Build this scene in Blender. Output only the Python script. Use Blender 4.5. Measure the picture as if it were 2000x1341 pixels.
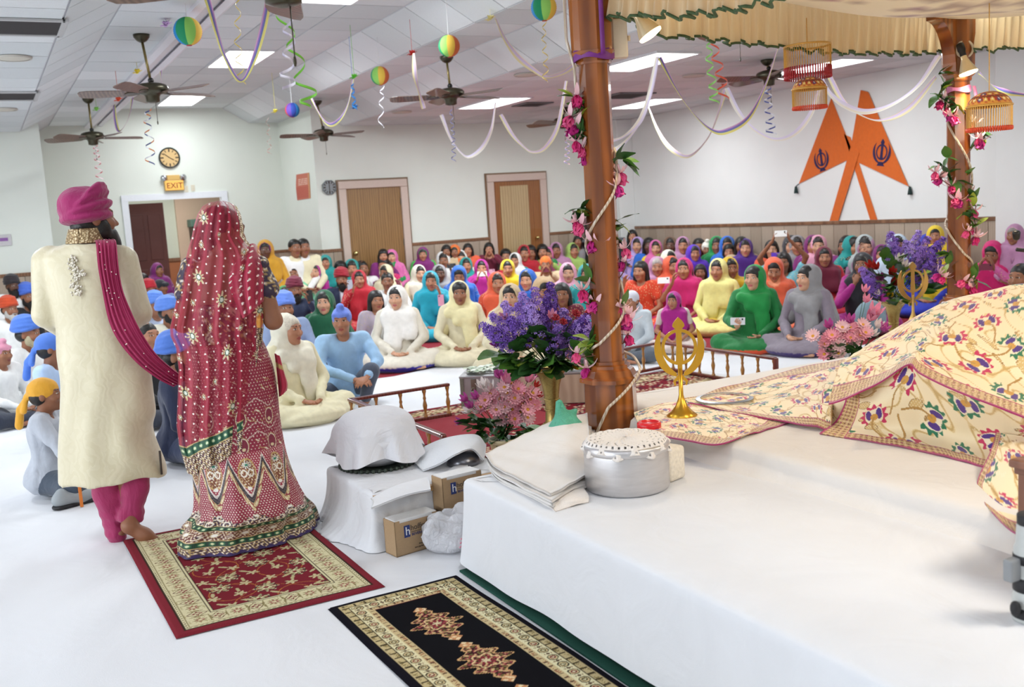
import bpy, bmesh, math, random
import numpy as np
from mathutils import Vector, Matrix
for _o in list(bpy.data.objects): bpy.data.objects.remove(_o)
SC = bpy.context.scene
COL = SC.collection
# ---------------------------------------------------------------- camera (35 mm on a full-frame body, held at eye height and rolled 3.6 degrees)
EYE = 1.55; FOC = 1944.0; PITCH = .133; ROLL = .0636; YAW = .483
_cp, _sp = math.cos(PITCH), math.sin(PITCH)
_fw = np.array([math.sin(YAW)*_cp, math.cos(YAW)*_cp, -_sp])
_rt = np.array([math.cos(YAW), -math.sin(YAW), 0.])
_up = np.cross(_rt, _fw)
_xi = math.cos(ROLL)*_rt - math.sin(ROLL)*_up
_yi = -math.sin(ROLL)*_rt - math.cos(ROLL)*_up
_fh = np.array([math.sin(YAW), math.cos(YAW), 0.])
cam_d = bpy.data.cameras.new('camera'); cam = bpy.data.objects.new('camera', cam_d); COL.objects.link(cam)
cam_d.sensor_width = 36; cam_d.lens = 35; cam_d.clip_end = 100; cam_d.clip_start = .05
_m = Matrix.Identity(4)
for i in range(3):
    _m[i][0] = _xi[i]; _m[i][1] = -_yi[i]; _m[i][2] = -_fw[i]
_m[2][3] = EYE
cam.matrix_world = _m
cam_d.dof.use_dof = True; cam_d.dof.focus_distance = 4.9; cam_d.dof.aperture_fstop = 3.5
SC.camera = cam
# survey of the photograph: where a sight line meets a plane of the room
def ray(px, py): return _fw + (px-1000)/FOC*_xi + (py-670.5)/FOC*_yi
O_ = np.array([0, 0, EYE])
def onZ(px, py, z): d = ray(px, py); return O_ + d*((z-EYE)/d[2])
def onY(px, py, y): d = ray(px, py); return O_ + d*(y/d[1])
def onX(px, py, x): d = ray(px, py); return O_ + d*(x/d[0])
def onD(px, py, dist): d = ray(px, py); return O_ + d*(dist/(d@_fh))     # vertical plane at a horizontal distance
# ---------------------------------------------------------------- world, exposure
w = bpy.data.worlds.new('world'); SC.world = w; w.use_nodes = True
w.node_tree.nodes['Background'].inputs[0].default_value = (.9, .95, 1, 1)
w.node_tree.nodes['Background'].inputs[1].default_value = .25
SC.view_settings.view_transform = 'Standard'; SC.view_settings.look = 'None'
SC.view_settings.gamma = 1; SC.view_settings.use_curve_mapping = False
SC.view_settings.exposure = 0.0
# ---------------------------------------------------------------- ceiling troffers: (x, y, z, along y or x)
TROFFERS = [(2.95, 12.0, 3.5), (2.95, 15.8, 3.5), (2.98, 8.3, 3.5), (6.35, 8.75, 3.0), (6.35, 12.2, 3.0), (9.0, 12.4, 3.0), (9.0, 8.9, 3.0),
            (2.95, 4.5, 3.5), (6.35, 5.0, 3.0), (9.0, 5.2, 3.0), (-.8, 4.5, 3.0), (-.8, 8.5, 3.0), (-.8, 12.0, 3.0),
            (2.95, .6, 3.5), (6.35, 1.2, 3.0), (9.0, 1.2, 3.0), (-.8, .6, 3.0), (2.95, -2.6, 3.5), (6.35, -2.4, 3.0), (-.8, -2.6, 3.0)]
T_W = [74, 24, 46, 52, 100, 28, 18, 26, 24, 20, 26, 40, 44, 20, 20, 18, 20, 18, 18, 18]
for (x, y, z), w_ in zip(TROFFERS, T_W):
    l = bpy.data.lights.new('troffer_light', 'AREA'); l.shape = 'RECTANGLE'; l.size = .5; l.size_y = 1.15
    l.energy = w_; l.color = (.88, .96, 1)
    o = bpy.data.objects.new('troffer_light', l); COL.objects.link(o); o.location = (x, y, z-.05)
# added fill: cool area lights at three made-up windows in the left wall
ADDED_WINDOWS = [(1.0, 1.5), (4.4, 1.5), (7.8, 1.5)]
for y, z in ADDED_WINDOWS:
    l = bpy.data.lights.new('window_daylight', 'AREA'); l.shape = 'RECTANGLE'; l.size = 1.7; l.size_y = 1.5; l.energy = 110; l.color = (.86, .94, 1)
    o = bpy.data.objects.new('window_daylight', l); COL.objects.link(o); o.location = (-5.93, y, z); o.rotation_euler = (0, -math.pi/2, 0)
l = bpy.data.lights.new('camera_flash', 'SPOT'); l.energy = 420; l.color = (.97, .98, 1); l.spot_size = 2.2; l.spot_blend = 1; l.shadow_soft_size = .04  # added fill spot, bounced off the ceiling like a flash
o = bpy.data.objects.new('camera_flash', l); COL.objects.link(o); o.location = (.05, -.15, 1.75); o.rotation_euler = Vector((.1, -.45, 1)).to_track_quat('-Z', 'Y').to_euler()
# two warm spots added at the canopy's unseen near corners to brighten the dais
for x, y in ((3.05, .95), (5.9, 1.3)):
    l = bpy.data.lights.new('canopy_bulb', 'SPOT'); l.energy = 105; l.color = (1, .88, .72); l.spot_size = 2.3; l.spot_blend = .8; l.shadow_soft_size = .25
    o = bpy.data.objects.new('canopy_bulb', l); COL.objects.link(o); o.location = (x, y, 2.25); o.rotation_euler = Vector((.25 if x < 4 else -.4, .55, -1)).to_track_quat('-Z', 'Y').to_euler()
# ---------------------------------------------------------------- materials
_MC = {}
def srgb(c):
    if isinstance(c, str):
        c = c.lstrip('#'); c = tuple(int(c[i:i+2], 16)/255 for i in (0, 2, 4))
    return tuple((v/12.92 if v <= .04045 else ((v+.055)/1.055)**2.4) for v in c[:3]) + (1,)
class NT:
    def __init__(s, name):
        s.m = bpy.data.materials.new(name); s.m.use_nodes = True; s.t = s.m.node_tree; s.b = s.t.nodes['Principled BSDF']
    def n(s, typ, **kw):
        x = s.t.nodes.new(typ)
        for k, v in kw.items(): setattr(x, k, v)
        return x
    def l(s, a, b): s.t.links.new(a, b)
    def noise(s, scale, detail=3, co=None, dist=0):
        x = s.n('ShaderNodeTexNoise'); x.inputs['Scale'].default_value = scale; x.inputs['Detail'].default_value = detail
        x.inputs['Distortion'].default_value = dist
        if co is not None: s.l(co, x.inputs['Vector'])
        return x.outputs['Fac']
    def objco(s, sc=(1, 1, 1)):
        t = s.n('ShaderNodeTexCoord'); mp = s.n('ShaderNodeMapping'); mp.inputs['Scale'].default_value = sc
        s.l(t.outputs['Object'], mp.inputs['Vector']); return mp.outputs[0]
    def ramp(s, fac, stops):
        r = s.n('ShaderNodeValToRGB'); e = r.color_ramp.elements
        while len(e) < len(stops): e.new(.5)
        for q, (p, c) in zip(e, stops): q.position = p; q.color = srgb(c)
        s.l(fac, r.inputs[0]); return r.outputs[0]
    def mix(s, f, a, b, mode='MIX'):
        x = s.n('ShaderNodeMix', data_type='RGBA', blend_type=mode)
        for sock, v in ((x.inputs[0], f), (x.inputs[6], a), (x.inputs[7], b)):
            if hasattr(v, 'is_output'): s.l(v, sock)
            elif isinstance(v, (int, float)): sock.default_value = v
            else: sock.default_value = srgb(v)
        return x.outputs[2]
    def bump(s, h, strength=.3, dist=.01):
        x = s.n('ShaderNodeBump'); x.inputs['Strength'].default_value = strength; x.inputs['Distance'].default_value = dist
        s.l(h, x.inputs['Height']); s.l(x.outputs[0], s.b.inputs['Normal'])
    def col(s, v):
        if hasattr(v, 'is_output'): s.l(v, s.b.inputs['Base Color'])
        else: s.b.inputs['Base Color'].default_value = srgb(v)
    def set(s, **kw):
        for k, v in kw.items(): s.b.inputs[k].default_value = v
def plain(name, c, rough=.5, metal=0, nscale=60, namt=.06, bump=0, **kw):
    key = (name, str(c), rough, metal)
    if key in _MC: return _MC[key]
    t = NT(name); f = t.noise(nscale, 3, t.objco())
    cc = srgb(c)
    lin = lambda k: tuple(min(1, v*k) for v in cc[:3])
    x = t.n('ShaderNodeMix', data_type='RGBA'); t.l(f, x.inputs[0])
    x.inputs[6].default_value = lin(1-namt)+(1,); x.inputs[7].default_value = lin(1+namt)+(1,)
    t.l(x.outputs[2], t.b.inputs['Base Color'])
    t.set(Roughness=rough, Metallic=metal, **kw)
    if bump: t.bump(f, bump, .004)
    _MC[key] = t.m; return t.m
def cloth(c, name='cloth', rough=.8, fold=.35, scale=9, sheen=.25, weave=True):
    key = ('cl', name, str(c), rough, fold)
    if key in _MC: return _MC[key]
    t = NT(name); co = t.objco((1, 1, .45)); f = t.noise(scale, 4, co, 1.2)
    cc = srgb(c); x = t.n('ShaderNodeMix', data_type='RGBA'); t.l(t.noise(25, 3, t.objco()), x.inputs[0])
    x.inputs[6].default_value = tuple(v*.9 for v in cc[:3])+(1,); x.inputs[7].default_value = tuple(min(1, v*1.1) for v in cc[:3])+(1,)
    t.l(x.outputs[2], t.b.inputs['Base Color']); t.set(Roughness=rough)
    t.b.inputs['Sheen Weight'].default_value = sheen
    t.bump(f, fold, .03); _MC[key] = t.m; return t.m
def emit(name, c, strength):
    key = (name, str(c), strength)
    if key in _MC: return _MC[key]
    t = NT(name); t.col(c); t.b.inputs['Emission Color'].default_value = srgb(c); t.b.inputs['Emission Strength'].default_value = strength
    _MC[key] = t.m; return t.m
def wood(name, dark, light, scale=(6, 6, 1.2), rough=.3, coat=.3):
    key = (name, dark, light)
    if key in _MC: return _MC[key]
    t = NT(name); co = t.objco(scale)
    n1 = t.noise(3, 5, co, 1.5); w = t.n('ShaderNodeTexWave', wave_type='BANDS', bands_direction='X')
    w.inputs['Scale'].default_value = 1.6; w.inputs['Distortion'].default_value = 6; w.inputs['Detail'].default_value = 3; t.l(co, w.inputs['Vector'])
    f = t.mix(.5, n1, w.outputs['Fac']); t.col(t.ramp(f, [(.2, dark), (.8, light)])); t.set(Roughness=rough)
    t.b.inputs['Coat Weight'].default_value = coat; t.bump(n1, .08, .003); _MC[key] = t.m; return t.m
def attrmat(name, rough=.7, bumpscale=300, bump=.2, metal_attr=False, alpha=False, sheen=.1, translucent=0):
    """colour woven/painted into the thing itself, carried per vertex"""
    t = NT(name); a = t.n('ShaderNodeVertexColor', layer_name='dye'); t.l(a.outputs['Color'], t.b.inputs['Base Color'])
    t.set(Roughness=rough); t.b.inputs['Sheen Weight'].default_value = sheen
    if bump: t.bump(t.noise(bumpscale, 2, t.objco()), bump, .002)
    if alpha: t.l(a.outputs['Alpha'], t.b.inputs['Alpha'])
    return t.m
# ---------------------------------------------------------------- objects
_OFF = {}
def link(o): COL.objects.link(o); return o
def tag(o, label=None, cat=None, group=None, kind=None):
    for k, v in (('label', label), ('category', cat), ('group', group), ('kind', kind)):
        if v: o[k] = v
    return o
def thing(name, loc, label, cat, group=None):
    o = link(bpy.data.objects.new(name, None)); o.location = loc; o.empty_display_size = .05
    _OFF[o.name] = np.array(loc, float); return tag(o, label, cat, group)
def mesh_np(name, V, F, smooth=True, dye=None):
    """V (n,3); F list of faces or (m,4)/(m,3) array"""
    me = bpy.data.meshes.new(name); V = np.asarray(V, np.float32)
    if isinstance(F, np.ndarray):
        m, k = F.shape
        me.vertices.add(len(V)); me.vertices.foreach_set('co', V.ravel())
        me.loops.add(m*k); me.loops.foreach_set('vertex_index', F.astype(np.int32).ravel())
        me.polygons.add(m); me.polygons.foreach_set('loop_start', np.arange(0, m*k, k, dtype=np.int32))
        try: me.polygons.foreach_set('loop_total', np.full(m, k, np.int32))
        except Exception: pass
        me.update(calc_edges=True); me.validate()
    else:
        me.from_pydata(V.tolist(), [], [tuple(int(i) for i in f) for f in F]); me.update()
    if smooth: me.polygons.foreach_set('use_smooth', np.ones(len(me.polygons), bool))
    if dye is not None and len(me.vertices) == len(V):
        a = me.color_attributes.new('dye', 'FLOAT_COLOR', 'POINT'); d = np.ones((len(V), 4), np.float32); d[:, :np.shape(dye)[1]] = dye
        a.data.foreach_set('color', d.ravel())
    return me
def obj(name, me, mat, parent=None):
    o = bpy.data.objects.new(name, me)
    if mat is not None:
        if isinstance(mat, (list, tuple)):
            for q in mat: me.materials.append(q)
        else: me.materials.append(mat)
    link(o)
    if parent is not None:
        o.parent = parent; _OFF[o.name] = _OFF.get(parent.name, np.zeros(3))
    return o
def mk(name, V, F, mat, parent=None, smooth=True, dye=None):
    V = np.asarray(V, float)
    if parent is not None: V = V-_OFF.get(parent.name, np.zeros(3))
    return obj(name, mesh_np(name, V, F, smooth, dye), mat, parent)
def share(src, name, parent, loc=(0, 0, 0), rot=(0, 0, 0), mat=None):
    """another piece with the same mesh data"""
    o = bpy.data.objects.new(name, src); link(o); o.location = loc; o.rotation_euler = rot
    if parent is not None: o.parent = parent; _OFF[o.name] = _OFF.get(parent.name, np.zeros(3))
    if mat is not None:
        o.material_slots[0].link = 'OBJECT'; o.material_slots[0].material = mat
    return o
def copy_tree(o, parent=None):
    c = o.copy(); link(c); c.parent = parent
    for ch in list(o.children): copy_tree(ch, c)
    return c
class MB:
    """gathers primitives into one mesh"""
    def __init__(s): s.V = []; s.F = []
    def add(s, V, F):
        b = len(s.V); s.V += [tuple(map(float, v)) for v in V]; s.F += [tuple(i+b for i in f) for f in F]; return s
    def box(s, c, h, rz=0, bev=0, M=None):
        cx, cy, cz = c; hx, hy, hz = h; ca, sa = math.cos(rz), math.sin(rz); V = []
        if bev <= 0:
            P = [(x, y, z) for z in (-hz, hz) for y in (-hy, hy) for x in (-hx, hx)]
            F = [(0, 2, 3, 1), (4, 5, 7, 6), (0, 1, 5, 4), (2, 6, 7, 3), (0, 4, 6, 2), (1, 3, 7, 5)]
        else:
            bm = bmesh.new(); bmesh.ops.create_cube(bm, size=2)
            bmesh.ops.scale(bm, vec=(hx, hy, hz), verts=bm.verts); bmesh.ops.bevel(bm, geom=bm.edges[:], offset=bev, segments=2, affect='EDGES', profile=.5)
            bm.verts.index_update(); P = [v.co[:] for v in bm.verts]; F = [tuple(v.index for v in f.verts) for f in bm.faces]; bm.free()
        for (x, y, z) in P:
            if M is not None:
                q = M @ np.array([x, y, z]); V.append((q[0]+cx, q[1]+cy, q[2]+cz))
            else: V.append((cx+x*ca-y*sa, cy+x*sa+y*ca, cz+z))
        return s.add(V, F)
    def lathe(s, prof, c=(0, 0, 0), n=24, axis=None, phase=0, sq=None, cap=True):
        """prof: (r, z) list; axis: 3x3 frame"""
        V = []; F = []
        for (r, z) in prof:
            for k in range(n):
                a = phase+2*math.pi*k/n; V.append((r*math.cos(a), r*math.sin(a), z))
        for i in range(len(prof)-1):
            for k in range(n):
                a = i*n+k; b = i*n+(k+1) % n; F.append((a, b, b+n, a+n))
        if cap:
            F.append(tuple(range(n-1, -1, -1))); F.append(tuple(range((len(prof)-1)*n, len(prof)*n)))
        V = np.array(V)
        if axis is not None: V = V @ np.array(axis).T
        return s.add(V+np.array(c), F)
    def tube(s, pts, r, n=8, closed=False, cap=True):
        P = np.array(pts, float); m = len(P); R = np.full(m, r) if np.isscalar(r) else np.array(r, float)
        T = np.gradient(P, axis=0) if not closed else np.roll(P, -1, 0)-np.roll(P, 1, 0)
        T /= np.linalg.norm(T, axis=1)[:, None]+1e-12
        u = np.cross(T[0], (0, 0, 1)); u = np.cross(T[0], (1, 0, 0)) if np.linalg.norm(u) < .1 else u; u /= np.linalg.norm(u); V = []
        for i in range(m):
            u = u-T[i]*(u@T[i]); u /= np.linalg.norm(u)+1e-12; v = np.cross(T[i], u)
            for k in range(n):
                a = 2*math.pi*k/n; V.append(P[i]+R[i]*(math.cos(a)*u+math.sin(a)*v))
        F = []
        for i in range(m if closed else m-1):
            for k in range(n):
                j = (i+1) % m; F.append((i*n+k, i*n+(k+1) % n, j*n+(k+1) % n, j*n+k))
        if not closed and cap: F.append(tuple(range(n-1, -1, -1))); F.append(tuple((m-1)*n+k for k in range(n)))
        return s.add(V, F)
    def ball(s, c, r, n=10, m=7, M=None):
        V = []; F = []; r = np.ones(3)*r
        for i in range(m+1):
            t = math.pi*i/m
            for k in range(n):
                a = 2*math.pi*k/n; V.append((r[0]*math.sin(t)*math.cos(a), r[1]*math.sin(t)*math.sin(a), r[2]*math.cos(t)))
        for i in range(m):
            for k in range(n): F.append((i*n+k, (i+1)*n+k, (i+1)*n+(k+1) % n, i*n+(k+1) % n))
        V = np.array(V)
        if M is not None: V = V @ np.array(M).T
        return s.add(V+np.array(c), F)
    def ribbon(s, pts, widths, wdir, thick=.001):
        """flat strip following pts with width along wdir"""
        P = np.array(pts, float); W = np.array(wdir, float)
        if W.ndim == 1: W = np.tile(W, (len(P), 1))
        wd = np.full(len(P), widths) if np.isscalar(widths) else np.array(widths)
        L = P-W*wd[:, None]/2; R = P+W*wd[:, None]/2; n = len(P)
        T = np.gradient(P, axis=0); N = np.cross(T, W); N /= np.linalg.norm(N, axis=1)[:, None]+1e-12
        V = np.concatenate([L, R, L+N*thick, R+N*thick]); F = []
        for i in range(n-1):
            F += [(i, i+1, n+i+1, n+i), (2*n+i, 3*n+i, 3*n+i+1, 2*n+i+1), (i, 2*n+i, 2*n+i+1, i+1), (n+i, n+i+1, 3*n+i+1, 3*n+i)]
        F += [(0, n, 3*n, 2*n), (n-1, 3*n-1, 4*n-1, 2*n-1)]
        return s.add(V, F)
    def prism(s, poly, z0, z1, M=None, c=(0, 0, 0)):
        n = len(poly); V = np.array([(x, y, z0) for x, y in poly]+[(x, y, z1) for x, y in poly], float)
        if M is not None: V = V @ np.array(M).T
        F = [tuple(range(n-1, -1, -1)), tuple(range(n, 2*n))]+[(i, (i+1) % n, n+(i+1) % n, n+i) for i in range(n)]
        return s.add(V+np.array(c), F)
    def build(s, name, mat, parent=None, smooth=False):
        return mk(name, np.array(s.V) if s.V else np.zeros((0, 3)), s.F, mat, parent, smooth)
def grid_faces(nr, nc, wrap=False):
    i = np.arange(nr-1)[:, None]; j = np.arange(nc if wrap else nc-1)[None, :]; j2 = (j+1) % nc
    return np.stack([i*nc+j, i*nc+j2, (i+1)*nc+j2, (i+1)*nc+j], -1).reshape(-1, 4)
def smoothstep(a, b, x): t = np.clip((x-a)/(b-a), 0, 1); return t*t*(3-2*t)
rng = np.random.default_rng(5); random.seed(5)
def autosmooth(o, ang=40):
    me = o.data; me.polygons.foreach_set('use_smooth', np.ones(len(me.polygons), bool))
    try: me.set_sharp_from_angle(angle=math.radians(ang))
    except Exception: pass
    return o
# ================================================================ the room
YB, YE, XR, XL, YF = 15.1, 16.97, 10.4, -6.0, -5.0
XP = 4.70
Z1, Z2, Z3 = 3.5, 3.25, 3.0
RAIL = 1.08
def wallmat(name, c):
    t = NT(name); f = t.noise(3, 4, t.objco()); t.col(t.mix(f, c, tuple(min(1, v*1.03) for v in c))); t.set(Roughness=.75)
    t.bump(t.noise(90, 3, t.objco()), .05, .004); return t.m
M_wall = wallmat('painted_wall', (.86, .875, .84)); M_wallr = wallmat('painted_wall_white', (.88, .885, .875))
def struct(name, mb, m, smooth=False, parent=None):
    o = mb.build(name, m, parent, smooth)
    if parent is None: o['kind'] = 'structure'
    return o
tc = NT('red_carpet'); f = tc.noise(160, 3, tc.objco()); tc.col(tc.mix(f, '#7a1020', '#9a1a2c')); tc.set(Roughness=.95); tc.bump(f, .5, .01)
struct('floor', MB().box(((XL+XR)/2, (YF+YE)/2+1, -.06), ((XR-XL)/2+.3, (YE-YF)/2+1.5, .06)), tc.m)
# walls: boxes 0.12 thick outside the room
h = 3.9
struct('wall_back', MB().box(((XP+.12+XR)/2, YB+.06, h/2), ((XR-XP-.12)/2, .06, h/2)), M_wall)
struct('wall_right', MB().box((XR+.06, (YF+YB)/2, h/2), (.06, (YB-YF)/2+.12, h/2)), M_wallr)
mb = MB(); ys = [YF]+[v for y, z in ADDED_WINDOWS for v in (y-.9, y+.9)]+[YB]
for i in range(0, len(ys), 2): mb.box((XL-.06, (ys[i]+ys[i+1])/2, h/2), (.06, (ys[i+1]-ys[i])/2, h/2))
for y, z in ADDED_WINDOWS: mb.box((XL-.06, y, .35), (.06, .9, .35)); mb.box((XL-.06, y, (2.3+h)/2), (.06, .9, (h-2.3)/2))
struct('wall_left', mb, M_wall)
for i, (y, z) in enumerate(ADDED_WINDOWS):
    f = MB()
    for s in (-1, 0, 1): f.box((XL-.03, y+s*.87, 1.5), (.03, .03, .8))
    for s in (-1, 1): f.box((XL-.03, y, 1.5+s*.77), (.03, .87, .03))
    struct('window_%d' % (i+1), f, plain('window_white', (.9, .9, .9), .4))  # unseen frames of the added windows
struct('wall_front', MB().box(((XL+XR)/2, YF-.06, h/2), ((XR-XL)/2+.12, .06, h/2)), M_wall)
struct('wall_left_wing', MB().box(((XL+.91)/2, YB+.06, h/2), ((.91-XL)/2, .06, h/2)), M_wall)
struct('wall_alcove_left', MB().box((.85, (YB+YE)/2+.06, h/2), (.06, (YE-YB)/2, h/2)), M_wall)
struct('wall_alcove_right', MB().box((XP+.06, (YB+YE)/2, h/2), (.06, (YE-YB)/2, h/2)), M_wall)
# far wall of the alcove with the doorway to the hallway
DX0, DX1, DZ = 2.16, 3.66, 2.07
mb = MB(); yc = YE+.06
mb.box(((.91+DX0)/2, yc, h/2), ((DX0-.91)/2, .06, h/2)); mb.box(((DX1+XP)/2, yc, h/2), ((XP-DX1)/2, .06, h/2))
mb.box(((DX0+DX1)/2, yc, (DZ+h)/2), ((DX1-DX0)/2, .06, (h-DZ)/2)); struct('wall_alcove', mb, M_wall)
M_wtrim = plain('white_trim', (.9, .91, .93), .45); M_railwood = wood('rail_wood', '#6d4a33', '#8f684c')
fr = MB(); fr.box((DX0-.03, YE-.012, DZ/2+.03), (.05, .014, DZ/2+.03)); fr.box((DX1+.03, YE-.012, DZ/2+.03), (.05, .014, DZ/2+.03)); fr.box(((DX0+DX1)/2, YE-.012, DZ+.045), ((DX1-DX0)/2+.08, .016, .05))
fr.box((DX0+.006, YE+.06, DZ/2), (.012, .07, DZ/2)); fr.box((DX1-.006, YE+.06, DZ/2), (.012, .07, DZ/2)); struct('trim_1', fr, M_wtrim)
# the hallway behind it
HB = YE+2.6
struct('wall_hall', MB().box((2.9, HB+.06, 1.5), (3.2, .06, 1.5)), plain('hall_wall', (.8, .83, .76), .8))
struct('wall_hall_tan', MB().box((3.94, HB-.05, 1.85), (.62, .05, .9)), plain('tan_wall', '#cdb59c', .8))
wd = MB(); wd.box((2.9, HB-.02, .5), (3.2, .03, .5)); o = struct('wall_hall_panelling', wd, plain('orange_wood', '#a5663f', .55))
struct('trim_2', MB().box((2.9, HB-.06, 1.03), (3.2, .015, .03)), M_railwood)
struct('ceiling_hall', MB().box((2.9, YE+1.4, 2.62), (3.2, 1.3, .05)), plain('hall_ceiling', (.8, .8, .8), .9))
for (x, y) in ((2.9, YE+1.1),):
    l = bpy.data.lights.new('hall_light', 'AREA'); l.size = .8; l.energy = 45; o = bpy.data.objects.new('hall_light', l); COL.objects.link(o); o.location = (x, y, 2.55)
hd = struct('door_3', MB().box((2.49, YE+.62, 1.02), (.31, .022, 1.02)), plain('mahogany_door', '#5a2a22', .45, nscale=8))
pm = MB()
for z0, z1 in ((.2, .95), (1.1, 1.85)):
    for x in (2.36, 2.63): pm.box((x, YE+.595, (z0+z1)/2), (.1, .008, (z1-z0)/2), bev=.006)
pm.build('panel', plain('mahogany_door', '#5a2a22', .45, nscale=8), hd)
# shoe rack in the hallway
rk = thing('shoe_rack', (3.95, YE+2.25, 0), 'tall dark shoe rack with a green top in the hallway beyond the open doorway', 'rack')
MB().box((3.95, YE+2.42, .82), (.42, .02, .82)).build('back_panel', plain('rack_wood', '#3a2a20', .6), rk)
MB().box((3.95, YE+2.25, 1.68), (.46, .2, .07), bev=.01).build('top', plain('green_paint', '#4d6a5c', .6), rk)
for x in (3.53, 4.37): MB().box((x, YE+2.25, .82), (.02, .18, .82)).build('side_panel', plain('rack_wood', '#3a2a20', .6), rk)
for k in range(5): MB().box((3.95, YE+2.25, .12+k*.33), (.41, .17, .012)).build('shelf', plain('rack_wood', '#3a2a20', .6), rk)
sh_m = [plain('shoe_black', '#17161a', .4), plain('shoe_brown', '#4a3024', .5), plain('shoe_tan', '#8a7358', .6), plain('shoe_grey', '#55565c', .6)]
first = None
for k in range(5):
    for j in range(5):
        x = 3.64+j*.155; z = .132+k*.33
        s = MB(); s.ball((x, YE+2.17, z+.045), (.045, .1, .04), 8, 6); s.ball((x, YE+2.24, z+.065), (.042, .05, .05), 8, 5)
        o = s.build('shoe', sh_m[(k*3+j*2) % 4], None, True); tag(o, ['black','brown','tan','grey'][(k*3+j*2) % 4]+' shoe, '+['first','second','third','fourth','fifth'][j]+' from the left on the '+['bottom','second','middle','fourth','topmost'][k]+' shelf of the hallway rack', 'shoe', 'shoes on the hallway rack')
# ---- chair rail and wainscot planks (each plank a piece of its wall)
M_plank = [wood('plank_%s' % n, a, b, (9, 9, .8), .6, 0) for n, a, b in (('a', '#a2907e', '#b6a492'), ('b', '#998674', '#ad9a88'), ('c', '#a99683', '#bda996'))]
def planks(wall, p0, p1, nrm, width, z1=RAIL):
    p0 = np.array(p0); p1 = np.array(p1); L = np.linalg.norm(p1-p0); d = (p1-p0)/L; n = max(1, int(round(L/width))); wv = L/n
    ang = math.atan2(d[1], d[0]); me = None
    for i in range(n):
        c = p0+d*(i+.5)*wv+np.array(nrm)*.009
        if me is None:
            o = MB().box((0, 0, z1/2), (wv/2-.003, .009, z1/2), bev=.003).build('plank', M_plank[0], wall); o.location = (c[0], c[1], 0); o.rotation_euler = (0, 0, ang); me = o.data
        else: share(me, 'plank', wall, (c[0], c[1], 0), (0, 0, ang), M_plank[(i*7+i//3) % 3])
wb = bpy.data.objects['wall_back']; wr = bpy.data.objects['wall_right']
D1 = (5.03, 6.18); D2 = (7.62, 8.76)     # outer frames of the two doors
for a, b in ((XP+.01, D1[0]), (D1[1], D2[0]), (D2[1], XR)): planks(wb, (a, YB), (b, YB), (0, -1), .2)
COLY = (6.85, 7.45)                        # white pilaster on the right wall
planks(wr, (XR, COLY[1]), (XR, YB), (-1, 0), .24); planks(wr, (XR, 4.2), (XR, COLY[0]), (-1, 0), .24)
wl = bpy.data.objects['wall_left_wing']; planks(wl, (-2.6, YB), (.9, YB), (0, -1), .2)
wa = bpy.data.objects['wall_alcove_right']; planks(wa, (XP, YB), (XP, YE), (-1, 0), .2)
wv = bpy.data.objects['wall_alcove']; planks(wv, (DX1+.09, YE), (XP-.01, YE), (0, -1), .2); planks(wv, (.92, YE), (DX0-.09, YE), (0, -1), .2)
n = 3
for a, b, y in ((XP, D1[0], YB), (D1[1], D2[0], YB), (D2[1], XR, YB), (-6, .9, YB), (DX1+.09, XP, YE), (.92, DX0-.09, YE)):
    struct('trim_%d' % n, MB().box(((a+b)/2, y-.012, RAIL+.02), ((b-a)/2, .02, .025), bev=.006), M_railwood); n += 1
for a, b, x in ((COLY[1], YB, XR), (3.0, COLY[0], XR), (YB, YE, XP)):
    struct('trim_%d' % n, MB().box((x-.012, (a+b)/2, RAIL+.02), (.02, (b-a)/2, .025), bev=.006), M_railwood); n += 1
struct('column_right', MB().box((XR-.11, sum(COLY)/2, 1.5), (.11, (COLY[1]-COLY[0])/2, 1.5), bev=.01), M_wallr)
struct('column_corner', MB().box((XR-.16, YB-.16, 1.5), (.16, .16, 1.5), bev=.01), M_wallr)
# ---- the two brown doors with pink-grey frames
M_frame = plain('door_trim', '#c9b5a8', .5); M_frameb = wood('trim_edge', '#6b4c30', '#7f6244')
def door(n, x0, x1, zt, panel):
    d = MB(); d.box(((x0+x1)/2, YB-.008, (zt-.11)/2), ((x1-x0)/2-.1, .012, (zt-.11)/2)); o = struct('door_%d' % n, d, M_door if not panel else M_door2)
    f = MB()
    for x in (x0+.06, x1-.06): f.box((x, YB-.03, (zt-.12)/2), (.06, .03, (zt-.12)/2), bev=.01)
    f.box(((x0+x1)/2, YB-.03, zt-.06), ((x1-x0)/2, .03, .06), bev=.01); f.build('door_frame', M_frame, o)
    e = MB()
    for x in (x0-.012, x1+.012): e.box((x, YB-.012, zt/2), (.014, .012, zt/2))
    e.box(((x0+x1)/2, YB-.012, zt+.012), ((x1-x0)/2+.026, .012, .014)); e.build('outer_moulding', M_frameb, o)
    return o
M_door = wood('door_veneer', '#7d5a30', '#9a7443', (5, 5, .7), .45); M_door2 = wood('door_dark_stile', '#7c4a1d', '#9b6430', (5, 5, .7), .4)
d1 = door(1, D1[0], D1[1], 2.155, False)
k = MB(); k.lathe([(.014, 0), (.03, .01), (.012, .02), (.012, .04), (.03, .05), (.034, .065), (.02, .08)], (D1[0]+.19, YB-.02, 1.03), 16, np.array([[1, 0, 0], [0, 0, -1], [0, 1, 0]])); k.build('knob', plain('brass', '#d9c98a', .25, 1), d1, True)
hg = MB()
for z in (.5, 1.15, 1.8): hg.tube([(D1[1]-.125, YB-.03, z-.05), (D1[1]-.125, YB-.03, z+.05)], .01)
hg.build('hinge', plain('steel', '#8a8478', .35, 1), d1)
d2 = door(2, D2[0], D2[1], 2.155, True)
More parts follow.
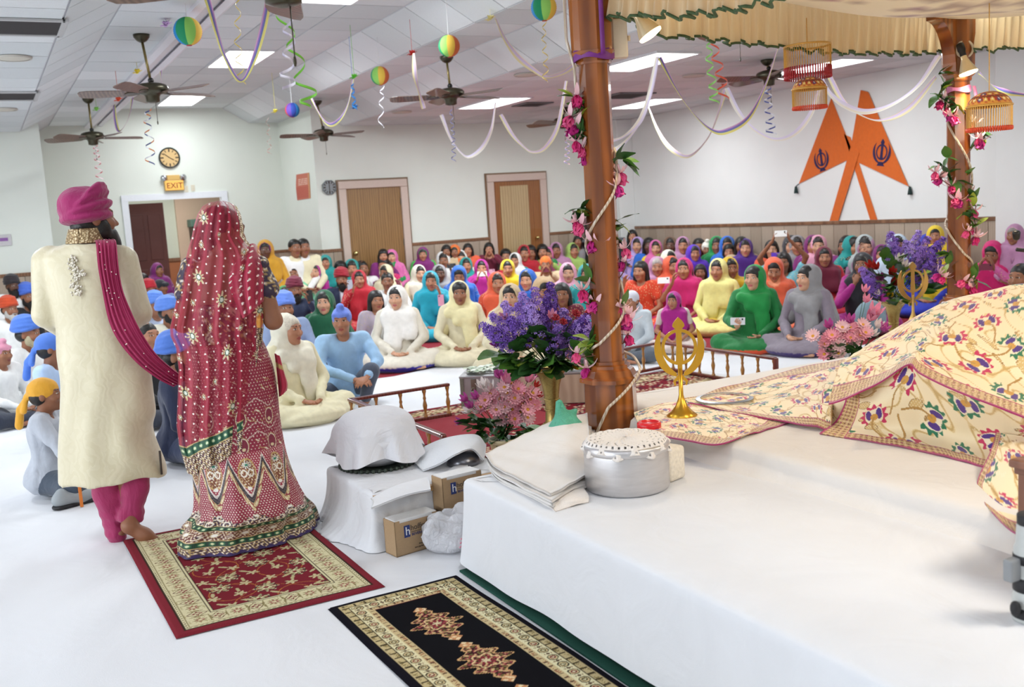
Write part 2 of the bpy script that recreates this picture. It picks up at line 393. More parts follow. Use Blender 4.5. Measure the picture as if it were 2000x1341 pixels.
MB().box(((D2[0]+D2[1])/2-.06, YB-.026, 1.02), (.27, .012, .94), bev=.008).build('center_panel', wood('pale_panel', '#a78d63', '#bda67c', (4, 4, .6), .5), d2)
k = MB(); k.ball((D2[1]-.24, YB-.06, 1.05), .03, 12, 8); k.build('knob', plain('brass', '#d9c98a', .25, 1), d2, True)
# ---------------------------------------------------------------- ceiling: stepped vault with lay-in tiles
def tilemat(name, c):
    t = NT(name); co = t.objco(); f = t.noise(140, 3, co); g = t.noise(2.2, 2, co)
    t.col(t.mix(f, tuple(v*.93 for v in c), c)); t.set(Roughness=.95); t.bump(f, .3, .003); return t.m
M_tiles = [tilemat('ceiling_tile_%s' % n, c) for n, c in (('a', (.86, .88, .885)), ('b', (.83, .85, .855)), ('c', (.885, .90, .905)))]
M_grid = plain('ceiling_grid', (.76, .755, .77), .6)
PROF = [(XL, Z3), (.68, Z3), (1.15, Z2), (1.68, Z2), (2.12, Z1), (3.79, Z1), (4.21, Z2), (4.79, Z2), (5.19, Z3), (XR, Z3)]
def prof_z(x):
    return float(np.interp(x, [p[0] for p in PROF], [p[1] for p in PROF]))
mb = MB()
for (xa, za), (xb, zb) in zip(PROF[:-1], PROF[1:]):
    y0, y1 = YF, (YE+.02 if -1 < xa and xb < 5.3 else YB+.02)
    mb.add([(xa, y0, za+.012), (xb, y0, zb+.012), (xb, y1, zb+.012), (xa, y1, za+.012), (xa, y0, za+.08), (xb, y0, zb+.08), (xb, y1, zb+.08), (xa, y1, za+.08)],
           [(0, 3, 2, 1), (4, 5, 6, 7), (0, 1, 5, 4), (1, 2, 6, 5), (2, 3, 7, 6), (3, 0, 4, 7)])
ceil = struct('ceiling', mb, M_grid)
def proj(p):
    v = np.asarray(p, float)-O_; z = v@_fw; return 1000+FOC*(v@_xi)/z, 670.5+FOC*(v@_yi)/z, z
def inview(p, m=60):
    x, y, z = proj(p); return z > .3 and -m < x < 2000+m and -m < y < 1341+m
cols = [(-.46, .11), (.11, .68), (.68, 1.15), (1.15, 1.68), (2.12, 2.677), (2.677, 3.233), (3.233, 3.79), (3.79, 4.21), (4.21, 4.79), (4.79, 5.19)]
cols += [(5.19+.579*i, 5.19+.579*(i+1)) for i in range(9)]
TP = .61; cache = {}; seen_lights = [t for t in TROFFERS if t[1] > 5.5]
def near_light(x, y):
    return any(abs(x-a) < .45 and abs(y-b) < .55 for a, b, c in [])
cnt = 0
for ci, (xa, xb) in enumerate(cols):
    for r in range(30):
        y0 = 4.7+r*TP; y1 = y0+TP
        lim = YE if .9 < xa < 4.8 else YB
        if y0 > lim-.1: continue
        y1 = min(y1, lim); xm, ym = (xa+xb)/2, (y0+y1)/2; za, zb = prof_z(xa+1e-4), prof_z(xb-1e-4)
        if not (inview((xm, ym, (za+zb)/2), 80)): continue
        if cnt > 292: continue
        key = (round(xb-xa, 3), round(zb-za, 3), round(y1-y0, 2))
        if key not in cache:
            hx, hy, hz = (xb-xa)/2, (y1-y0)/2, (zb-za)/2; g = .008; sx = (hx-g)/hx; sy = (hy-g)/hy
            V = [(-hx*sx, -hy*sy, -hz*sx), (hx*sx, -hy*sy, hz*sx), (hx*sx, hy*sy, hz*sx), (-hx*sx, hy*sy, -hz*sx)]
            V = [(x, y, z+.003) for x, y, z in V]+[(x, y, z+.014) for x, y, z in V]
            cache[key] = mesh_np('ceiling_tile', V, [(0, 3, 2, 1), (4, 5, 6, 7), (0, 1, 5, 4), (1, 2, 6, 5), (2, 3, 7, 6), (3, 0, 4, 7)], False); cache[key].materials.append(M_tiles[0])
        share(cache[key], 'ceiling_tile', ceil, (xm, ym, (za+zb)/2), (0, 0, 0), M_tiles[int(rng.integers(0, 3))]); cnt += 1
# white moulded beam along the left side of the vault
b = MB(); V = [(1.66, Z2-.03), (1.72, Z2-.045), (2.14, Z1-.075), (2.2, Z1-.03), (2.2, Z1+.01), (1.66, Z2+.01)]
n_ = len(V); b.add([(x, 3.0, z) for x, z in V]+[(x, YE, z) for x, z in V], [tuple(range(n_)), tuple(range(2*n_-1, n_-1, -1))]+[(i, n_+i, n_+(i+1) % n_, (i+1) % n_) for i in range(n_)])
b.add([(x+.06, 3.0, z-.03) for x, z in ((1.8, Z2+.03), (1.86, Z2+.02), (1.92, Z2+.1), (1.86, Z2+.11))]+[(x+.06, YE, z-.03) for x, z in ((1.8, Z2+.03), (1.86, Z2+.02), (1.92, Z2+.1), (1.86, Z2+.11))], [(0, 1, 2, 3), (7, 6, 5, 4), (0, 4, 5, 1), (1, 5, 6, 2), (2, 6, 7, 3), (3, 7, 4, 0)])
struct('ceiling_beam', b, plain('beam_paint', (.86, .85, .87), .6))
# ---- light fixtures
M_diff = emit('light_diffuser', (1, 1, 1), 6)
for i, (x, y, z) in enumerate(TROFFERS):
    if y < 7.5: continue
    where = {0: 'over the middle of the raised ceiling beside a rainbow streamer', 1: 'at the far end of the raised ceiling near the clock wall', 2: 'at the near end of the raised ceiling, cut by the frame top',
             3: 'in the low ceiling right of the near carved post', 4: 'in the low ceiling behind the fan hung before the back wall', 5: 'in the low ceiling beside the square dark vent', 6: 'in the low ceiling behind the beaded hanging', 11: 'in the low ceiling past the left edge', 12: 'in the low ceiling on the left side'}.get(i, 'in the low ceiling')
    t = thing('ceiling_light', (x, y, z), 'white light panel '+where, 'light', 'ceiling light panels')
    f = MB()
    for sx in (-1, 1): f.box((x+sx*.265, y, z-.006), (.012, .61, .012))
    for sy in (-1, 1): f.box((x, y+sy*.6, z-.006), (.265, .012, .012))
    f.build('frame', plain('white_metal', (.85, .85, .86), .4), t)
    MB().box((x, y, z-.004), (.252, .59, .004)).build('diffuser', M_diff, t)
# ================================================================ smooth solid modelling (signed distance -> surface nets)
def P_cap(a, b, ra, rb=None, k=.02, sq=(1, 1, 1)): return ('cap', np.array(a, float), np.array(b, float), ra, ra if rb is None else rb, k, np.array(sq, float))
def P_ell(c, r, k=.02, R=None): return ('ell', np.array(c, float), np.array(r, float), None, None, k, R)
def P_sub(c, r, k=.008, R=None): return ('sub', np.array(c, float), np.array(r, float), None, None, k, R)
def P_cut(nrm, off): return ('cut', np.array(nrm, float), off, None, None, .004, None)     # removes where p.n > off
def P_fun(f, lo, hi, k=.02): return ('fun', f, np.array(lo, float), np.array(hi, float), None, k, None)
def _eval(pr, X, Y, Z):
    t = pr[0]
    if t == 'cap':
        a, b, ra, rb, s = pr[1], pr[2], pr[3], pr[4], pr[6]
        px, py, pz = (X-a[0])/s[0], (Y-a[1])/s[1], (Z-a[2])/s[2]; ba = (b-a)/s
        h = np.clip((px*ba[0]+py*ba[1]+pz*ba[2])/(ba@ba+1e-12), 0, 1)
        return (np.sqrt((px-h*ba[0])**2+(py-h*ba[1])**2+(pz-h*ba[2])**2)-(ra+(rb-ra)*h))*s.min()
    if t in ('ell', 'sub'):
        c, r, R = pr[1], pr[2], pr[6]; px, py, pz = X-c[0], Y-c[1], Z-c[2]
        if R is not None:
            R = np.asarray(R); px, py, pz = R[0, 0]*px+R[1, 0]*py+R[2, 0]*pz, R[0, 1]*px+R[1, 1]*py+R[2, 1]*pz, R[0, 2]*px+R[1, 2]*py+R[2, 2]*pz
        k0 = np.sqrt((px/r[0])**2+(py/r[1])**2+(pz/r[2])**2); k1 = np.sqrt((px/r[0]**2)**2+(py/r[1]**2)**2+(pz/r[2]**2)**2)
        return np.where(k0 > 1e-6, k0*(k0-1)/(k1+1e-9), -r.min())
    if t == 'fun': return pr[1](X, Y, Z)
def _bounds(pr):
    t = pr[0]
    if t == 'cap':
        e = max(pr[3], pr[4])*pr[6]; return np.minimum(pr[1], pr[2])-e, np.maximum(pr[1], pr[2])+e
    if t in ('ell', 'sub'):
        e = pr[2] if pr[6] is None else np.ones(3)*pr[2].max(); return pr[1]-e, pr[1]+e
    if t == 'fun': return pr[2], pr[3]
def sdf_mesh(prims, vox, warp=None, relax=1):
    pos = [p for p in prims if p[0] in ('cap', 'ell', 'fun')]
    lo = np.min([_bounds(p)[0] for p in pos], 0)-2.5*vox-.012; hi = np.max([_bounds(p)[1] for p in pos], 0)+2.5*vox+.012
    n = np.ceil((hi-lo)/vox).astype(int)+1; ax = [lo[i]+vox*np.arange(n[i]) for i in range(3)]
    D = np.full(n, .5, np.float32)
    for p in prims:
        if p[0] == 'cut':
            nn = p[1]; d = nn[0]*ax[0][:, None, None]+nn[1]*ax[1][None, :, None]+nn[2]*ax[2][None, None, :]-p[2]
            D = np.maximum(D, d.astype(np.float32)); continue
        b0, b1 = _bounds(p); m = p[5]+2.5*vox+.012
        i0 = np.clip(((b0-m-lo)/vox).astype(int), 0, n-1); i1 = np.clip(((b1+m-lo)/vox).astype(int)+2, 1, n)
        if (i1 <= i0).any(): continue
        s = tuple(slice(a, b) for a, b in zip(i0, i1))
        X = ax[0][s[0]][:, None, None]; Y = ax[1][s[1]][None, :, None]; Z = ax[2][s[2]][None, None, :]
        d = _eval(p, X, Y, Z); k = p[5]; cur = D[s]
        if p[0] == 'sub':
            d = -d; h = np.clip(.5-.5*(d-cur)/k, 0, 1); D[s] = d*(1-h)+cur*h+k*h*(1-h)
        else:
            h = np.clip(.5+.5*(d-cur)/k, 0, 1); D[s] = d*(1-h)+cur*h-k*h*(1-h)
    if warp is not None:
        X = ax[0][:, None, None]; Y = ax[1][None, :, None]; Z = ax[2][None, None, :]; D = D+warp(X, Y, Z).astype(np.float32)
    return surface_nets(D, lo, vox, relax)
def surface_nets(D, lo, vox, relax=1):
    S = D < 0; n = np.array(D.shape)
    c8 = [S[i:n[0]-1+i, j:n[1]-1+j, k:n[2]-1+k] for i in (0, 1) for j in (0, 1) for k in (0, 1)]
    cnt = sum(c.astype(np.int8) for c in c8); act = (cnt > 0) & (cnt < 8); I = np.argwhere(act)
    idx = np.full(act.shape, -1, np.int32); idx[act] = np.arange(len(I))
    acc = np.zeros((len(I), 3)); num = np.zeros(len(I))
    corner = [(i, j, k) for i in (0, 1) for j in (0, 1) for k in (0, 1)]
    dv = {c: D[I[:, 0]+c[0], I[:, 1]+c[1], I[:, 2]+c[2]] for c in corner}
    for a in corner:
        for ax_ in range(3):
            if a[ax_] == 0:
                b = list(a); b[ax_] = 1; b = tuple(b); da, db = dv[a], dv[b]; m = (da < 0) != (db < 0)
                t = np.where(m, da/(da-db+1e-12), 0); p = np.array(a)+t[:, None]*(np.array(b)-np.array(a)); acc[m] += p[m]; num[m] += 1
    V = (I+acc/num[:, None])*vox+lo; F = []
    for ax_ in range(3):
        u, v = (ax_+1) % 3, (ax_+2) % 3
        sl = [slice(None)]*3; sl2 = [slice(None)]*3; sl[ax_] = slice(0, -1); sl2[ax_] = slice(1, None)
        A, B = S[tuple(sl)], S[tuple(sl2)]; E = np.argwhere(A != B)
        if not len(E): continue
        ok = (E[:, u] > 0) & (E[:, v] > 0) & (E[:, u] < n[u]-1) & (E[:, v] < n[v]-1); E = E[ok]
        q = []
        for du, dv_ in ((1, 1), (0, 1), (0, 0), (1, 0)):
            e = E.copy(); e[:, u] -= du; e[:, v] -= dv_; q.append(idx[e[:, 0], e[:, 1], e[:, 2]])
        q = np.stack(q, 1); ins = A[E[:, 0], E[:, 1], E[:, 2]]; q[~ins] = q[~ins][:, ::-1]; F.append(q)
    F = np.concatenate(F); F = F[(F >= 0).all(1)]
    for _ in range(relax):
        s = np.zeros_like(V); c = np.zeros(len(V))
        for i in range(4):
            a, b = F[:, i], F[:, (i+1) % 4]
            for k in range(3): s[:, k] += np.bincount(a, V[b, k], len(V))+np.bincount(b, V[a, k], len(V))
            c += np.bincount(a, minlength=len(V))+np.bincount(b, minlength=len(V))
        V = V*.5+.5*s/np.maximum(c, 1)[:, None]
    return V, F
def join_vf(parts):
    V = []; F = []; n = 0
    for v, f in parts: V.append(v); F.append(f+n); n += len(v)
    return np.concatenate(V), np.concatenate(F)
def rotz(a): c, s = math.cos(a), math.sin(a); return np.array([[c, -s, 0], [s, c, 0], [0, 0, 1]])
def rotx(a): c, s = math.cos(a), math.sin(a); return np.array([[1, 0, 0], [0, c, -s], [0, s, c]])
def roty(a): c, s = math.cos(a), math.sin(a); return np.array([[c, 0, s], [0, 1, 0], [-s, 0, c]])
def frame_to(d, up=(0, 0, 1)):
    """3x3 with z axis along d"""
    d = np.array(d, float); d /= np.linalg.norm(d); x = np.cross(up, d)
    if np.linalg.norm(x) < 1e-3: x = np.cross((0, 1, 0), d)
    x /= np.linalg.norm(x); return np.stack([x, np.cross(d, x), d], 1)
# ================================================================ people (one continuous skinned figure each; clothes, hair and scarves are its parts)
def skin_mat(tone):
    key = ('skin', tone)
    if key in _MC: return _MC[key]
    base, lip = {'light': ((.80, .60, .48), (.70, .33, .33)), 'mid': ((.70, .48, .36), (.60, .28, .26)), 'tan': ((.58, .38, .27), (.48, .22, .2)), 'deep': ((.38, .24, .17), (.32, .15, .14))}[tone]
    t = NT('skin'); a = t.n('ShaderNodeVertexColor', layer_name='dye'); sp = t.n('ShaderNodeSeparateColor'); t.l(a.outputs['Color'], sp.inputs[0])
    f = t.noise(30, 3, t.objco()); c0 = t.mix(f, tuple(v*.93 for v in base), tuple(min(1, v*1.05) for v in base))
    c1 = t.mix(sp.outputs[0], c0, lip); c2 = t.mix(sp.outputs[1], c1, (.85, .82, .78)); c3 = t.mix(sp.outputs[2], c2, (.06, .045, .04)); t.col(c3)
    t.set(Roughness=.5); t.b.inputs['Subsurface Weight'].default_value = .08; t.b.inputs['Subsurface Radius'].default_value = (.02, .008, .004)
    _MC[key] = t.m; return t.m
def duo(c1, c2=None, rough=.75, spark=False):
    """garment cloth with a woven border (mask in the dye attribute)"""
    key = ('duo', str(c1), str(c2), spark)
    if key in _MC: return _MC[key]
    t = NT('garment'); a = t.n('ShaderNodeVertexColor', layer_name='dye'); sp = t.n('ShaderNodeSeparateColor'); t.l(a.outputs['Color'], sp.inputs[0])
    n = t.noise(22, 3, t.objco()); l = srgb(c1); x = t.n('ShaderNodeMix', data_type='RGBA'); t.l(n, x.inputs[0])
    x.inputs[6].default_value = tuple(v*.86 for v in l[:3])+(1,); x.inputs[7].default_value = tuple(min(1, v*1.14) for v in l[:3])+(1,); c = x.outputs[2]
    if spark:
        v = t.n('ShaderNodeTexVoronoi'); v.inputs['Scale'].default_value = 45; t.l(t.objco(), v.inputs['Vector'])
        m = t.n('ShaderNodeMath', operation='LESS_THAN'); m.inputs[1].default_value = .22; t.l(v.outputs['Distance'], m.inputs[0]); c = t.mix(m.outputs[0], c, c2 or (.9, .8, .55))
    if c2 is not None: c = t.mix(sp.outputs[0], c, c2)
    t.col(c); t.set(Roughness=rough); t.b.inputs['Sheen Weight'].default_value = .2
    t.bump(t.noise(14, 3, t.objco((1, 1, .4)), 1), .35, .02); _MC[key] = t.m; return t.m
def hexc(c): c = c.lstrip('#'); return tuple(int(c[i:i+2], 16)/255 for i in (0, 2, 4))
def head_vf(vox, c, R, male=False, kid=False):
    p = [P_ell((0, .015, .03), (.074, .094, .09)), P_ell((0, -.02, -.02), (.064, .072, .088), .02), P_ell((0, -.035, -.07), (.05 if male else .045, .052, .045), .02), P_ell((0, -.074, -.097), (.02, .017, .016), .02),
         P_cap((0, -.086, .008), (0, -.108, -.028), .008, .012, .012), P_ell((.012, -.094, -.034), (.009, .01, .008), .008), P_ell((-.012, -.094, -.034), (.009, .01, .008), .008),
         P_cap((-.042, -.072, .03), (.042, -.072, .03), .013, .013, .018), P_ell((.04, -.06, -.025), (.028, .03, .026), .02), P_ell((-.04, -.06, -.025), (.028, .03, .026), .02),
         P_ell((.074, .01, -.005), (.012, .022, .031), .006), P_ell((-.074, .01, -.005), (.012, .022, .031), .006),
         P_sub((.031, -.1, .011), (.018, .016, .01), .008), P_sub((-.031, -.1, .011), (.018, .016, .01), .008),
         P_ell((.031, -.076, .01), (.0145, .013, .011), .002), P_ell((-.031, -.076, .01), (.0145, .013, .011), .002),
         P_cap((-.019, -.087, -.0585), (.019, -.087, -.0585), .0055, None, .004), P_cap((-.016, -.087, -.0685), (.016, -.087, -.0685), .0065, None, .004),
         P_cap((0, .01, -.06), (0, .03, -.17), .05, .052, .03)]
    V, F = sdf_mesh(p, vox); x, y, z = V[:, 0], V[:, 1], V[:, 2]; ax = np.abs(x); M = np.zeros((len(V), 3))
    e = ((ax-.031)/.0145)**2+((z-.0105)/.0068)**2; fr = y < -.06
    M[:, 1] = ((e < 1) & fr); M[:, 2] = (((ax-.031)**2+(z-.0105)**2 < .0066**2) & fr) | ((np.abs(e-1.15) < .3) & (z > .012) & fr) | ((np.abs(z-.034-.06*(.03-np.abs(ax-.034))) < .0032) & (ax > .012) & (ax < .054) & fr)
    M[:, 0] = (((ax/.024)**2+((z+.0635)/.0125)**2) < 1) & (y < -.078)
    M[M[:, 2] > 0, 1] = 0
    s = .93 if kid else 1
    return V*s @ np.array(R).T+np.array(c), F, M
def hand_vf(vox, wrist, R, curl=.5, s=1., spread=0):
    p = [P_cap((0, 0, -.03), (0, 0, .02), .022, .024, .01, (1, .75, 1)), P_ell((0, 0, .045), (.042, .015, .05), .012)]
    for i, (x, ln) in enumerate(((.03, .062), (.01, .074), (-.0105, .069), (-.031, .052))):
        a = np.array([x, 0, .084-.006*abs(i-1.2)]); th = 0
        for j, f in enumerate((.45, .32, .26)):
            th += curl*(.5+.35*j); b = a+ln*f*np.array([spread*(1.5-i)*.08, -math.sin(th), math.cos(th)]); p.append(P_cap(a, b, .0092-.0008*j, .0086-.0008*j, .003 if j else .006)); a = b
    a = np.array([.034, -.004, .03]); 
    for j, d in enumerate(((.022, -.008, .028), (.008, -.012, .026), (.001, -.012, .02))):
        b = a+np.array(d)*(1 if j == 0 else 1); p.append(P_cap(a, b, .011-.001*j, .0098-.001*j, .006)); a = b
    V, F = sdf_mesh(p, vox); return V*s @ np.array(R).T+np.array(wrist), F
def hframe(fdir, palm):
    """hand frame: z fingers, -y palm"""
    z = np.array(fdir, float); z /= np.linalg.norm(z); y = -np.array(palm, float); y -= z*(y@z); y /= np.linalg.norm(y); return np.stack([np.cross(y, z), y, z], 1)
POSES = {   # (elbow, wrist, finger direction, palm direction, curl) for the side x>0 then x<0 (figure faces -y)
 'lap': (((.25, -.05, .30), (.07, -.25, .17), (-.8, -.5, -.15), (0, .3, 1), .35), ((-.25, -.05, .30), (-.07, -.26, .18), (.8, -.4, -.2), (0, .3, -1), .4)),
 'phone2': (((.25, -.17, .40), (.075, -.29, .585), (-.25, -.1, .9), (-1, .1, 0), .55), ((-.25, -.17, .40), (-.075, -.29, .585), (.25, -.1, .9), (1, .1, 0), .55)),
 'phone1': (((.25, -.05, .30), (.07, -.25, .17), (-.8, -.5, -.15), (0, .3, 1), .35), ((-.24, -.2, .38), (-.1, -.30, .585), (.2, -.15, .95), (.95, -.3, 0), .55)),
 'phone1b': (((.24, -.2, .38), (.1, -.30, .585), (-.2, -.15, .95), (-.95, -.3, 0), .55), ((-.25, -.05, .30), (-.07, -.25, .17), (.8, -.5, -.15), (0, .3, -1), .35)),
 'up': (((.27, -.1, .78), (.1, -.2, .99), (-.3, -.1, .9), (-1, .2, 0), .6), ((-.27, -.1, .78), (-.1, -.2, .99), (.3, -.1, .9), (1, .2, 0), .6)),
 'chin': (((.25, -.05, .30), (.07, -.25, .17), (-.8, -.5, -.15), (0, .3, 1), .35), ((-.2, -.27, .32), (-.05, -.2, .53), (.3, .1, .9), (.3, .9, 0), 1.0)),
 'hold': (((.25, -.05, .30), (.07, -.25, .17), (-.8, -.5, -.15), (0, .3, 1), .35), ((-.26, -.1, .32), (-.15, -.29, .27), (.1, -.8, .5), (.5, .2, .9), .6)),
 'knee': (((.26, -.16, .36), (.12, -.36, .26), (-.75, -.5, -.3), (0, .5, -.8), .5), ((-.24, -.14, .34), (.02, -.36, .25), (.8, -.45, -.2), (0, .5, -.8), .5)),
 'floor': (((.3, -.02, .32), (.3, -.22, .2), (0, -.9, -.3), (0, 0, -1), .4), ((-.28, -.16, .33), (-.14, -.42, .17), (.3, -.8, -.35), (.2, -.1, -1), .5)),
}
_PC = {}
def seated(kind, pose='lap', hyaw=0, hpitch=0, legs='cross', sleeve='long', vox=.021, hv=.0088, style=0, lean=0):
    """returns {part: mesh data}; kind: scarf, hair, turban, patka, cap"""
    key = (kind, pose, hyaw, hpitch, legs, sleeve, vox, style, lean)
    if key in _PC: return _PC[key]
    male = kind in ('turban', 'patka', 'cap', 'man'); out = {}
    up = .34 if legs == 'kneel' else 0
    U = lambda p: (p[0], p[1], p[2]+up)
    Lr = rotx(lean)
    def T(p):    # leaning of the trunk about the hips
        q = np.array([p[0], p[1], p[2]-.1]); q = Lr @ q; return (q[0], q[1], q[2]+.1+up)
    hc = np.array(T((0, -.02, .715))); HR = rotz(hyaw) @ rotx(hpitch)
    sw = .185 if male else .165
    arms = POSES[pose]; sk = []; ga = []; hands = []
    for sgn, (el, wr, fd, pd, cu) in ((1, arms[0]), (-1, arms[1])):
        sh = np.array(T((sgn*sw, .005, .545))); el = np.array(T(el) if pose != 'knee' else U(el)); wr = np.array(U(wr)) if pose in ('lap', 'knee', 'floor') else np.array(T(wr))
        sk += [P_cap(sh, el, .042, .034, .02), P_cap(el, wr, .035, .024, .015)]
        wd = (wr-el)/np.linalg.norm(wr-el)
        if sleeve == 'long': ga += [P_cap(sh, el, .06, .05, .03), P_cap(el, wr-wd*.03, .05, .037, .02)]
        else: ga += [P_cap(sh, sh+(el-sh)*.55, .06, .053, .03)]
        hands.append(hand_vf(hv, wr+wd*.012, hframe(fd, pd) @ np.diag([1 if sgn < 0 else -1, 1, 1]), cu, .92 if male else .85))
    sk += [P_cap(T((0, .01, .58)), T((0, .02, .52)), .05, .07, .03), P_cap(T((0, .02, .5)), U((0, .02, .16)), .09, .11, .05, (1.2, .8, 1))]
    ga += [P_ell(T((0, .012, .46)), (sw-.005, .115, .13), .05), P_cap(T((-sw+.04, .01, .545)), T((sw-.04, .01, .545)), .062, None, .05), P_cap(T((0, .01, .45)), U((0, .02, .16)), .115 if male else .105, .14, .05, (1.22, .85, 1)), P_ell(U((0, .03, .13)), (.2, .16, .13), .06)]
    if legs == 'kneel':
        for s in (1, -1):
            sk += [P_cap((s*.09, .02, .42), (s*.1, -.12, .07), .07, .05), P_cap((s*.1, -.12, .06), (s*.08, .28, .05), .05, .035)]; ga += [P_cap((s*.09, .02, .44), (s*.1, -.12, .08), .11, .08, .05), P_cap((s*.1, -.12, .08), (s*.09, .25, .07), .075, .06, .05)]
    elif legs == 'knee':    # one knee up, boy
        sk += [P_cap((.1, 0, .13), (.17, -.27, .3), .06, .05), P_cap((.17, -.27, .3), (.1, -.32, .05), .045, .035), P_cap((-.1, 0, .12), (-.34, -.2, .09), .06, .05), P_cap((-.34, -.2, .09), (-.05, -.36, .06), .045, .035)]
        out['trousers'] = [P_ell((0, .03, .12), (.18, .15, .11), .05), P_cap((.1, 0, .13), (.17, -.27, .29), .088, .07, .04), P_cap((.17, -.27, .29), (.1, -.33, .09), .07, .055, .03), P_cap((-.1, 0, .12), (-.34, -.2, .09), .09, .075, .04), P_cap((-.34, -.2, .09), (-.08, -.35, .07), .075, .06, .03)]
    else:
        for s in (1, -1):
            ft = (-s*.13, -.36, .045)
            sk += [P_cap((s*.1, 0, .12), (s*.34, -.2, .1), .06, .05), P_cap((s*.34, -.2, .1), (-s*.06, -.34, .05), .045, .034)]
        sk += [P_cap((-.06, -.35, .04), (-.2, -.33, .035), .035, .027, .015, (1, 1, .8)), P_cap((.08, -.36, .035), (.22, -.36, .03), .034, .026, .015, (1, 1, .8))]
        lg = [P_cap((s*.1, 0, .12), (s*.34, -.19, .1), .095, .08, .04) for s in (1, -1)]+[P_cap((s*.34, -.19, .1), (-s*.04, -.33, .065), .08, .06, .04) for s in (1, -1)]
        if male: out['trousers'] = lg+[P_ell((0, .03, .11), (.18, .15, .1), .05)]
        else: ga += lg+[P_ell((0, -.17, .06), (.37, .26, .085), .05)]
    nh = _noisefold(7); 
    bv, bf = sdf_mesh(sk, vox*1.15); hv_, hf_, hm_ = head_vf(hv, hc, HR, male); parts = [(bv, bf), (hv_, hf_)]+hands
    Vb, Fb = join_vf(parts); dye = np.zeros((len(Vb), 3)); dye[len(bv):len(bv)+len(hv_)] = hm_
    out['body'] = (Vb, Fb, dye)
    def g(prims, v, amp=.006, fr=1., hem=None):
        nf = _noisefold(3, fr)
        V, F = sdf_mesh(prims, v, (lambda X, Y, Z: amp*nf(X, Y, Z))); d = np.zeros((len(V), 3))
        return V, F, d
    coll = [P_sub(T((0, -.05, .6)), (.07, .075, .06), .01)]
    V, F, d = g(ga+coll, vox, .0105, 2.3)
    d[:, 0] = ((V[:, 2] < .045) & (V[:, 1] < -.2)) if not male else ((np.abs(V[:, 0]-.0) < .035) & (V[:, 1] < -.05) & (V[:, 2] > .4+up))
    out['garment'] = (V, F, d)
    if 'trousers' in out: out['trousers'] = g(out['trousers'], vox)
    H = lambda p: tuple(HR @ np.array(p)+hc)
    if kind in ('scarf', 'hair'):
        hp = [P_ell(H((0, .02, .04)), (.088, .107, .092), .01, HR), P_cap(H((0, .07, 0)), H((0, .085, -.1)), .06, .05, .03), P_sub(H((0, -.132, -.027)), (.069, .09, .1), .008, HR)]
        if kind == 'hair' or style == 2: hp += [P_cap(H((s*.07, .02, .0)), H((s*.085, .03, -.17)), .033, .03, .03) for s in (1, -1)]+[P_cap(H((0, .08, 0)), H((0, .11, -.26)), .07, .05, .03)]
        out['hair'] = g(hp, .0135 if vox > .018 else .011, .003, 2)
    if kind == 'scarf':
        b = .0 if style != 1 else .012
        sp = [P_ell(H((0, .03+b, .03)), (.103, .118, .112), .03, HR), P_cap(H((0, .045, -.04)), T((0, .045, .54)), .1, .125, .05, (1, .95, 1)),
              P_cap(T((-.12, .02, .53)), T((.12, .02, .53)), .088, None, .05), P_cap(T((-.14, .03, .5)), T((-.22, .02, .33)), .085, .08, .04), P_cap(T((.14, .03, .5)), T((.22, .02, .33)), .085, .08, .04), P_cap(T((0, .09, .5)), T((0, .12, .2)), .13, .17, .05, (1.1, .5, 1))]
        if style in (0, 2): sp += [P_cap(T((-.11, -.04, .545)), T((.1, -.06, .53)), .05, None, .04), P_cap(T((-.09, -.085, .52)), T((-.06, -.125, .24)), .075, .085, .05, (1, .42, 1)), P_cap(T((.1, -.07, .52)), T((.12, -.11, .36)), .06, .06, .05, (1, .45, 1))]
        else: sp += [P_cap(T((-.12, -.07, .53)), T((.1, -.1, .46)), .055, None, .03), P_cap(T((.12, -.05, .54)), T((-.05, -.1, .44)), .05, None, .03), P_cap(T((.06, -.1, .47)), T((.09, -.13, .2)), .06, .075, .05, (1, .42, 1))]
        sp += [P_sub(H((0, -.155, .0+b)), (.089+b*.2, .142, .124), .008, HR)]
        V, F, d = g(sp, .0175 if vox > .018 else .0145, .010, 1.9); q = (V-hc) @ HR
        e = (q[:, 0]/.089)**2+((q[:, 1]+.155)/.142)**2+(q[:, 2]/.124)**2; d[:, 0] = (e < 1.22)
        out['scarf'] = (V, F, d)
    if kind == 'turban':
        tp = [P_ell(H((0, .02, .095)), (.1, .116, .095), .012, HR)]
        for i, (z, ti, tj) in enumerate(((.05, .10, .2), (.052, .10, -.2), (.078, .16, .26), (.08, .16, -.26), (.106, .2, .3), (.108, .2, -.3))):
            tp.append(P_ell(H((0, .018, z+.014)), (.118-.0045*i, .135-.0045*i, .029), .008, HR @ rotx(-ti) @ roty(tj)))
        tp.append(P_sub(H((0, -.13, -.02)), (.07, .08, .078), .008, HR)); out['turban'] = g(tp, .0105, .002, 2)
        bp = [P_ell(H((0, -.055, -.085)), (.056, .05, .05), .02, HR), P_ell(H((.056, -.02, -.05)), (.022, .035, .05), .02, HR), P_ell(H((-.056, -.02, -.05)), (.022, .035, .05), .02, HR), P_ell(H((0, -.075, -.13)), (.04, .03, .045), .03, HR), P_cap(H((-.025, -.096, -.047)), H((.025, -.096, -.047)), .0085, None, .006), P_sub(H((0, -.12, -.062)), (.019, .04, .007), .004, HR)]
        out['beard'] = g(bp, .009, .003, 3)
        out['hair'] = g([P_ell(H((0, .03, .0)), (.082, .085, .07), .01, HR), P_sub(H((0, -.1, -.0)), (.12, .1, .12), .01, HR)], .011, .002, 2)
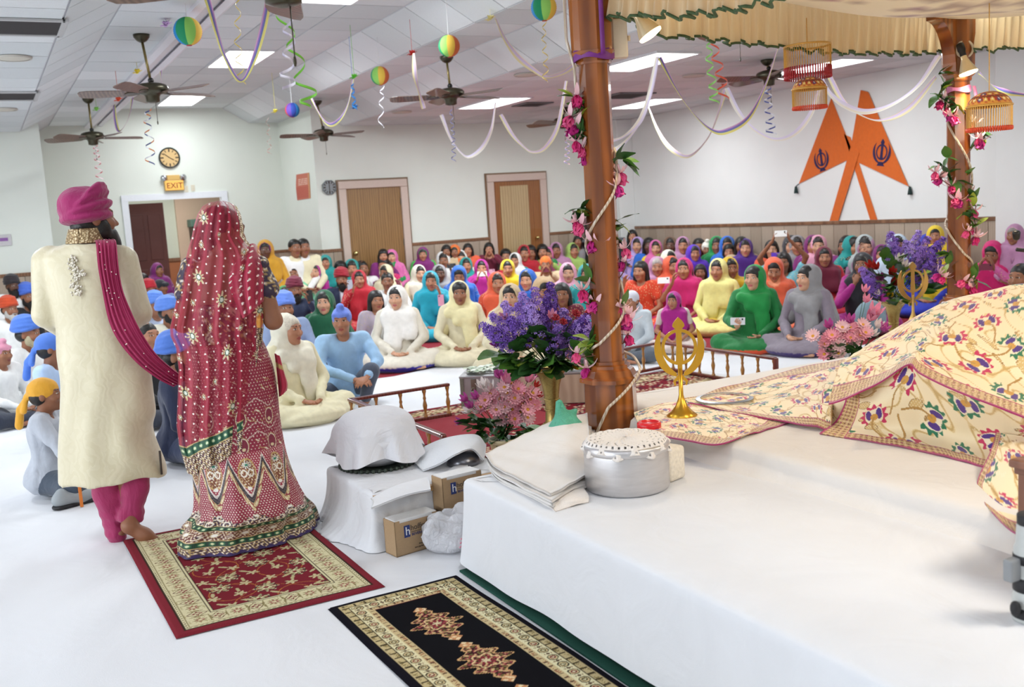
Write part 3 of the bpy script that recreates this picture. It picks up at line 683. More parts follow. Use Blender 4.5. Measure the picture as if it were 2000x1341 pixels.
    if kind in ('patka', 'cap'):
        tp = [P_ell(H((0, .016, .036)), (.087, .106, .092), .01, HR), P_sub(H((0, -.15, -.055)), (.11, .125, .088), .008, HR), P_sub(H((0, .0, -.11)), (.15, .15, .09), .02, HR)]
        if kind == 'patka' and style == 0: tp += [P_ell(H((0, -.035, .13)), (.038, .038, .034), .016), P_cap(H((-.06, -.055, .06)), H((.06, -.055, .06)), .02, None, .015)]
        if style == 1: tp += [P_ell(H((0, .112, .0)), (.03, .03, .024), .01), P_cap(H((0, .12, 0)), H((.02, .18, -.09)), .016, .026, .01), P_cap(H((.02, .18, -.09)), H((.01, .2, -.2)), .026, .03, .01), P_cap(H((0, .125, 0)), H((-.02, .15, -.1)), .014, .022, .01)]
        if kind == 'cap': tp += [P_cap(H((-.03, -.09, .045)), H((.03, -.09, .045)), .035, None, .01)]
        out['patka' if kind == 'patka' else 'cap'] = g(tp, .0105, .003, 2)
        out['hair'] = g([P_ell(H((0, .03, .0)), (.081, .084, .08), .01, HR), P_sub(H((0, -.1, -.0)), (.12, .1, .13), .01, HR)], .011, .002, 2)
    if kind == 'man':
        out['hair'] = g([P_ell(H((0, .022, .04)), (.083, .1, .084), .01, HR), P_sub(H((0, -.13, -.045)), (.1, .085, .1), .008, HR), P_sub(H((0, -.02, -.13)), (.12, .14, .1), .02, HR)], .011, .003, 2)
    res = {}
    for k, v in out.items(): res[k] = mesh_np({'garment': 'kurta' if male else 'kameez'}.get(k, k), *v[:2], True, v[2])
    res['_hc'] = hc; res['_HR'] = HR; _PC[key] = res; return res
def _noisefold(seed, fr=1.):
    r = np.random.default_rng(seed); K = [(r.normal(0, 1, 3)*np.array([22, 22, 8])*fr, r.uniform(0, 6.28), r.uniform(.5, 1)) for _ in range(5)]
    def f(X, Y, Z): return sum(a*np.sin(k[0]*X+k[1]*Y+k[2]*Z+p+1.5*np.sin(9*Z+4*X)) for k, p, a in K)/3.
    return f
def person(loc, rz, kind, label, pose='lap', hyaw=0, skin='mid', top='#ffffff', top2=None, head='#ffffff', head2=None, legs='cross', hair='#17120f', beard=None, trousers='#2a3040', sleeve='long', s=1., style=0, group=None, spark=False, vox=.021, hv=.0088, lean=0, hpitch=0, clean=False):
    d = seated(kind, pose, hyaw, hpitch, legs, sleeve, vox, hv, style, lean)
    root = link(bpy.data.objects.new('person', None)); tag(root, label, 'person', group); _OFF[root.name] = np.zeros(3)
    hm = plain('hair_black', hair, .45, nscale=90, namt=.4, bump=.4)
    mats = {'body': skin_mat(skin), 'garment': duo(top, top2 or ('#d9c690' if spark else top), spark=spark), 'scarf': duo(head, head2 or tuple(.62*v+.38*q for v, q in zip(hexc(head), (.95, .88, .7)))), 'turban': duo(head), 'patka': duo(head), 'cap': duo(head), 'hair': hm, 'beard': plain('beard', hair if beard in (None, 'none') else beard, .8, nscale=120, namt=.3, bump=.5), 'trousers': duo(trousers)}
    for k, me in d.items():
        if k.startswith('_') or (k == 'beard' and (clean or beard == 'none')): continue
        if not len(me.materials): me.materials.append(mats[k])
        share(me, me.name.split('.')[0], root, mat=mats[k])
    root.location = loc; root.rotation_euler = (0, 0, rz); root.scale = (s, s, s)
    root['_hc'] = [float(v) for v in d['_hc']]; return root
# ================================================================ floor sheet, rugs, dais and the things on them
def white_cloth(name='white_cotton', c=(.9, .905, .92), fold=.5, sc=3, fine=.15):
    key = ('wc', name)
    if key in _MC: return _MC[key]
    t = NT(name); co = t.objco(); a = t.noise(sc, 3, co, 2.5); b = t.noise(420, 2, co); w = t.n('ShaderNodeTexWave'); w.inputs['Scale'].default_value = .6; w.inputs['Distortion'].default_value = 9; w.inputs['Detail'].default_value = 2; w.inputs['Detail Scale'].default_value = .7; t.l(co, w.inputs['Vector'])
    h = t.mix(.5, a, w.outputs['Fac']); h = t.mix(fine*.3, h, b); t.col(t.mix(a, tuple(v*.97 for v in c), c)); t.set(Roughness=.9); t.b.inputs['Sheen Weight'].default_value = .15; t.bump(h, fold, .03); _MC[key] = t.m; return t.m
M_sheet = white_cloth('floor_cotton', fold=.7, sc=1.3); M_white = white_cloth(); M_whitew = white_cloth('warm_cotton', (.9, .88, .86), .5, 4)
def catmull(P, n):
    """resample control rows P (m,...,3) to n samples along axis 0"""
    P = np.asarray(P, float); m = len(P); Q = np.concatenate([2*P[:1]-P[1:2], P, 2*P[-1:]-P[-2:-1]]); t = np.linspace(0, m-1-1e-9, n); i = t.astype(int); f = (t-i).reshape((-1,)+(1,)*(P.ndim-1))
    a, b, c, d = Q[i], Q[i+1], Q[i+2], Q[i+3]
    return .5*((2*b)+(c-a)*f+(2*a-5*b+4*c-d)*f*f+(3*b-3*c+d-a)*f**3)
def net(rows, nu, nv):
    S = catmull(np.asarray(rows, float), nu); return catmull(S.transpose(1, 0, 2), nv).transpose(1, 0, 2)   # (nu,nv,3)
def sheet(name, G, thick, mat, parent=None, dye=None, smooth=True):
    """closed thin solid on a grid of points"""
    nu, nv, _ = G.shape; du = np.gradient(G, axis=0); dv = np.gradient(G, axis=1); N = np.cross(du, dv); N /= np.linalg.norm(N, axis=2)[..., None]+1e-12
    if N[..., 2].mean() < 0: N = -N
    A = G.reshape(-1, 3); B = (G-N*thick).reshape(-1, 3); F = grid_faces(nu, nv); n = nu*nv
    ed = np.concatenate([np.arange(nv), np.arange(nv-1, n, nv)[1:], np.arange(n-2, n-nv-1, -1), np.arange(n-nv, -1, -nv)[1:-1]]); e2 = np.roll(np.arange(len(ed)), -1); m = len(ed)
    st_ = 1 if n < 6000 else 4; iu = np.unique(np.append(np.arange(0, nu, st_), nu-1)); iv = np.unique(np.append(np.arange(0, nv, st_), nv-1)); Bg = (G-N*thick)[np.ix_(iu, iv)].reshape(-1, 3)     # the underside needs fewer points
    side = np.stack([ed, ed[e2], n+e2, n+np.arange(m)], 1); Fa = np.concatenate([F, side, grid_faces(len(iu), len(iv))[:, ::-1]+n+m]); V = np.concatenate([A, B[ed], Bg])
    if dye is not None: dd = dye.reshape(n, -1); dye = np.concatenate([dd, dd[ed], dye[np.ix_(iu, iv)].reshape(len(Bg), -1)])
    return mk(name, V, Fa, mat, parent, smooth, dye)
# ---- white sheet spread over the carpet in front of the seated guests
edge = [(1900, 640), (1750, 660), (1620, 690), (1540, 692), (1420, 687), (1330, 678), (1250, 676), (1060, 692), (960, 710), (870, 714), (770, 736), (700, 745), (655, 752), (600, 745), (540, 700), (400, 640), (200, 585), (-150, 590)]
pts = [onZ(x, y, 0)[:2] for x, y in edge]
poly = [(p[0], p[1]) for p in pts]+[(-4.5, 8), (-4.5, -4), (9, -4), (9.3, 6)]
fs = MB().prism(poly, .001, .008).build('floor_sheet', M_sheet); tag(fs, 'wide white cotton sheet spread over the floor in front of the seated guests', 'sheet')
# ---- painters: colour as a function of position on the textile (metres)
def fl(X, Y, cx, cy, r, n, ph=0, k=.28): a = np.arctan2(Y-cy, X-cx); d = np.hypot(X-cx, Y-cy); return d < r*(1-k+k*np.cos(n*a+ph))
def put(C, m, c): C[m] = srgb(c)[:3]
def noise2(X, Y, s, seed=0):
    r = np.random.default_rng(seed); return sum(np.sin(X*s*r.normal(0, 1)+Y*s*r.normal(0, 1)+r.uniform(0, 6)) for _ in range(6))/3
def rug_red(X, Y, w, l):
    C = np.zeros(X.shape+(3,)); C[:] = srgb('#802a34')[:3]; e = np.minimum(np.minimum(X, w-X), np.minimum(Y, l-Y))
    put(C, (e > .04), '#3a2a22'); put(C, e > .046, '#d8cfa6'); put(C, (e > .05) & ((np.floor((X+Y)*90) % 2) == 0) & (e < .058), '#5a4a36'); put(C, (e > .058), '#d9d0a8')
    put(C, (e > .062) & (e < .066), '#8b7f58')
    b = (e > .066) & (e < .165); horiz = np.minimum(X, w-X) > np.minimum(Y, l-Y); s = np.where(horiz, X, Y); q = np.where(horiz, np.minimum(Y, l-Y), np.minimum(X, w-X))-.1155
    i = np.floor(s/.075); ls = s-(i+.5)*.075
    n = noise2(X, Y, 160, 3); put(C, b & (n > .85), '#b5a87c')
    loz = (i % 2 == 0); put(C, b & loz & (np.abs(ls)/.036+np.abs(q)/.044 < 1), '#5a2a2a'); put(C, b & loz & (np.abs(ls)/.031+np.abs(q)/.038 < 1), '#d8cfa6'); put(C, b & loz & fl(ls, q, 0, 0, .022, 4), '#7c3136'); put(C, b & loz & (np.hypot(ls, q) < .008), '#d8cfa6')
    put(C, b & ~loz & fl(ls, q, 0, 0, .032, 8), '#9a8d62'); put(C, b & ~loz & fl(ls, q, 0, 0, .023, 8), '#a3605a'); put(C, b & ~loz & (np.hypot(ls, q) < .01), '#d8cfa6')
    st = np.abs(np.abs(ls)-.03-.25*np.abs(q)) < .005; put(C, b & st & loz, '#8d7f56')
    put(C, (e > .165), '#3a2a22'); put(C, (e > .17), '#d8cfa6'); put(C, (e > .178), '#3d2c28'); f = e > .183; put(C, f, '#7a2630')
    # field: curling vines, palmettes and leaves
    for a, ph in ((.11, 0), (.11, math.pi)):
        v = np.abs((X-w/2)-(.16*np.sin(Y*9+ph)))-.0022; put(C, f & (v < 0), '#b5703c')
    v = np.abs(np.hypot(X-w/2-.12, (Y % .34)-.17)-.1) < .0022; put(C, f & v, '#b5703c'); v = np.abs(np.hypot(X-w/2+.13, ((Y+.17) % .34)-.17)-.1) < .0022; put(C, f & v, '#b5703c')
    r = np.random.default_rng(8); k = 0
    for jy in range(int(l/.115)):
        for jx in range(5):
            cx = w/2+(jx-2)*.11+(.05 if jy % 2 else 0); cy = .07+jy*.115; big = (jx+jy*2) % 3 == 0; R = .056 if big else .03; nn = 8 if big else 5; ph = r.uniform(0, 6)
            put(C, f & fl(X, Y, cx, cy, R, nn, ph, .32), '#cfc49a'); put(C, f & fl(X, Y, cx, cy, R*.72, nn, ph+.6, .3), '#8f8a62' if big else '#c3b78c')
            if big: put(C, f & fl(X, Y, cx, cy, R*.5, 6, ph), '#d8cfa6'); put(C, f & (np.hypot(X-cx, Y-cy) < R*.2), '#7b2a30'); put(C, f & (np.abs(np.hypot(X-cx, Y-cy)-R*.8) < .003), '#4a4038')
            lx, ly = cx+.05*math.cos(ph), cy+.05*math.sin(ph); u = (X-lx)*math.cos(ph)+(Y-ly)*math.sin(ph); vv = -(X-lx)*math.sin(ph)+(Y-ly)*math.cos(ph); put(C, f & ((u/.026)**2+(vv/.008)**2 < 1), '#bdb185')
    C *= (.93+.10*noise2(X, Y, 900, 9))[..., None]; return np.clip(C, 0, 1)
def rug_black(X, Y, w, l):
    C = np.zeros(X.shape+(3,)); C[:] = srgb('#121018')[:3]; e = np.minimum(np.minimum(X, w-X), np.minimum(Y, l-Y)); horiz = np.minimum(X, w-X) > np.minimum(Y, l-Y); s = np.where(horiz, X, Y)
    put(C, e > .034, '#c3b184'); n = noise2(X, Y, 300, 4); b1 = (e > .038) & (e < .062); put(C, b1 & (n > .5), '#8b7a4e'); put(C, b1 & ((s*22 % 1) < .22), '#4a402c'); put(C, (e > .062), '#3d3020'); put(C, e > .065, '#dcd3aa')
    b2 = (e > .065) & (e < .118); q = np.where(horiz, np.minimum(Y, l-Y), np.minimum(X, w-X))-.0915; P = .066; i = np.floor(s/P); ls = s-(i+.5)*P
    oc = np.maximum(np.maximum(np.abs(ls), np.abs(q)), (np.abs(ls)+np.abs(q))*.72); put(C, b2 & (oc < .021), '#2f2a22'); put(C, b2 & (oc < .0165), '#cdb88a'); put(C, b2 & (oc < .011) & (i % 2 == 0), '#7c3136'); put(C, b2 & (oc < .011) & (i % 2 == 1), '#5c5236'); put(C, b2 & (oc < .005), '#dcd3aa')
    ls2 = np.abs(ls)-P/2; put(C, b2 & (np.abs(ls2)+np.abs(q) < .009), '#5a4636'); put(C, b2 & (np.hypot(ls2, np.abs(q)-.013) < .004), '#8a6c50')
    put(C, (e > .118), '#3d3020'); put(C, (e > .121), '#c9b487'); b3 = (e > .122) & (e < .142); put(C, b3 & (n < -.4), '#9c6a4c'); put(C, b3 & ((s*30 % 1) < .2), '#5a4030'); put(C, e > .143, '#7c3038'); f = e > .147; put(C, f, '#0c0b10')
    for k in range(8):
        cy = l-.42-.40*k; x = X-w/2; y = Y-cy; t = np.abs(y)/.17; half = .105*(1-t**1.3)*(.82+.25*np.cos(y*95)); m = f & (t < 1) & (np.abs(x) < half)
        n2 = noise2(X, Y, 230, 20); put(C, m, '#3a1c20'); put(C, m & (n2 > .15), '#9c4a4c'); put(C, m & (n2 > .55), '#c5ab78'); put(C, m & (n2 < -.55), '#6e6238')
        put(C, m & (np.abs(np.abs(x)-half) < .008), '#c9a070'); r = np.hypot(x/.9, y); put(C, f & (np.abs(r-.05-.008*np.cos(6*np.arctan2(y, x))) < .004), '#d5b88a'); put(C, f & fl(x, y, 0, 0, .038, 8), '#7e2d36'); put(C, f & fl(x, y, 0, 0, .02, 6), '#cfc09a'); tip = f & (np.abs(x) < .03*(1-np.abs(np.abs(y)-.16)/.03)) & (np.abs(np.abs(y)-.16) < .03); put(C, tip, '#c08a60'); put(C, tip & (n2 > .3), '#e0c9a0')
    C *= (1+.10*noise2(X, Y, 900, 9))[..., None]; return np.clip(C, 0, 1)
def rug_persian(X, Y, w, l):
    C = np.zeros(X.shape+(3,)); C[:] = srgb('#7d1f2b')[:3]; e = np.minimum(np.minimum(X, w-X), np.minimum(Y, l-Y)); n = noise2(X, Y, 46, 14); n2 = noise2(X, Y, 95, 15)
    put(C, (n > .45), '#cdb89a'); put(C, (n > .75), '#8a5a50'); put(C, (n < -.7), '#3d2430'); put(C, (n2 > .8), '#d8c8a8'); b = (e > .08) & (e < .36); put(C, b, '#d2bf9c'); put(C, b & (n > .2), '#8c2c34'); put(C, b & (n2 > .5), '#5c3a38'); put(C, b & (n < -.5), '#9c8a62'); put(C, (np.abs(e-.08) < .012) | (np.abs(e-.36) < .012), '#3a2426'); put(C, e < .05, '#7d1f2b'); return C
def rug(name, x0, x1, y0, y1, painter, step, label, z0=.009, th=.011, rot=0):
    w, l = x1-x0, y1-y0; nx, ny = int(w/step)+1, int(l/step)+1; X, Y = np.meshgrid(np.linspace(0, w, nx), np.linspace(0, l, ny)); C = painter(X, Y, w, l)
    e = np.minimum(np.minimum(X, w-X), np.minimum(Y, l-Y)); Z = z0+th*np.clip(e/.01, .25, 1)+.002*noise2(X, Y, 7, 2); cx, cy = (x0+x1)/2, (y0+y1)/2; ca, sa = math.cos(rot), math.sin(rot)
    G = np.stack([cx+(X-w/2)*ca-(Y-l/2)*sa, cy+(X-w/2)*sa+(Y-l/2)*ca, Z], -1); t = attrmat(name+'_pile', 1, 500, .5, sheen=0); t.node_tree.nodes['Principled BSDF'].inputs['Specular IOR Level'].default_value = .08; o = mk(name, G.reshape(-1, 3), grid_faces(ny, nx), t, None, True, C.reshape(-1, 3)); return tag(o, label, 'rug')
rug('rug', .48, 1.335, 3.845, 5.29, rug_red, .0045, 'red rug with cream floral border under the bride in the maroon skirt', rot=.012)
rug('rug', 1.085, 1.665, 1.75, 3.775, rug_black, .0043, 'black runner rug with cream medallion border alongside the white dais', rot=.02)
rug('rug', 2.3, 5.45, 4.62, 7.28, rug_persian, .021, 'large dark red patterned rug inside the little wooden railings', z0=.009)
rm = MB().box((2.95, 6.45, .026), (.66, .36, .004)).build('carpet_mat', plain('mat_red', '#8c1626', .95, bump=.4, nscale=200)); tag(rm, 'plain deep red mat behind the left wooden railing', 'mat')
gm = MB().box((1.83, 1.7, .013), (.155, 2.12, .004)).build('green_carpet', plain('green_pile', '#0d4a3c', .95, bump=.6, nscale=240)); tag(gm, 'dark green carpet strip showing under the hem of the dais sheet', 'carpet')
# ---- draped boxes
def drape_box(name, x0, x1, y0, y1, zt, zb, mat, parent, r=.05, wave=.02, flare=.03, seed=1, lift=.01, n=420, spread=None):
    rs = np.random.default_rng(seed); per = []; cx, cy = (x0+x1)/2, (y0+y1)/2; L = []
    t = np.linspace(0, 1, n, endpoint=False); hx, hy = (x1-x0)/2, (y1-y0)/2; P = 4*(hx+hy); s = t*P; pts = np.zeros((n, 2)); nr = np.zeros((n, 2))
    for k in range(n):      # rectangle with rounded normals
        d = s[k]
        if d < 2*hx: p = (-hx+d, -hy); q = (0, -1)
        elif d < 2*hx+2*hy: p = (hx, -hy+d-2*hx); q = (1, 0)
        elif d < 4*hx+2*hy: p = (hx-(d-2*hx-2*hy), hy); q = (0, 1)
        else: p = (-hx, hy-(d-4*hx-2*hy)); q = (-1, 0)
        pts[k] = p; nr[k] = q
    m = max(3, int(n*r*1.6/P))
    ker = np.hanning(2*m+3)[1:-1]; ker /= ker.sum()
    sm = lambda a: np.stack([np.convolve(np.concatenate([a[-m:, i], a[:, i], a[:m], ][0:0] or [a[-m:, i], a[:, i], a[:m, i]]), ker, 'valid') for i in range(2)], 1)
    pts = sm(pts); nr = sm(nr); nr /= np.linalg.norm(nr, axis=1)[:, None]
    wv = sum(rs.uniform(.4, 1)*np.sin(2*np.pi*t*f+rs.uniform(0, 6.3)) for f in (5, 9, 14, 21, 31, 47))/3
    wl = sum(rs.uniform(.4, 1)*np.sin(2*np.pi*t*f+rs.uniform(0, 6.3)) for f in (3, 5, 8))/2
    prof = [(-.6, zt), (-.12, zt+.002), (-r*.9, zt), (-r*.45, zt-r*.1), (-r*.12, zt-r*.4), (0, zt-r)]+[(None, f) for f in np.linspace(.12, 1, 12)]
    V = []
    for a, z in prof:
        if a is not None:
            off = a if a > -.5 else -min(hx, hy)*.92; V.append(np.column_stack([pts+nr*off if a > -.5 else pts*(.1), np.full(n, z)]))
        else:
            f = z; zz = (zt-r)+(zb+lift*(1+wl)-(zt-r))*f; out = flare*f**1.5+wave*f*wv+(0 if spread is None else spread(pts[:, 0], pts[:, 1], f)); V.append(np.column_stack([pts+nr*out[:, None], zz]))
    nr_ = len(V); V = np.concatenate(V)+np.array([cx, cy, 0]); F = grid_faces(nr_, n, True); F = np.concatenate([F]); cap = [tuple(range(n-1, -1, -1))]
    return mk(name, V, [tuple(q) for q in F[:, ::-1]]+[tuple(range(n))], mat, parent, True)
ds = thing('dais', (1.75, 3.9, .009), 'low dais under a white sheet that fills the lower right, hem above green carpet', 'platform')
MB().box((4.28, 1.45, .2), (2.46, 2.35, .185), bev=.02).build('platform', plain('platform_ply', '#8a6a4a', .8), ds)
drape_box('sheet', 1.735, 6.8, -1.0, 3.885, .402, .03, M_white, ds, .035, .013, .035, 3, .012, 900)
mt = thing('mattress', (2.7, 3.98, .402), 'flat white sheeted mattress on the dais carrying the embroidered cloths', 'mattress')
drape_box('cover', 2.73, 6.6, .7, 4.04, .5, .399, M_whitew, mt, .05, .014, .05, 9, .0, 700)
drape_box('end_cover', 2.94, 6.6, 3.95, 4.55, .498, .02, M_whitew, mt, .04, .01, .01, 11, .006, 300)
# ---- small low table under a draped white cloth
tb = thing('low_table', (1.45, 5.0, .009), 'low table under a white cloth that holds the covered bowl and napkins', 'table')
MB().box((1.85, 4.66, .255), (.36, .35, .012)).build('tabletop', plain('pine', '#b08a5a', .6), tb)
lg = None
for x in (1.55, 2.15):
    for y in (4.37, 4.95): MB().box((x, y, .126), (.02, .02, .117)).build('leg', plain('pine', '#b08a5a', .6), tb)
def _spread(x, y, f): return .10*f**3*np.exp(-((x+.45)**2+(y+.0)**2)/.05)+.03*f**3*(x < -.3)
drape_box('tablecloth', 1.475, 2.23, 4.33, 5.03, .272, .012, white_cloth('table_cotton', fold=.7, sc=5), tb, .03, .014, .02, 5, .0, 500, _spread)
# covered bowl on its tray
bc = onZ(738, 905, .275)
tr = thing('tray', (bc[0], bc[1], .276), 'dark green lacy round tray under the covered bowl on the low table', 'tray')
t_ = MB(); n = 48
prof = [(.001, .277), (.17, .277), (.195, .281), (.198, .285), (.19, .285), (.168, .281), (.001, .281)]
t_.lathe(prof, (bc[0], bc[1], 0), 48, cap=False); t_.build('plate', plain('tray_green', '#39443a', .5, nscale=180, namt=.7, bump=.4), tr, True)
bd = MB()
for k in range(40): a = k*math.pi/20; bd.ball((bc[0]+.197*math.cos(a), bc[1]+.197*math.sin(a), .283), .011, 6, 4)
bd.build('scalloped_rim', plain('tray_green', '#39443a', .5, nscale=180, namt=.7, bump=.4), tr, True)
bw = thing('covered_bowl', (bc[0], bc[1], .286), 'big round bowl hidden under a draped white cloth on the low table', 'bowl')
MB().lathe([(.1, .286), (.12, .29), (.175, .33), (.205, .39), (.215, .43), (.2, .435), (.001, .45)], (bc[0], bc[1], 0), 40, cap=False).build('bowl', plain('enamel_white', (.86, .86, .88), .25), bw, True)
th = np.linspace(0, 2*np.pi, 160, endpoint=False); rows = []
for i, f in enumerate(np.linspace(0, 1, 34)):
    if f < .55: g = f/.55; r = .218*np.sin(g*np.pi/2)**.85; z = .575-.13*(1-np.cos(g*np.pi/2))**1.2
    else: g = (f-.55)/.45; r = .218+.028*g; z = .445-.115*g
    fold = (.018*np.sin(5*th+.6)+.014*np.sin(9*th+2)+.008*np.sin(16*th))*max(0, f-.35)*1.8; cor = .06*max(0, f-.6)*np.cos(4*(th-.5))
    rows.append(np.stack([bc[0]+(r+fold)*np.cos(th), bc[1]+(r+fold)*np.sin(th), z-cor*1.3-.012*np.sin(3*th+1)*(f > .3)*f], 1))
V = np.concatenate(rows); o = mk('cover_cloth', V, grid_faces(34, 160, True)[:, ::-1], white_cloth('bowl_cotton', (.9, .9, .92), .8, 7), bw)
# steel dish with towel draped over, folded napkin pad
def net_px(rows): return [[onZ(x, y, z) for x, y, z in r] for r in rows]
dc = onZ(905, 905, .275); sd = thing('steel_dish', (dc[0], dc[1], .275), 'upturned steel dish half hidden by the small towel on the low table', 'dish')
MB().lathe([(.085, .276), (.088, .28), (.08, .31), (.06, .335), (.001, .34)], (dc[0], dc[1], 0), 32, cap=False).build('dish', plain('steel_dark', '#77777c', .3, 1), sd, True)
tw = sheet('towel', net(net_px([[(800, 893, .29), (835, 868, .335), (880, 852, .375), (930, 848, .355), (950, 868, .31)], [(812, 905, .285), (845, 880, .34), (885, 866, .382), (930, 862, .365), (948, 885, .30)], [(825, 918, .282), (858, 905, .32), (890, 886, .378), (922, 876, .37), (945, 898, .29)]]), 30, 40), .008, white_cloth('terry', (.9, .91, .93), .5, 30)); tag(tw, 'small white towel arched over the steel dish on the low table', 'towel')
npd = sheet('napkin', net(net_px([[(868, 922, .278), (890, 908, .283), (912, 905, .28)], [(872, 928, .295), (895, 915, .305), (915, 912, .30)], [(880, 935, .278), (900, 924, .283), (916, 920, .278)]]), 14, 18), .01, M_white); tag(npd, 'folded white pad lying in front of the steel dish', 'napkin')
nk = sheet('napkin', net(net_px([[(722, 972, .29), (770, 945, .297), (835, 932, .292)], [(730, 978, .287), (785, 956, .296), (838, 942, .289)], [(726, 990, .281), (790, 968, .288), (840, 956, .281)]])+rng.normal(0, .003, (3, 3, 3)), 26, 40), .008, M_white); tag(nk, 'crumpled white napkins lying along the near edge of the low table', 'napkin')
# ---- cartons of napkins
M_card = plain('cardboard', '#a98c6a', .85, nscale=120, namt=.08, bump=.1); M_cardd = plain('cardboard_inside', '#8f7556', .9); M_ink = plain('navy_ink', '#27366f', .7); M_inkd = plain('dark_ink', '#4a4038', .8); M_paper = plain('napkin_paper', (.9, .9, .9), .9, nscale=30, bump=.1)
def text(body, size, M4, mat, name, parent, ext=.0006, align='LEFT'):
    c = bpy.data.curves.new(name, 'FONT'); c.body = body; c.size = size; c.extrude = ext; c.align_x = align; c.resolution_u = 3; c.materials.append(mat); o = link(bpy.data.objects.new(name, c)); M = Matrix(M4)
    if parent is not None:
        o.parent = parent; M.translation = M.translation-Vector(_OFF.get(parent.name, np.zeros(3)))
    o.matrix_local = M; dg = bpy.context.evaluated_depsgraph_get(); me = bpy.data.meshes.new_from_object(o.evaluated_get(dg)); me.name = name
    n = obj(name, me, None, parent); n.matrix_local = M; bpy.data.objects.remove(o); n.name = name; return n
def carton(p, ang, w, d, h, z0, label, writing=True):
    """p: near corner where the two visible faces meet; front runs along ang"""
    u = np.array([math.cos(ang), math.sin(ang), 0]); v = np.array([-math.sin(ang), math.cos(ang), 0]); o0 = np.array([p[0], p[1], z0]); t = thing('carton', tuple(o0), label, 'box', 'open cartons of napkins')
    Rz = np.stack([u, v, (0, 0, 1)], 1); c = MB(); k = .004
    def bx(a, b, m): m.box(o0+Rz @ ((np.array(a)+np.array(b))/2), np.abs(np.array(b)-np.array(a))/2, M=Rz)
    bx((0, 0, 0), (w, k, h-.012), c); bx((0, d-k, 0), (w, d, h), c); bx((0, 0, 0), (k, d, h), c); bx((w-k, 0, 0), (w, d, h), c); bx((0, 0, 0), (w, d, k), c); bx((.0, 0, h-.012), (w*.12, k, h), c); bx((w*.88, 0, h-.012), (w, k, h), c); c.build('box', M_card, t)
    s = MB()
    for j in range(6): bx((.008, .006, h*.3+j*.02*h), (w-.008, d-.008, h*(.86+.028*j) if j == 5 else h*.3+(j+.8)*.02*h), s)
    s.build('napkin_stack', M_paper, t); f = MB(); bx((.006, .004, h-.003), (w-.006, d-.006, h+.004), f); f.build('top_napkin', M_paper, t)
    if writing:
        def F(x, z): q = o0+u*x*w-v*.0012+np.array([0, 0, z*h]); return [[u[0], 0, -v[0], q[0]], [u[1], 0, -v[1], q[1]], [0, 1, 0, q[2]], [0, 0, 0, 1]]
        lg = MB(); q = o0+u*w*.27-v*.0012+np.array([0, 0, h*.66]); lg.box(q, (w*.065, .001, h*.17), M=Rz); lg.build('logo', M_ink, t); text('h', h*.34, F(.225, .555), M_paper, 'logo_letter', t, .0016)
        text('hoffmaster', w*.155, F(.35, .66), M_inkd, 'lettering', t); text('BEVERAGE NAPKINS', w*.075, F(.37, .50), M_ink, 'lettering', t); text('Printed in U.S.A.', w*.045, F(.52, .20), M_inkd, 'lettering', t); text('two ply facial quality tissue', w*.045, F(.42, .12), M_inkd, 'lettering', t)
        ln = MB(); q = o0+u*w*.63-v*.001+np.array([0, 0, h*.61]); ln.box(q, (w*.27, .0006, h*.006), M=Rz); ln.build('rule', M_inkd, t)
    return t
a_ = onZ(764, 1087, .008); b_ = onZ(833, 1060, .008); ang = math.atan2(b_[1]-a_[1], b_[0]-a_[0])
ang = .16
carton((1.52, 4.165), ang, .235, .10, .165, .009, 'open brown carton of white napkins on the floor nearest the red rug')
a2 = onZ(851, 1040, .009)
c2 = carton((1.80, 4.215), ang-.06, .215, .10, .135, .009, 'brown carton on the floor, mostly hidden under another carton and a plastic bag')
carton((1.795, 4.222), ang-.05, .22, .10, .165, .150, 'upper brown napkin carton stacked level with the low table')
# ---- white carrier bag with pink print
bp = onZ(872, 1088, .0)
def bagmat(name, c, alpha, rough=.3):
    t = NT(name); t.col(c); t.set(Roughness=rough); t.b.inputs['Alpha'].default_value = alpha; t.b.inputs['Transmission Weight'].default_value = .1; t.bump(t.noise(26, 4, t.objco(), 2), .7, .02); return t.m
nfb = _noisefold(21, 4.2)
bx_, by_ = bp[0]+.055, bp[1]+.045
V, F = sdf_mesh([P_ell((bx_, by_, .07), (.1, .095, .065), .04), P_ell((bx_+.05, by_+.03, .1), (.08, .09, .09), .04), P_cap((bx_-.05, by_+.05, .13), (bx_+.09, by_+.06, .16), .05, .04, .03), P_ell((bx_-.06, by_+.03, .09), (.07, .07, .08), .02), P_sub((bx_+.02, by_+.03, .22), (.1, .05, .07), .01)], .0085, lambda X, Y, Z: .017*nfb(X, Y, Z))
V[:, 2] = np.maximum(V[:, 2], .0095); bg = thing('plastic_bag', (bx_, by_, .009), 'thin white carrier bag with faint pink print slumped beside the cartons', 'bag'); mk('bag', V, F, bagmat('white_film', (.93, .93, .95), .78), bg)
ps = MB()
for k in range(3): ps.box((bx_+.02+.02*k*0, by_-.098+.002*k, .06+.016*k), (.045-.008*k, .0015, .003), rz=.5)
ps.build('pink_print', plain('pink_ink', '#f0a0b0', .6), bg)
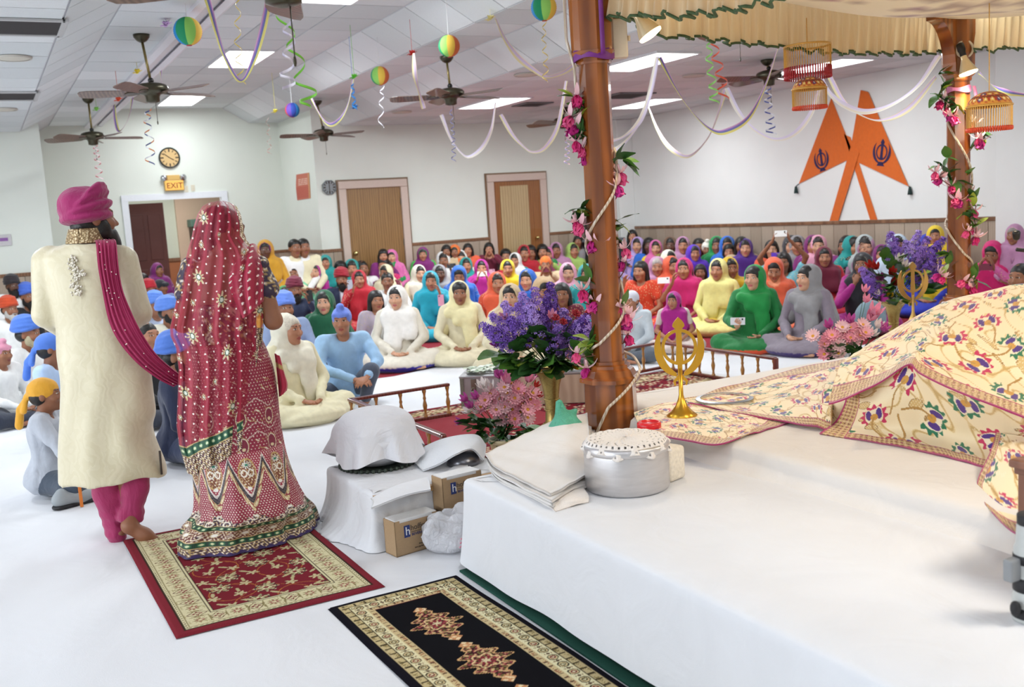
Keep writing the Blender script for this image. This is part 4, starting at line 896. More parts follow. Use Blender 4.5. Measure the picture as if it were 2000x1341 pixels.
# ---- big round steel tin with crochet doily
tc_ = (2.215, 3.29); tn = thing('round_tin', (tc_[0], tc_[1], .403), 'large round aluminium tin with a lacy white doily on its lid', 'tin')
alu = NT('aluminium'); f = alu.noise(8, 4, alu.objco((1, 1, 6)), 1); alu.col(alu.mix(f, (.74, .73, .73), (.86, .85, .85))); alu.set(Metallic=.85, Roughness=.38); alu.bump(alu.noise(60, 3, alu.objco()), .08, .002)
MB().lathe([(.001, .404), (.155, .404), (.168, .41), (.172, .42), (.172, .56), (.171, .565)], (*tc_, 0), 64, cap=False).build('body', alu.m, tn, True)
MB().lathe([(.1725, .563), (.1745, .564), (.176, .568), (.1755, .59), (.17, .597), (.12, .605), (.001, .607)], (*tc_, 0), 64, cap=False).build('lid', alu.m, tn, True)
dl = thing('doily', (*tc_, .609), 'white crocheted doily with scalloped edge draped over the round tin lid', 'doily')
th = np.linspace(0, 2*np.pi, 240, endpoint=False); rows = []
for i, f in enumerate(np.linspace(.02, 1, 30)):
    r = .19*f; sc = (1+.045*np.cos(16*th)*(f > .9)); R = np.minimum(r, .166)*sc+np.maximum(0, r-.166)*.55; z = np.where(r < .16, .612+.003*np.sin(24*th+40*f)*np.sin(60*f), .609-(r-.16)*1.35*(1+.3*np.cos(8*th))); rows.append(np.stack([tc_[0]+R*np.cos(th), tc_[1]+R*np.sin(th), z*np.ones_like(th)], 1))
V = np.concatenate(rows); Fq = grid_faces(30, 240, True); ri = np.arange(29)[:, None].repeat(240, 1).ravel(); ci = np.tile(np.arange(240), 29)
hole = (ri > 13) & (ri % 3 == 0) & ((ci+(ri//3 % 2)*3) % 6 < 2) & (ri < 28); dm = plain('crochet', (.93, .9, .87), .9, nscale=200, namt=.12, bump=.6); ob = mk('lace', V, Fq[~hole], dm, dl)
sol = ob.modifiers.new('s', 'SOLIDIFY'); sol.thickness = .003; sol.offset = 1
# lace-edged box behind the tin
bxl = thing('lace_box', (2.5, 3.42, .403), 'small box wrapped in cream lace just behind the round tin', 'box')
q = onZ(1322, 925, .403); MB().box((q[0]-.03, q[1]+.03, .475), (.055, .05, .07), rz=.3, bev=.015).build('box', plain('lace_cream', '#e6dccb', .9, nscale=70, namt=.25, bump=.8), bxl, True); bxl.location = (q[0]-.03, q[1]+.03, .403)
# ---- stack of folded white cloths
st = [[(948, 905, .418), (1010, 872, .43), (1080, 838, .47), (1140, 826, .47)], [(965, 928, .416), (1030, 905, .44), (1095, 880, .48), (1143, 868, .47)], [(1010, 952, .414), (1060, 940, .43), (1105, 925, .45), (1142, 915, .44)], [(1075, 985, .41), (1095, 970, .418), (1120, 955, .42), (1143, 945, .418)]]
names = ['bottom folded white cloth spread under the pile beside the round tin', 'second white cloth up in the pile beside the round tin', 'white cloth second from the top of the pile beside the tin', 'top white cloth peaked over the pile beside the round tin']
for k in range(4):
    rr = [[(x+(-2+k*3)*(1 if i else 0)+8*(3-k)*(i == 3), y-(k*7), z+.0+k*.014) for i, (x, y, z) in enumerate(r)] for r in (st if k == 3 else [[(x+6-k*2, y+6, .412) for x, y, z in r] for r in st])]
    G = net(net_px(rr), 30, 36); G[..., 2] += .004*noise2(G[..., 0], G[..., 1], 18, k); s = sheet('folded_cloth', G, .011, M_whitew); tag(s, names[k], 'cloth', 'pile of folded white cloths')
lc = net(net_px([[(1045, 970, .412), (1095, 962, .425), (1140, 952, .42)], [(1070, 985, .41), (1115, 975, .43), (1150, 968, .42)], [(1085, 998, .406), (1125, 985, .41), (1150, 980, .407)]]), 24, 24); s = sheet('lace_cloth', lc, .005, dm); tag(s, 'crumpled white lace cloth lying against the foot of the round tin', 'cloth')
# ---- red plastic lid and steel quoit
q = onZ(1268, 838, .505); rl = thing('red_lid', (q[0], q[1], .506), 'round red plastic lid lying on the cream embroidered sheet behind the tin', 'lid')
MB().lathe([(.052, .507), (.056, .51), (.056, .535), (.05, .542), (.044, .541), (.042, .536), (.001, .536)], (q[0], q[1], 0), 36, cap=False).build('lid', plain('red_plastic', '#d8202a', .25), rl, True)
# ---- standing lens at the lower right, wooden stand
q = onZ(1984, 1130, .41); ws = thing('wooden_stand', (q[0], q[1], .403), 'reddish wooden stand with a moulded top at the lower right edge', 'stand'); M_st = wood('stand_wood', '#6a3f2c', '#96634a', (5, 5, 1), .35)
sx, sy = q[0]+.2, q[1]-.16
for a in (-1, 1):
    for b in (-1, 1): MB().box((sx+a*.17, sy+b*.14, .57), (.022, .022, .166), bev=.004).build('leg', M_st, ws)
MB().box((sx, sy, .75), (.21, .18, .012), bev=.006).build('top', M_st, ws); MB().box((sx, sy, .73), (.2, .17, .012), bev=.006).build('moulding', M_st, ws); MB().box((sx, sy, .55), (.155, .125, .14)).build('panel', M_st, ws)
q = onZ(2012, 1205, .41); ln = thing('camera_lens', (q[0], q[1], .403), 'white telephoto lens with black bands standing at the lower right edge', 'lens'); px_, py_ = q[0], q[1]
M_lw = plain('lens_white', (.74, .75, .74), .4); M_lb = plain('lens_rubber', '#1c1c20', .6)
MB().lathe([(.042, .404), (.044, .41), (.044, .47), (.041, .475), (.041, .6), (.036, .61), (.034, .66), (.03, .665)], (px_, py_, 0), 40).build('barrel', M_lw, ln, True)
for a, b, r in ((.415, .445, .0455), (.485, .525, .0425), (.56, .585, .0425), (.662, .69, .033)): MB().lathe([(r-.002, a), (r, a+.002), (r, b-.002), (r-.002, b)], (px_, py_, 0), 40).build('rubber_ring', M_lb, ln, True)
MB().box((px_-.058, py_+.012, .55), (.02, .014, .03), bev=.006).build('collar_foot', plain('lens_grey', '#8a8d90', .4), ln); MB().ball((px_-.06, py_+.0, .45), (.014, .014, .02)).build('knob', M_lb, ln, True)
# ---- little wooden railings
M_maho = wood('mahogany', '#5a2620', '#7a3a30', (8, 8, 2), .3); M_turn = wood('turned_oak', '#8f5f28', '#b98542', (9, 9, 3), .35)
BAL = MB().lathe([(.016, 0), (.016, .02), (.011, .026), (.009, .05), (.014, .075), (.0175, .1), (.012, .125), (.0085, .14), (.013, .155), (.009, .17), (.011, .19), (.016, .205), (.016, .225)], n=12)
def railing(pts, label, ends):
    c = pts[1]; t = thing('railing', (c[0], c[1], .02), label, 'railing', 'low wooden railings at the rug'); me = None
    for a, b in zip(pts[:-1], pts[1:]):
        a = np.array(a); b = np.array(b); L = np.linalg.norm(b-a); an = math.atan2(b[1]-a[1], b[0]-a[0]); m = (a+b)/2
        MB().box((m[0], m[1], .264), (L/2+.018, .02, .011), an, .006).build('top_rail', M_maho, t); MB().box((m[0], m[1], .033), (L/2+.018, .018, .012), an, .005).build('bottom_rail', M_maho, t)
        n = max(2, int(round(L/.19)))
        for k in range(n+1):
            if k == 0 and tuple(a) != tuple(pts[0]): continue
            p = a+(b-a)*k/n
            if me is None: o = MB(); o.V = [(v[0]+p[0], v[1]+p[1], v[2]+.033) for v in BAL.V]; o.F = BAL.F; me = o.build('baluster', M_turn, t, True); base = p
            else: share(me.data, 'baluster', t, (p[0]-base[0], p[1]-base[1], 0))
    for p in ends: MB().box((p[0], p[1], .145), (.016, .016, .125), bev=.004).build('end_post', M_maho, t)
railing([(3.02, 6.87), (2.245, 6.85), (2.27, 5.29)], 'low wooden railing with turned balusters behind the covered bowl', [(2.27, 5.27)])
railing([(4.75, 7.27), (5.385, 7.36), (5.41, 5.9)], 'low wooden railing with turned balusters behind the brass emblem stand', [(5.41, 5.88)])
# ---- steel donation chest with crumpled notes on top
a = np.array([3.235, 7.08]); b = np.array([4.04, 6.52]); L = np.linalg.norm(b-a); an = math.atan2(b[1]-a[1], b[0]-a[0]); u = (b-a)/L; v = np.array([-u[1], u[0]]); cc = (a+b)/2+v*.2
ch = thing('donation_chest', (cc[0], cc[1], .02), 'grey steel donation chest with a padlock behind the pink daisies', 'chest'); Rz = rotz(an)
gal = plain('galvanised_steel', '#a9a8ac', .4, .7, nscale=20); MB().box((cc[0], cc[1], .14), (L/2, .2, .118), an, .004).build('body', gal, ch); MB().box((cc[0]-v[0]*.2+u[0]*.17, cc[1]-v[1]*.2+u[1]*.17, .14), (L/2-.18, .006, .112), an).build('front_panel', wood('chest_panel', '#a8907c', '#bda692', (3, 3, 1), .5, 0), ch)
MB().box((cc[0], cc[1], .266), (L/2+.012, .212, .008), an, .003).build('lid', gal, ch)
sp_ = plain('speckled_edge', '#6f6b60', .6, nscale=160, namt=.8); MB().box((a[0]+.008, a[1], .145), (.014, .014, .125), an).build('corner_strip', sp_, ch)
p = a+u*.1-v*.006; k = MB(); k.box((p[0], p[1], .2), (.02, .008, .05), an, .003); k.build('hasp', plain('steel', '#8a8478', .35, 1), ch)
lk = thing('padlock', (p[0]-v[0]*.02, p[1]-v[1]*.02, .13), 'small steel padlock hanging on the grey donation chest', 'padlock'); q = p-v*.02
MB().box((q[0], q[1], .135), (.02, .009, .022), an, .004).build('lock_body', plain('lock_steel', '#b5b2ac', .3, 1), lk); sh = [(q[0]+u[0]*.013*math.cos(t), q[1]+u[1]*.013*math.cos(t), .157+.026*math.sin(t)) for t in np.linspace(0, math.pi, 9)]; MB().tube(sh, .0035, 6).build('shackle', plain('steel', '#8a8478', .35, 1), lk, True)
nm = attrmat('banknote', .8, 200, .1); rr = np.random.default_rng(3)
for k in range(34):
    s_, t_ = rr.uniform(-.47, .47)*L, rr.uniform(-.17, .17); c = cc+u*s_+v*t_; a0 = rr.uniform(0, 3.1); G = np.zeros((4, 8, 3))
    for i in range(4):
        for j in range(8):
            x, y = (j/7-.5)*.15, (i/3-.5)*.065; G[i, j] = (c[0]+x*math.cos(a0)-y*math.sin(a0), c[1]+x*math.sin(a0)+y*math.cos(a0), .279+.0012*k*.6+.018*abs(math.sin(3*x/.07+k))*rr.uniform(.7, 1))
    d = np.zeros((4, 8, 3)); d[:] = srgb('#cfd8c4')[:3]; d[1:3, 2:6] = srgb('#7d9478')[:3] if k % 3 else srgb('#e8ebe4')[:3]; o = sheet('banknote', G, .0008, nm, None, d); tag(o, 'crumpled pale green banknote on top of the grey donation chest', 'banknote', 'banknotes on the donation chest')
# ================================================================ carved canopy posts, canopy cloth, lamps, garlands
M_teak = wood('honey_teak', '#743d18', '#aa622a', (3, 3, .5), .22, .6)
PA = np.array([2.755, 4.205]); PB = np.array([6.06, 4.72]); AB = (PB-PA)/np.linalg.norm(PB-PA); nAB = np.array([-AB[1], AB[0]])
def onAB(px, py, off=0.): d = ray(px, py); t = (nAB@PA+off)/(nAB@d[:2]); return O_+d*t
def octa(c, prof, rot=math.pi/8): return MB().lathe(prof, (c[0], c[1], 0), 8, phase=rot)
def post(c, label, zb):
    t = thing('canopy_post', (c[0], c[1], zb), label, 'post', 'carved canopy posts'); k = 1/math.cos(math.pi/8)
    octa(c, [(.142*k, zb), (.142*k, .1), (.135*k, .12), (.122*k, .655)]).build('base_block', M_teak, t)
    octa(c, [(.122*k, .655), (.145*k, .66), (.145*k, .68), (.13*k, .69), (.115*k, .72), (.1*k, .73), (.1*k, .745), (.085*k, .75), (.085*k, .765)]).build('base_moulding', M_teak, t)
    octa(c, [(.074*k, .765), (.071*k, 2.245)]).build('shaft', M_teak, t)
    octa(c, [(.078*k, 2.225), (.082*k, 2.235), (.082*k, 2.25), (.102*k, 2.27), (.106*k, 2.285)]).build('neck_moulding', M_teak, t)
    octa(c, [(.1*k, 2.285), (.104*k, 2.6), (.104*k, 2.72)]).build('capital', M_teak, t)
    for dr in (AB, -AB) if c is PB else (AB,):       # curved brackets
        a = [(0, 2.29), (.012, 2.29)]+[(.012+.21*(1-math.cos(q)), 2.29+.33*math.sin(q)) for q in np.linspace(0, math.pi/2, 10)]+[(.222, 2.72), (0, 2.72)]
        M = np.stack([np.array([dr[0], dr[1], 0]), (0, 0, 1), np.array([-dr[1], dr[0], 0])], 1); MB().prism(a, -.045, .045, M, (c[0]+dr[0]*.095, c[1]+dr[1]*.095, 0)).build('bracket', M_teak, t)
    return t
post(PA, 'near carved octagonal wooden post with rope light and fuchsia garland beside the white dais', .022)
post(PB, 'far carved octagonal wooden post under the glowing reflector bulb, wound with pink flowers', .022)
# ---- canopy cloth: two ruffled valances and an embroidered underside
M_val = NT('valance_voile'); co = M_val.objco(); f = M_val.noise(40, 3, M_val.objco((1, 1, .1))); M_val.col(M_val.mix(f, '#e8cfa2', '#f9eacc')); M_val.set(Roughness=.6); M_val.b.inputs['Transmission Weight'].default_value = 0
_tr = M_val.n('ShaderNodeBsdfTranslucent'); _tr.inputs[0].default_value = srgb('#f4d9a6'); _mx = M_val.n('ShaderNodeMixShader'); _mx.inputs[0].default_value = .4; M_val.l(M_val.b.outputs[0], _mx.inputs[1]); M_val.l(_tr.outputs[0], _mx.inputs[2]); M_val.l(_mx.outputs[0], M_val.t.nodes['Material Output'].inputs[0]); M_val = M_val.m
M_gtrim = plain('green_beaded_trim', '#46603a', .5, nscale=300, namt=.8, bump=.8)
cv = thing('canopy_cloth', (4.4, 4.45, 2.2), 'cream canopy cloth with green edged ruffles spread over the carved posts', 'canopy')
def ruffle(name, p, q, ztop, zb_of, out, amp, n, seed, waves=60):
    r = np.random.default_rng(seed); p = np.array(p); q = np.array(q); L = np.linalg.norm(q-p); d = (q-p)/L; nn = np.array([-d[1], d[0]])*out; t = np.linspace(0, 1, n); ph = np.cumsum(r.uniform(.6, 1.4, n)); ph = ph/ph[-1]*waves*2*np.pi
    rows = []
    for f in np.linspace(0, 1, 12):
        w = amp*(.25+.75*f)*np.sin(ph+.4*f)+.5*amp*f*np.sin(ph*.37+1); z = ztop(t)+(zb_of(t)+.012*np.sin(ph*.31)+.008*np.sin(ph)-ztop(t))*f; b = p[None]+d[None]*(t*L+.012*f*np.sin(ph*.5))[:, None]+nn[None]*(w+.02*f)[:, None]; rows.append(np.column_stack([b, z]))
    G = np.array(rows); o = mk(name, G.reshape(-1, 3), grid_faces(12, n), M_val, cv); mk('trim', *(lambda m: (np.array(m.V), m.F))(MB().tube(G[-1][::2], .0075, 6)), M_gtrim, o); return G
xs = np.array([3.04, 3.18, 3.35, 3.6, 3.81, 4.17, 4.6, 5.02, 5.6, 5.99]); zs = np.array([2.494, 2.441, 2.407, 2.415, 2.40, 2.403, 2.381, 2.391, 2.41, 2.44])
ia = lambda t: PA[0]+(PB[0]-PA[0])*t
ruffle('valance', PA+nAB*.07, PB+nAB*.07, lambda t: np.full_like(t, 2.68), lambda t: np.interp(ia(t), xs, zs), 1, .022, 520, 1, 64)
ruffle('valance', PA+nAB*.04+AB*.05, PA+nAB*.04+np.array([.25, -3.3]), lambda t: np.full_like(t, 2.62), lambda t: np.interp(t, [0, .22, .3, .42, .52, 1], [2.46, 2.33, 2.30, 2.29, 2.27, 2.28])+.0, -1, .022, 480, 2, 60)
ruffle('valance', PB+nAB*.04+AB*.06, PB+np.array([.0, -3.0]), lambda t: np.full_like(t, 2.66), lambda t: np.interp(t, [0, .1, .2, 1], [2.45, 2.40, 2.37, 2.36]), -1, .022, 420, 3, 56)
u = np.linspace(0, 1, 170); v = np.linspace(0, 1, 140); U, W = np.meshgrid(u, v)
CA = PA+nAB*.05; CB = PB+nAB*.05; CD = PA+np.array([.2, -3.4]); CC = PB+np.array([0, -3.3])
XY = (CA[None, None]*(1-U)[..., None]+CB[None, None]*U[..., None])*(1-W)[..., None]+(CD[None, None]*(1-U)[..., None]+CC[None, None]*U[..., None])*W[..., None]
Zc = 2.66-.30*np.sin(np.pi*np.clip(W*1.02, 0, 1))**.8*np.sin(np.pi*(U*.85+.1))**.6-.02*np.sin(14*U+3*W)*np.sin(9*W)
def canopy_paint(X, Y):
    C = np.zeros(X.shape+(3,)); C[:] = srgb('#f6e4b4')[:3]; n = noise2(X, Y, 50, 31); n2 = noise2(X, Y, 24, 33); big = np.abs(np.hypot(X-4.9, Y-3.0)-.55) < .42
    put(C, big & (np.abs(n) < .22), '#a8844e'); put(C, big & (n > .75), '#cbb085'); put(C, big & (n < -.95), '#8b3a34'); put(C, big & (n2 > 1.0) & (n > .2), '#3c5c40')
    r = np.random.default_rng(4)
    for k in range(110):
        cx, cy = r.uniform(2.8, 6.1), r.uniform(1, 4.7); R = .06; a = r.uniform(0, 6)
        if abs(math.hypot(cx-4.9, cy-3.0)-.55) < .42: continue
        m = fl(X, Y, cx, cy, R, 8, a, .45); put(C, m, '#b5925a'); put(C, m & (np.sin(8*np.arctan2(Y-cy, X-cx)+a) > .6), '#7d3a38'); put(C, fl(X, Y, cx, cy, R*.35, 5, a), '#3f6b4c' if k % 2 else '#a84848')
    return C
sheet('underside', np.dstack([XY, Zc]), .006, attrmat('canopy_brocade', .55, 200, .2, sheen=.3), cv, canopy_paint(XY[..., 0], XY[..., 1]))
# ---- reflector bulbs
def par_lamp(c, d, label, e):
    R = frame_to(d); t = thing('reflector_bulb', tuple(c), label, 'bulb', 'reflector bulbs on the posts'); c = np.array(c)
    MB().lathe([(.016, -.12), (.024, -.115), (.026, -.07), (.02, -.06), (.02, -.02)], c, 20, R).build('socket', plain('black_socket', '#181512', .5), t, True)
    MB().lathe([(.02, -.03), (.022, -.01), (.034, .02), (.05, .055), (.06, .085)], c, 28, R, cap=False).build('reflector', plain('mirror_glass', '#efdcb4', .2, .35), t, True)
    MB().lathe([(.06, .085), (.056, .094), (.03, .1), (.001, .102)], c, 28, R, cap=False).build('lens', emit('bulb_glow', (1, .86, .62), 14), t, True)
    l = bpy.data.lights.new('reflector_bulb_light', 'SPOT'); l.energy = e; l.color = (1, .78, .5); l.spot_size = 2.4; l.spot_blend = .8; l.shadow_soft_size = .05; o = link(bpy.data.objects.new('reflector_bulb_light', l)); o.location = tuple(c+R[:, 2]*.12); o.rotation_euler = Vector(tuple(-R[:, 2])).to_track_quat('Z', 'Y').to_euler(); return t
par_lamp(onD(1250, 38, 4.9), (.35, -.3, -.75), 'glowing reflector bulb in a black socket at the top of the near carved post', 36)
rl_ = onD(1884, 118, 6.85); par_lamp(rl_, (.12, -.25, -1), 'glowing reflector bulb clamped at the top of the far carved post', 45)
q = onD(1884, 96, 6.9); o = MB().tube([q+np.array([.055*math.cos(a)*_rt[0], .055*math.cos(a)*_rt[1], .055*math.sin(a)]) for a in np.linspace(0, 2*math.pi, 20, endpoint=False)], .008, 8, True).build('clamp_ring', plain('cream_plastic', '#ded0b8', .4), None, True); tag(o, 'pale plastic clamp ring around the far reflector bulb socket', 'clamp')
q = onD(1210, 76, 5.0); jb = MB().box(q, (.036, .03, .092), -.5, .006); jb.box(q+np.array([.04, -.02, 0]), (.006, .006, .012)); o = jb.build('junction_box', plain('cream_plastic', '#ded0b8', .4), None); tag(o, 'cream plastic switch box screwed beside the near post capital', 'box')
# ---- ribbons tied round the posts
def band(c, z0, z1, r, name, mat, label, tail=None):
    t = thing(name, (c[0], c[1], z0), label, 'ribbon'); th = np.linspace(0, 2*np.pi, 40, endpoint=False); rows = [np.column_stack([c[0]+r*np.cos(th), c[1]+r*np.sin(th), z+.008*np.sin(3*th+z*60)]) for z in np.linspace(z0, z1, 6)]; rows += [np.column_stack([c[0]+(r-.004)*np.cos(th), c[1]+(r-.004)*np.sin(th), z+.008*np.sin(3*th+z*60)]) for z in (z1, z0)]; mk('band', np.concatenate(rows), grid_faces(8, 40, True), mat, t)
    if tail is not None: MB().ribbon(tail, .022, np.array([_rt[0], _rt[1], 0]), .003).build('tail', mat, t, True)
Mpu = plain('purple_satin', '#7a2a86', .45, sheen=0) if False else plain('purple_satin', '#7a2a86', .45)
fA = PA-_fh[:2]*.118
band(PA, 2.245, 2.285, .104, 'ribbon', Mpu, 'purple ribbon tied under the capital of the near carved post', [(fA[0]+.035*_rt[0], fA[1]+.035*_rt[1], z) for z in np.linspace(2.26, 2.72, 8)])
band(PB, 2.155, 2.19, .083, 'ribbon', plain('pink_satin', '#e58ac0', .45), 'pink ribbon tied under the capital of the far carved post', [(PB[0]+.09*_rt[0]-.04*_fh[0]+.01*k, PB[1]+.09*_rt[1]-.04*_fh[1], 2.19-.03*k) for k in range(6)])
# ---- rope lights wound round the posts
M_rope = NT('clear_rope_light'); w_ = M_rope.n('ShaderNodeTexWave'); w_.inputs['Scale'].default_value = 22; M_rope.l(M_rope.objco(), w_.inputs['Vector']); M_rope.col(M_rope.mix(w_.outputs['Fac'], '#b9a48a', '#e2d6c6')); M_rope.set(Roughness=.25); M_rope = M_rope.m
def coil(c, keys, label, n=160):
    ks = np.array(keys); t = np.linspace(0, len(ks)-1, n); z = np.interp(t, range(len(ks)), ks[:, 0]); a = np.interp(t, range(len(ks)), ks[:, 1]); r = np.interp(t, range(len(ks)), ks[:, 2]); b = math.atan2(-_fh[1], -_fh[0])
    P = [(c[0]+r[i]*math.cos(b+a[i]), c[1]+r[i]*math.sin(b+a[i]), z[i]) for i in range(n)]; o = MB().tube(P, .0075, 8).build('rope_light', M_rope, None, True); tag(o, label, 'light', 'rope lights on the posts')
pi = math.pi    # angle 0 faces the camera, positive runs towards the right of the picture
coil(PA, [(2.72, -1.4, .13), (2.35, -1.5, .13), (2.22, -1.4, .1), (2.0, -1.9, .086), (1.80, -4.6, .086), (1.72, -2*pi+1.45, .086), (1.62, -2*pi+.9, .086), (1.42, -2*pi-.9, .086), (1.3, -2*pi-2.2, .086), (1.15, -4*pi+1.8, .086), (1.0, -4*pi+1.1, .088), (.86, -4*pi-.6, .088), (.83, -4*pi-1.3, .09), (.80, -5.2*pi, .1), (.77, -6*pi+1.5, .13), (.72, -6*pi+1.1, .165), (.55, -6*pi-.2, .155), (.30, -6*pi-1.0, .165), (.12, -6*pi-1.1, .17)], 'clear rope light spiralling round the near carved post', 260)
coil(PB, [(2.2, -1.6, .09), (1.95, -1.3, .086), (1.7, .3, .086), (1.5, 1.5, .086), (1.32, 3.4, .086), (1.22, 2*pi-1.4, .086), (1.05, 2*pi, .086), (.95, 2*pi+1.5, .088), (.8, 2*pi+3, .1)], 'clear rope light spiralling round the far carved post', 140)
# ---- silk fuchsia garlands
M_pet = [plain('fuchsia_a', '#d8337e', .6, nscale=30, namt=.2), plain('fuchsia_b', '#e85a94', .6, nscale=30, namt=.2), plain('fuchsia_c', '#c42a8a', .6, nscale=30, namt=.2)]; M_sep = plain('sepal_pale', '#f3c9d2', .6, nscale=30, namt=.12); M_leaf = [plain('leaf_dark', '#2f5a2a', .45, nscale=24, namt=.35), plain('leaf_mid', '#4c7a2e', .45, nscale=24, namt=.35), plain('leaf_lime', '#9db23c', .45, nscale=24, namt=.3)]; M_stem = plain('vine_stem', '#6b4a3a', .7)
def petal(m, R, L, W, bend, c=(0, 0, 0), n=5):
    """petal along +z of R, curling"""
    G = []
    for i in range(n):
        f = i/(n-1); th = bend*f; w = W*math.sin(math.pi*min(.97, .12+.8*f))*.5
        for s in (-1, 0, 1): G.append((s*w, L*math.sin(th)/max(bend, 1e-3)*0+(L/bend*(1-math.cos(th)) if abs(bend) > .01 else 0)+(.1*W if s else 0), L/bend*math.sin(th) if abs(bend) > .01 else L*f))
    V = np.array(G) @ np.array(R).T+np.array(c); F = [(i*3+j, i*3+j+1, (i+1)*3+j+1, (i+1)*3+j) for i in range(n-1) for j in range(2)]; m.add(V, F)
def fuchsia():
    p = MB(); s = MB()
    for k in range(7): petal(p, rotz(k*.9) @ rotx(-2.6+.12*(k % 2)), .045, .042, .7)
    for k in range(5): petal(p, rotz(k*1.257+.4) @ rotx(-2.85), .05, .03, -.4)
    for k in range(4): petal(s, rotz(k*1.571+.2) @ rotx(-1.35), .055, .018, -1.0)
    s.tube([(0, 0, 0), (0, 0, .03)], .004, 5); return p, s
_fp, _fs = fuchsia(); FU = mesh_np('petals', np.array(_fp.V), _fp.F); FS = mesh_np('sepals', np.array(_fs.V), _fs.F); FU.materials.append(M_pet[0]); FS.materials.append(M_sep)
_l = MB()
G = []
for i in range(7):
    f = i/6; w = .5*math.sin(math.pi*min(.98, (.06+.94*f)))**.7*(1.05-.45*f)
    for s in (-1, -.5, 0, .5, 1): G.append((s*w*.72, .10*abs(s)*w+.06*math.sin(9*f+s*2)*.3-.16*f*f, f))
_l.add(np.array(G), [(i*5+j, i*5+j+1, (i+1)*5+j+1, (i+1)*5+j) for i in range(6) for j in range(4)]); LEAF = mesh_np('leaf', np.array(_l.V), _l.F); LEAF.materials.append(M_leaf[0])
def place_leaf(c, d, size, par, mi, roll=0.):
    R = frame_to(d) @ rotz(roll); o = share(LEAF, 'leaf', None, mat=M_leaf[mi]); o.parent = par; off = _OFF.get(par.name, np.zeros(3)); M = Matrix(R.tolist()).to_4x4(); M.translation = Vector(np.array(c)-off); o.matrix_local = M @ Matrix.Scale(size, 4); return o
def place_mesh(me, name, c, R, size, par, mat):
    o = share(me, name, None, mat=mat); o.parent = par; off = _OFF.get(par.name, np.zeros(3)); M = Matrix(np.array(R).tolist()).to_4x4(); M.translation = Vector(np.array(c)-off); o.matrix_local = M @ Matrix.Scale(size, 4); _OFF[o.name] = np.zeros(3); return o
def garland(c, dist, flowers, leaves, path, label, s):
    g = thing('flower_garland', (c[0], c[1], .8), label, 'garland', 'silk flower garlands on the posts'); r = np.random.default_rng(len(flowers))
    P = [onD(x, y, dist) for x, y in path]; MB().tube(catmull(P, len(P)*6), .003, 5).build('stem', M_stem, g, True)
    for i, (x, y) in enumerate(flowers):
        p = onD(x, y-8, dist+r.uniform(-.03, .03)); R = rotz(r.uniform(0, 6)) @ rotx(r.uniform(-.5, .7)) @ roty(r.uniform(-.5, .5)); f = place_mesh(FU, 'flower', p, R, s*r.uniform(.9, 1.2), g, M_pet[i % 3]); share(FS, 'sepals', f, mat=M_sep)
    for i, (x, y) in enumerate(leaves):
        p = onD(x, y, dist+.01)
        for k in range(3): a = r.uniform(0, 6.28); d = _rt*math.cos(a)+np.array([0, 0, 1])*math.sin(a)*.8-_fh*r.uniform(-.1, .5); place_leaf(p, d, s*r.uniform(.06, .095), g, int(r.choice([0, 0, 1, 1, 2])), r.uniform(-.6, .6))
zz = lambda L, ox, oy, k: [(ox+x*k, oy+y*k) for x, y in L]
garland(PA, 4.98, zz([(80, 195), (60, 265), (78, 300), (75, 350), (100, 372), (118, 395), (172, 405), (225, 455), (212, 500), (75, 620), (95, 628), (130, 685), (158, 690), (240, 710), (235, 755), (98, 848), (130, 882), (150, 890), (222, 905), (250, 930), (258, 950), (250, 1000), (80, 1060), (112, 1110)], 1080, 80, .5814), zz([(65, 187), (88, 230), (120, 225), (95, 255), (105, 325), (128, 340), (125, 315), (235, 400), (215, 395), (80, 570), (95, 560), (130, 575), (140, 635), (190, 650), (175, 645), (215, 605), (120, 805), (148, 840), (135, 830), (240, 885), (122, 1000), (135, 1010), (130, 1050), (140, 1095)], 1080, 80, .5814), [(1120, 188), (1128, 225), (1150, 268), (1175, 300), (1190, 318), (1208, 345), (1200, 372), (1165, 412), (1128, 430), (1165, 455), (1210, 480), (1222, 520), (1190, 562), (1150, 565), (1140, 590), (1180, 600), (1215, 610), (1225, 660), (1180, 690), (1130, 700), (1145, 725)], 'garland of pink fuchsias and green leaves winding down the near carved post', 1.25)
garland(PB, 6.93, zz([(95, 310), (115, 345), (135, 370), (150, 385), (275, 490), (290, 500), (250, 415), (65, 655), (95, 680), (140, 722), (165, 785), (185, 790), (230, 920), (220, 940), (270, 965), (265, 970), (260, 840), (90, 1150), (110, 1165), (205, 1180), (225, 1190), (245, 1215), (222, 760)], 1800, 80, .4025), zz([(80, 160), (95, 240), (80, 262), (110, 275), (160, 310), (180, 330), (280, 450), (300, 470), (95, 605), (125, 565), (125, 640), (165, 680), (210, 655), (250, 770), (215, 815), (230, 860), (270, 890), (245, 800), (125, 1040), (130, 1080), (265, 1165), (250, 1150)], 1800, 80, .4025), [(1838, 165), (1842, 190), (1862, 220), (1890, 238), (1905, 270), (1890, 300), (1855, 330), (1835, 345), (1860, 365), (1885, 378), (1898, 415), (1905, 455), (1880, 500), (1850, 530), (1880, 560), (1900, 570)], 'garland of pink fuchsias and leaves winding down the far carved post', 1.25)
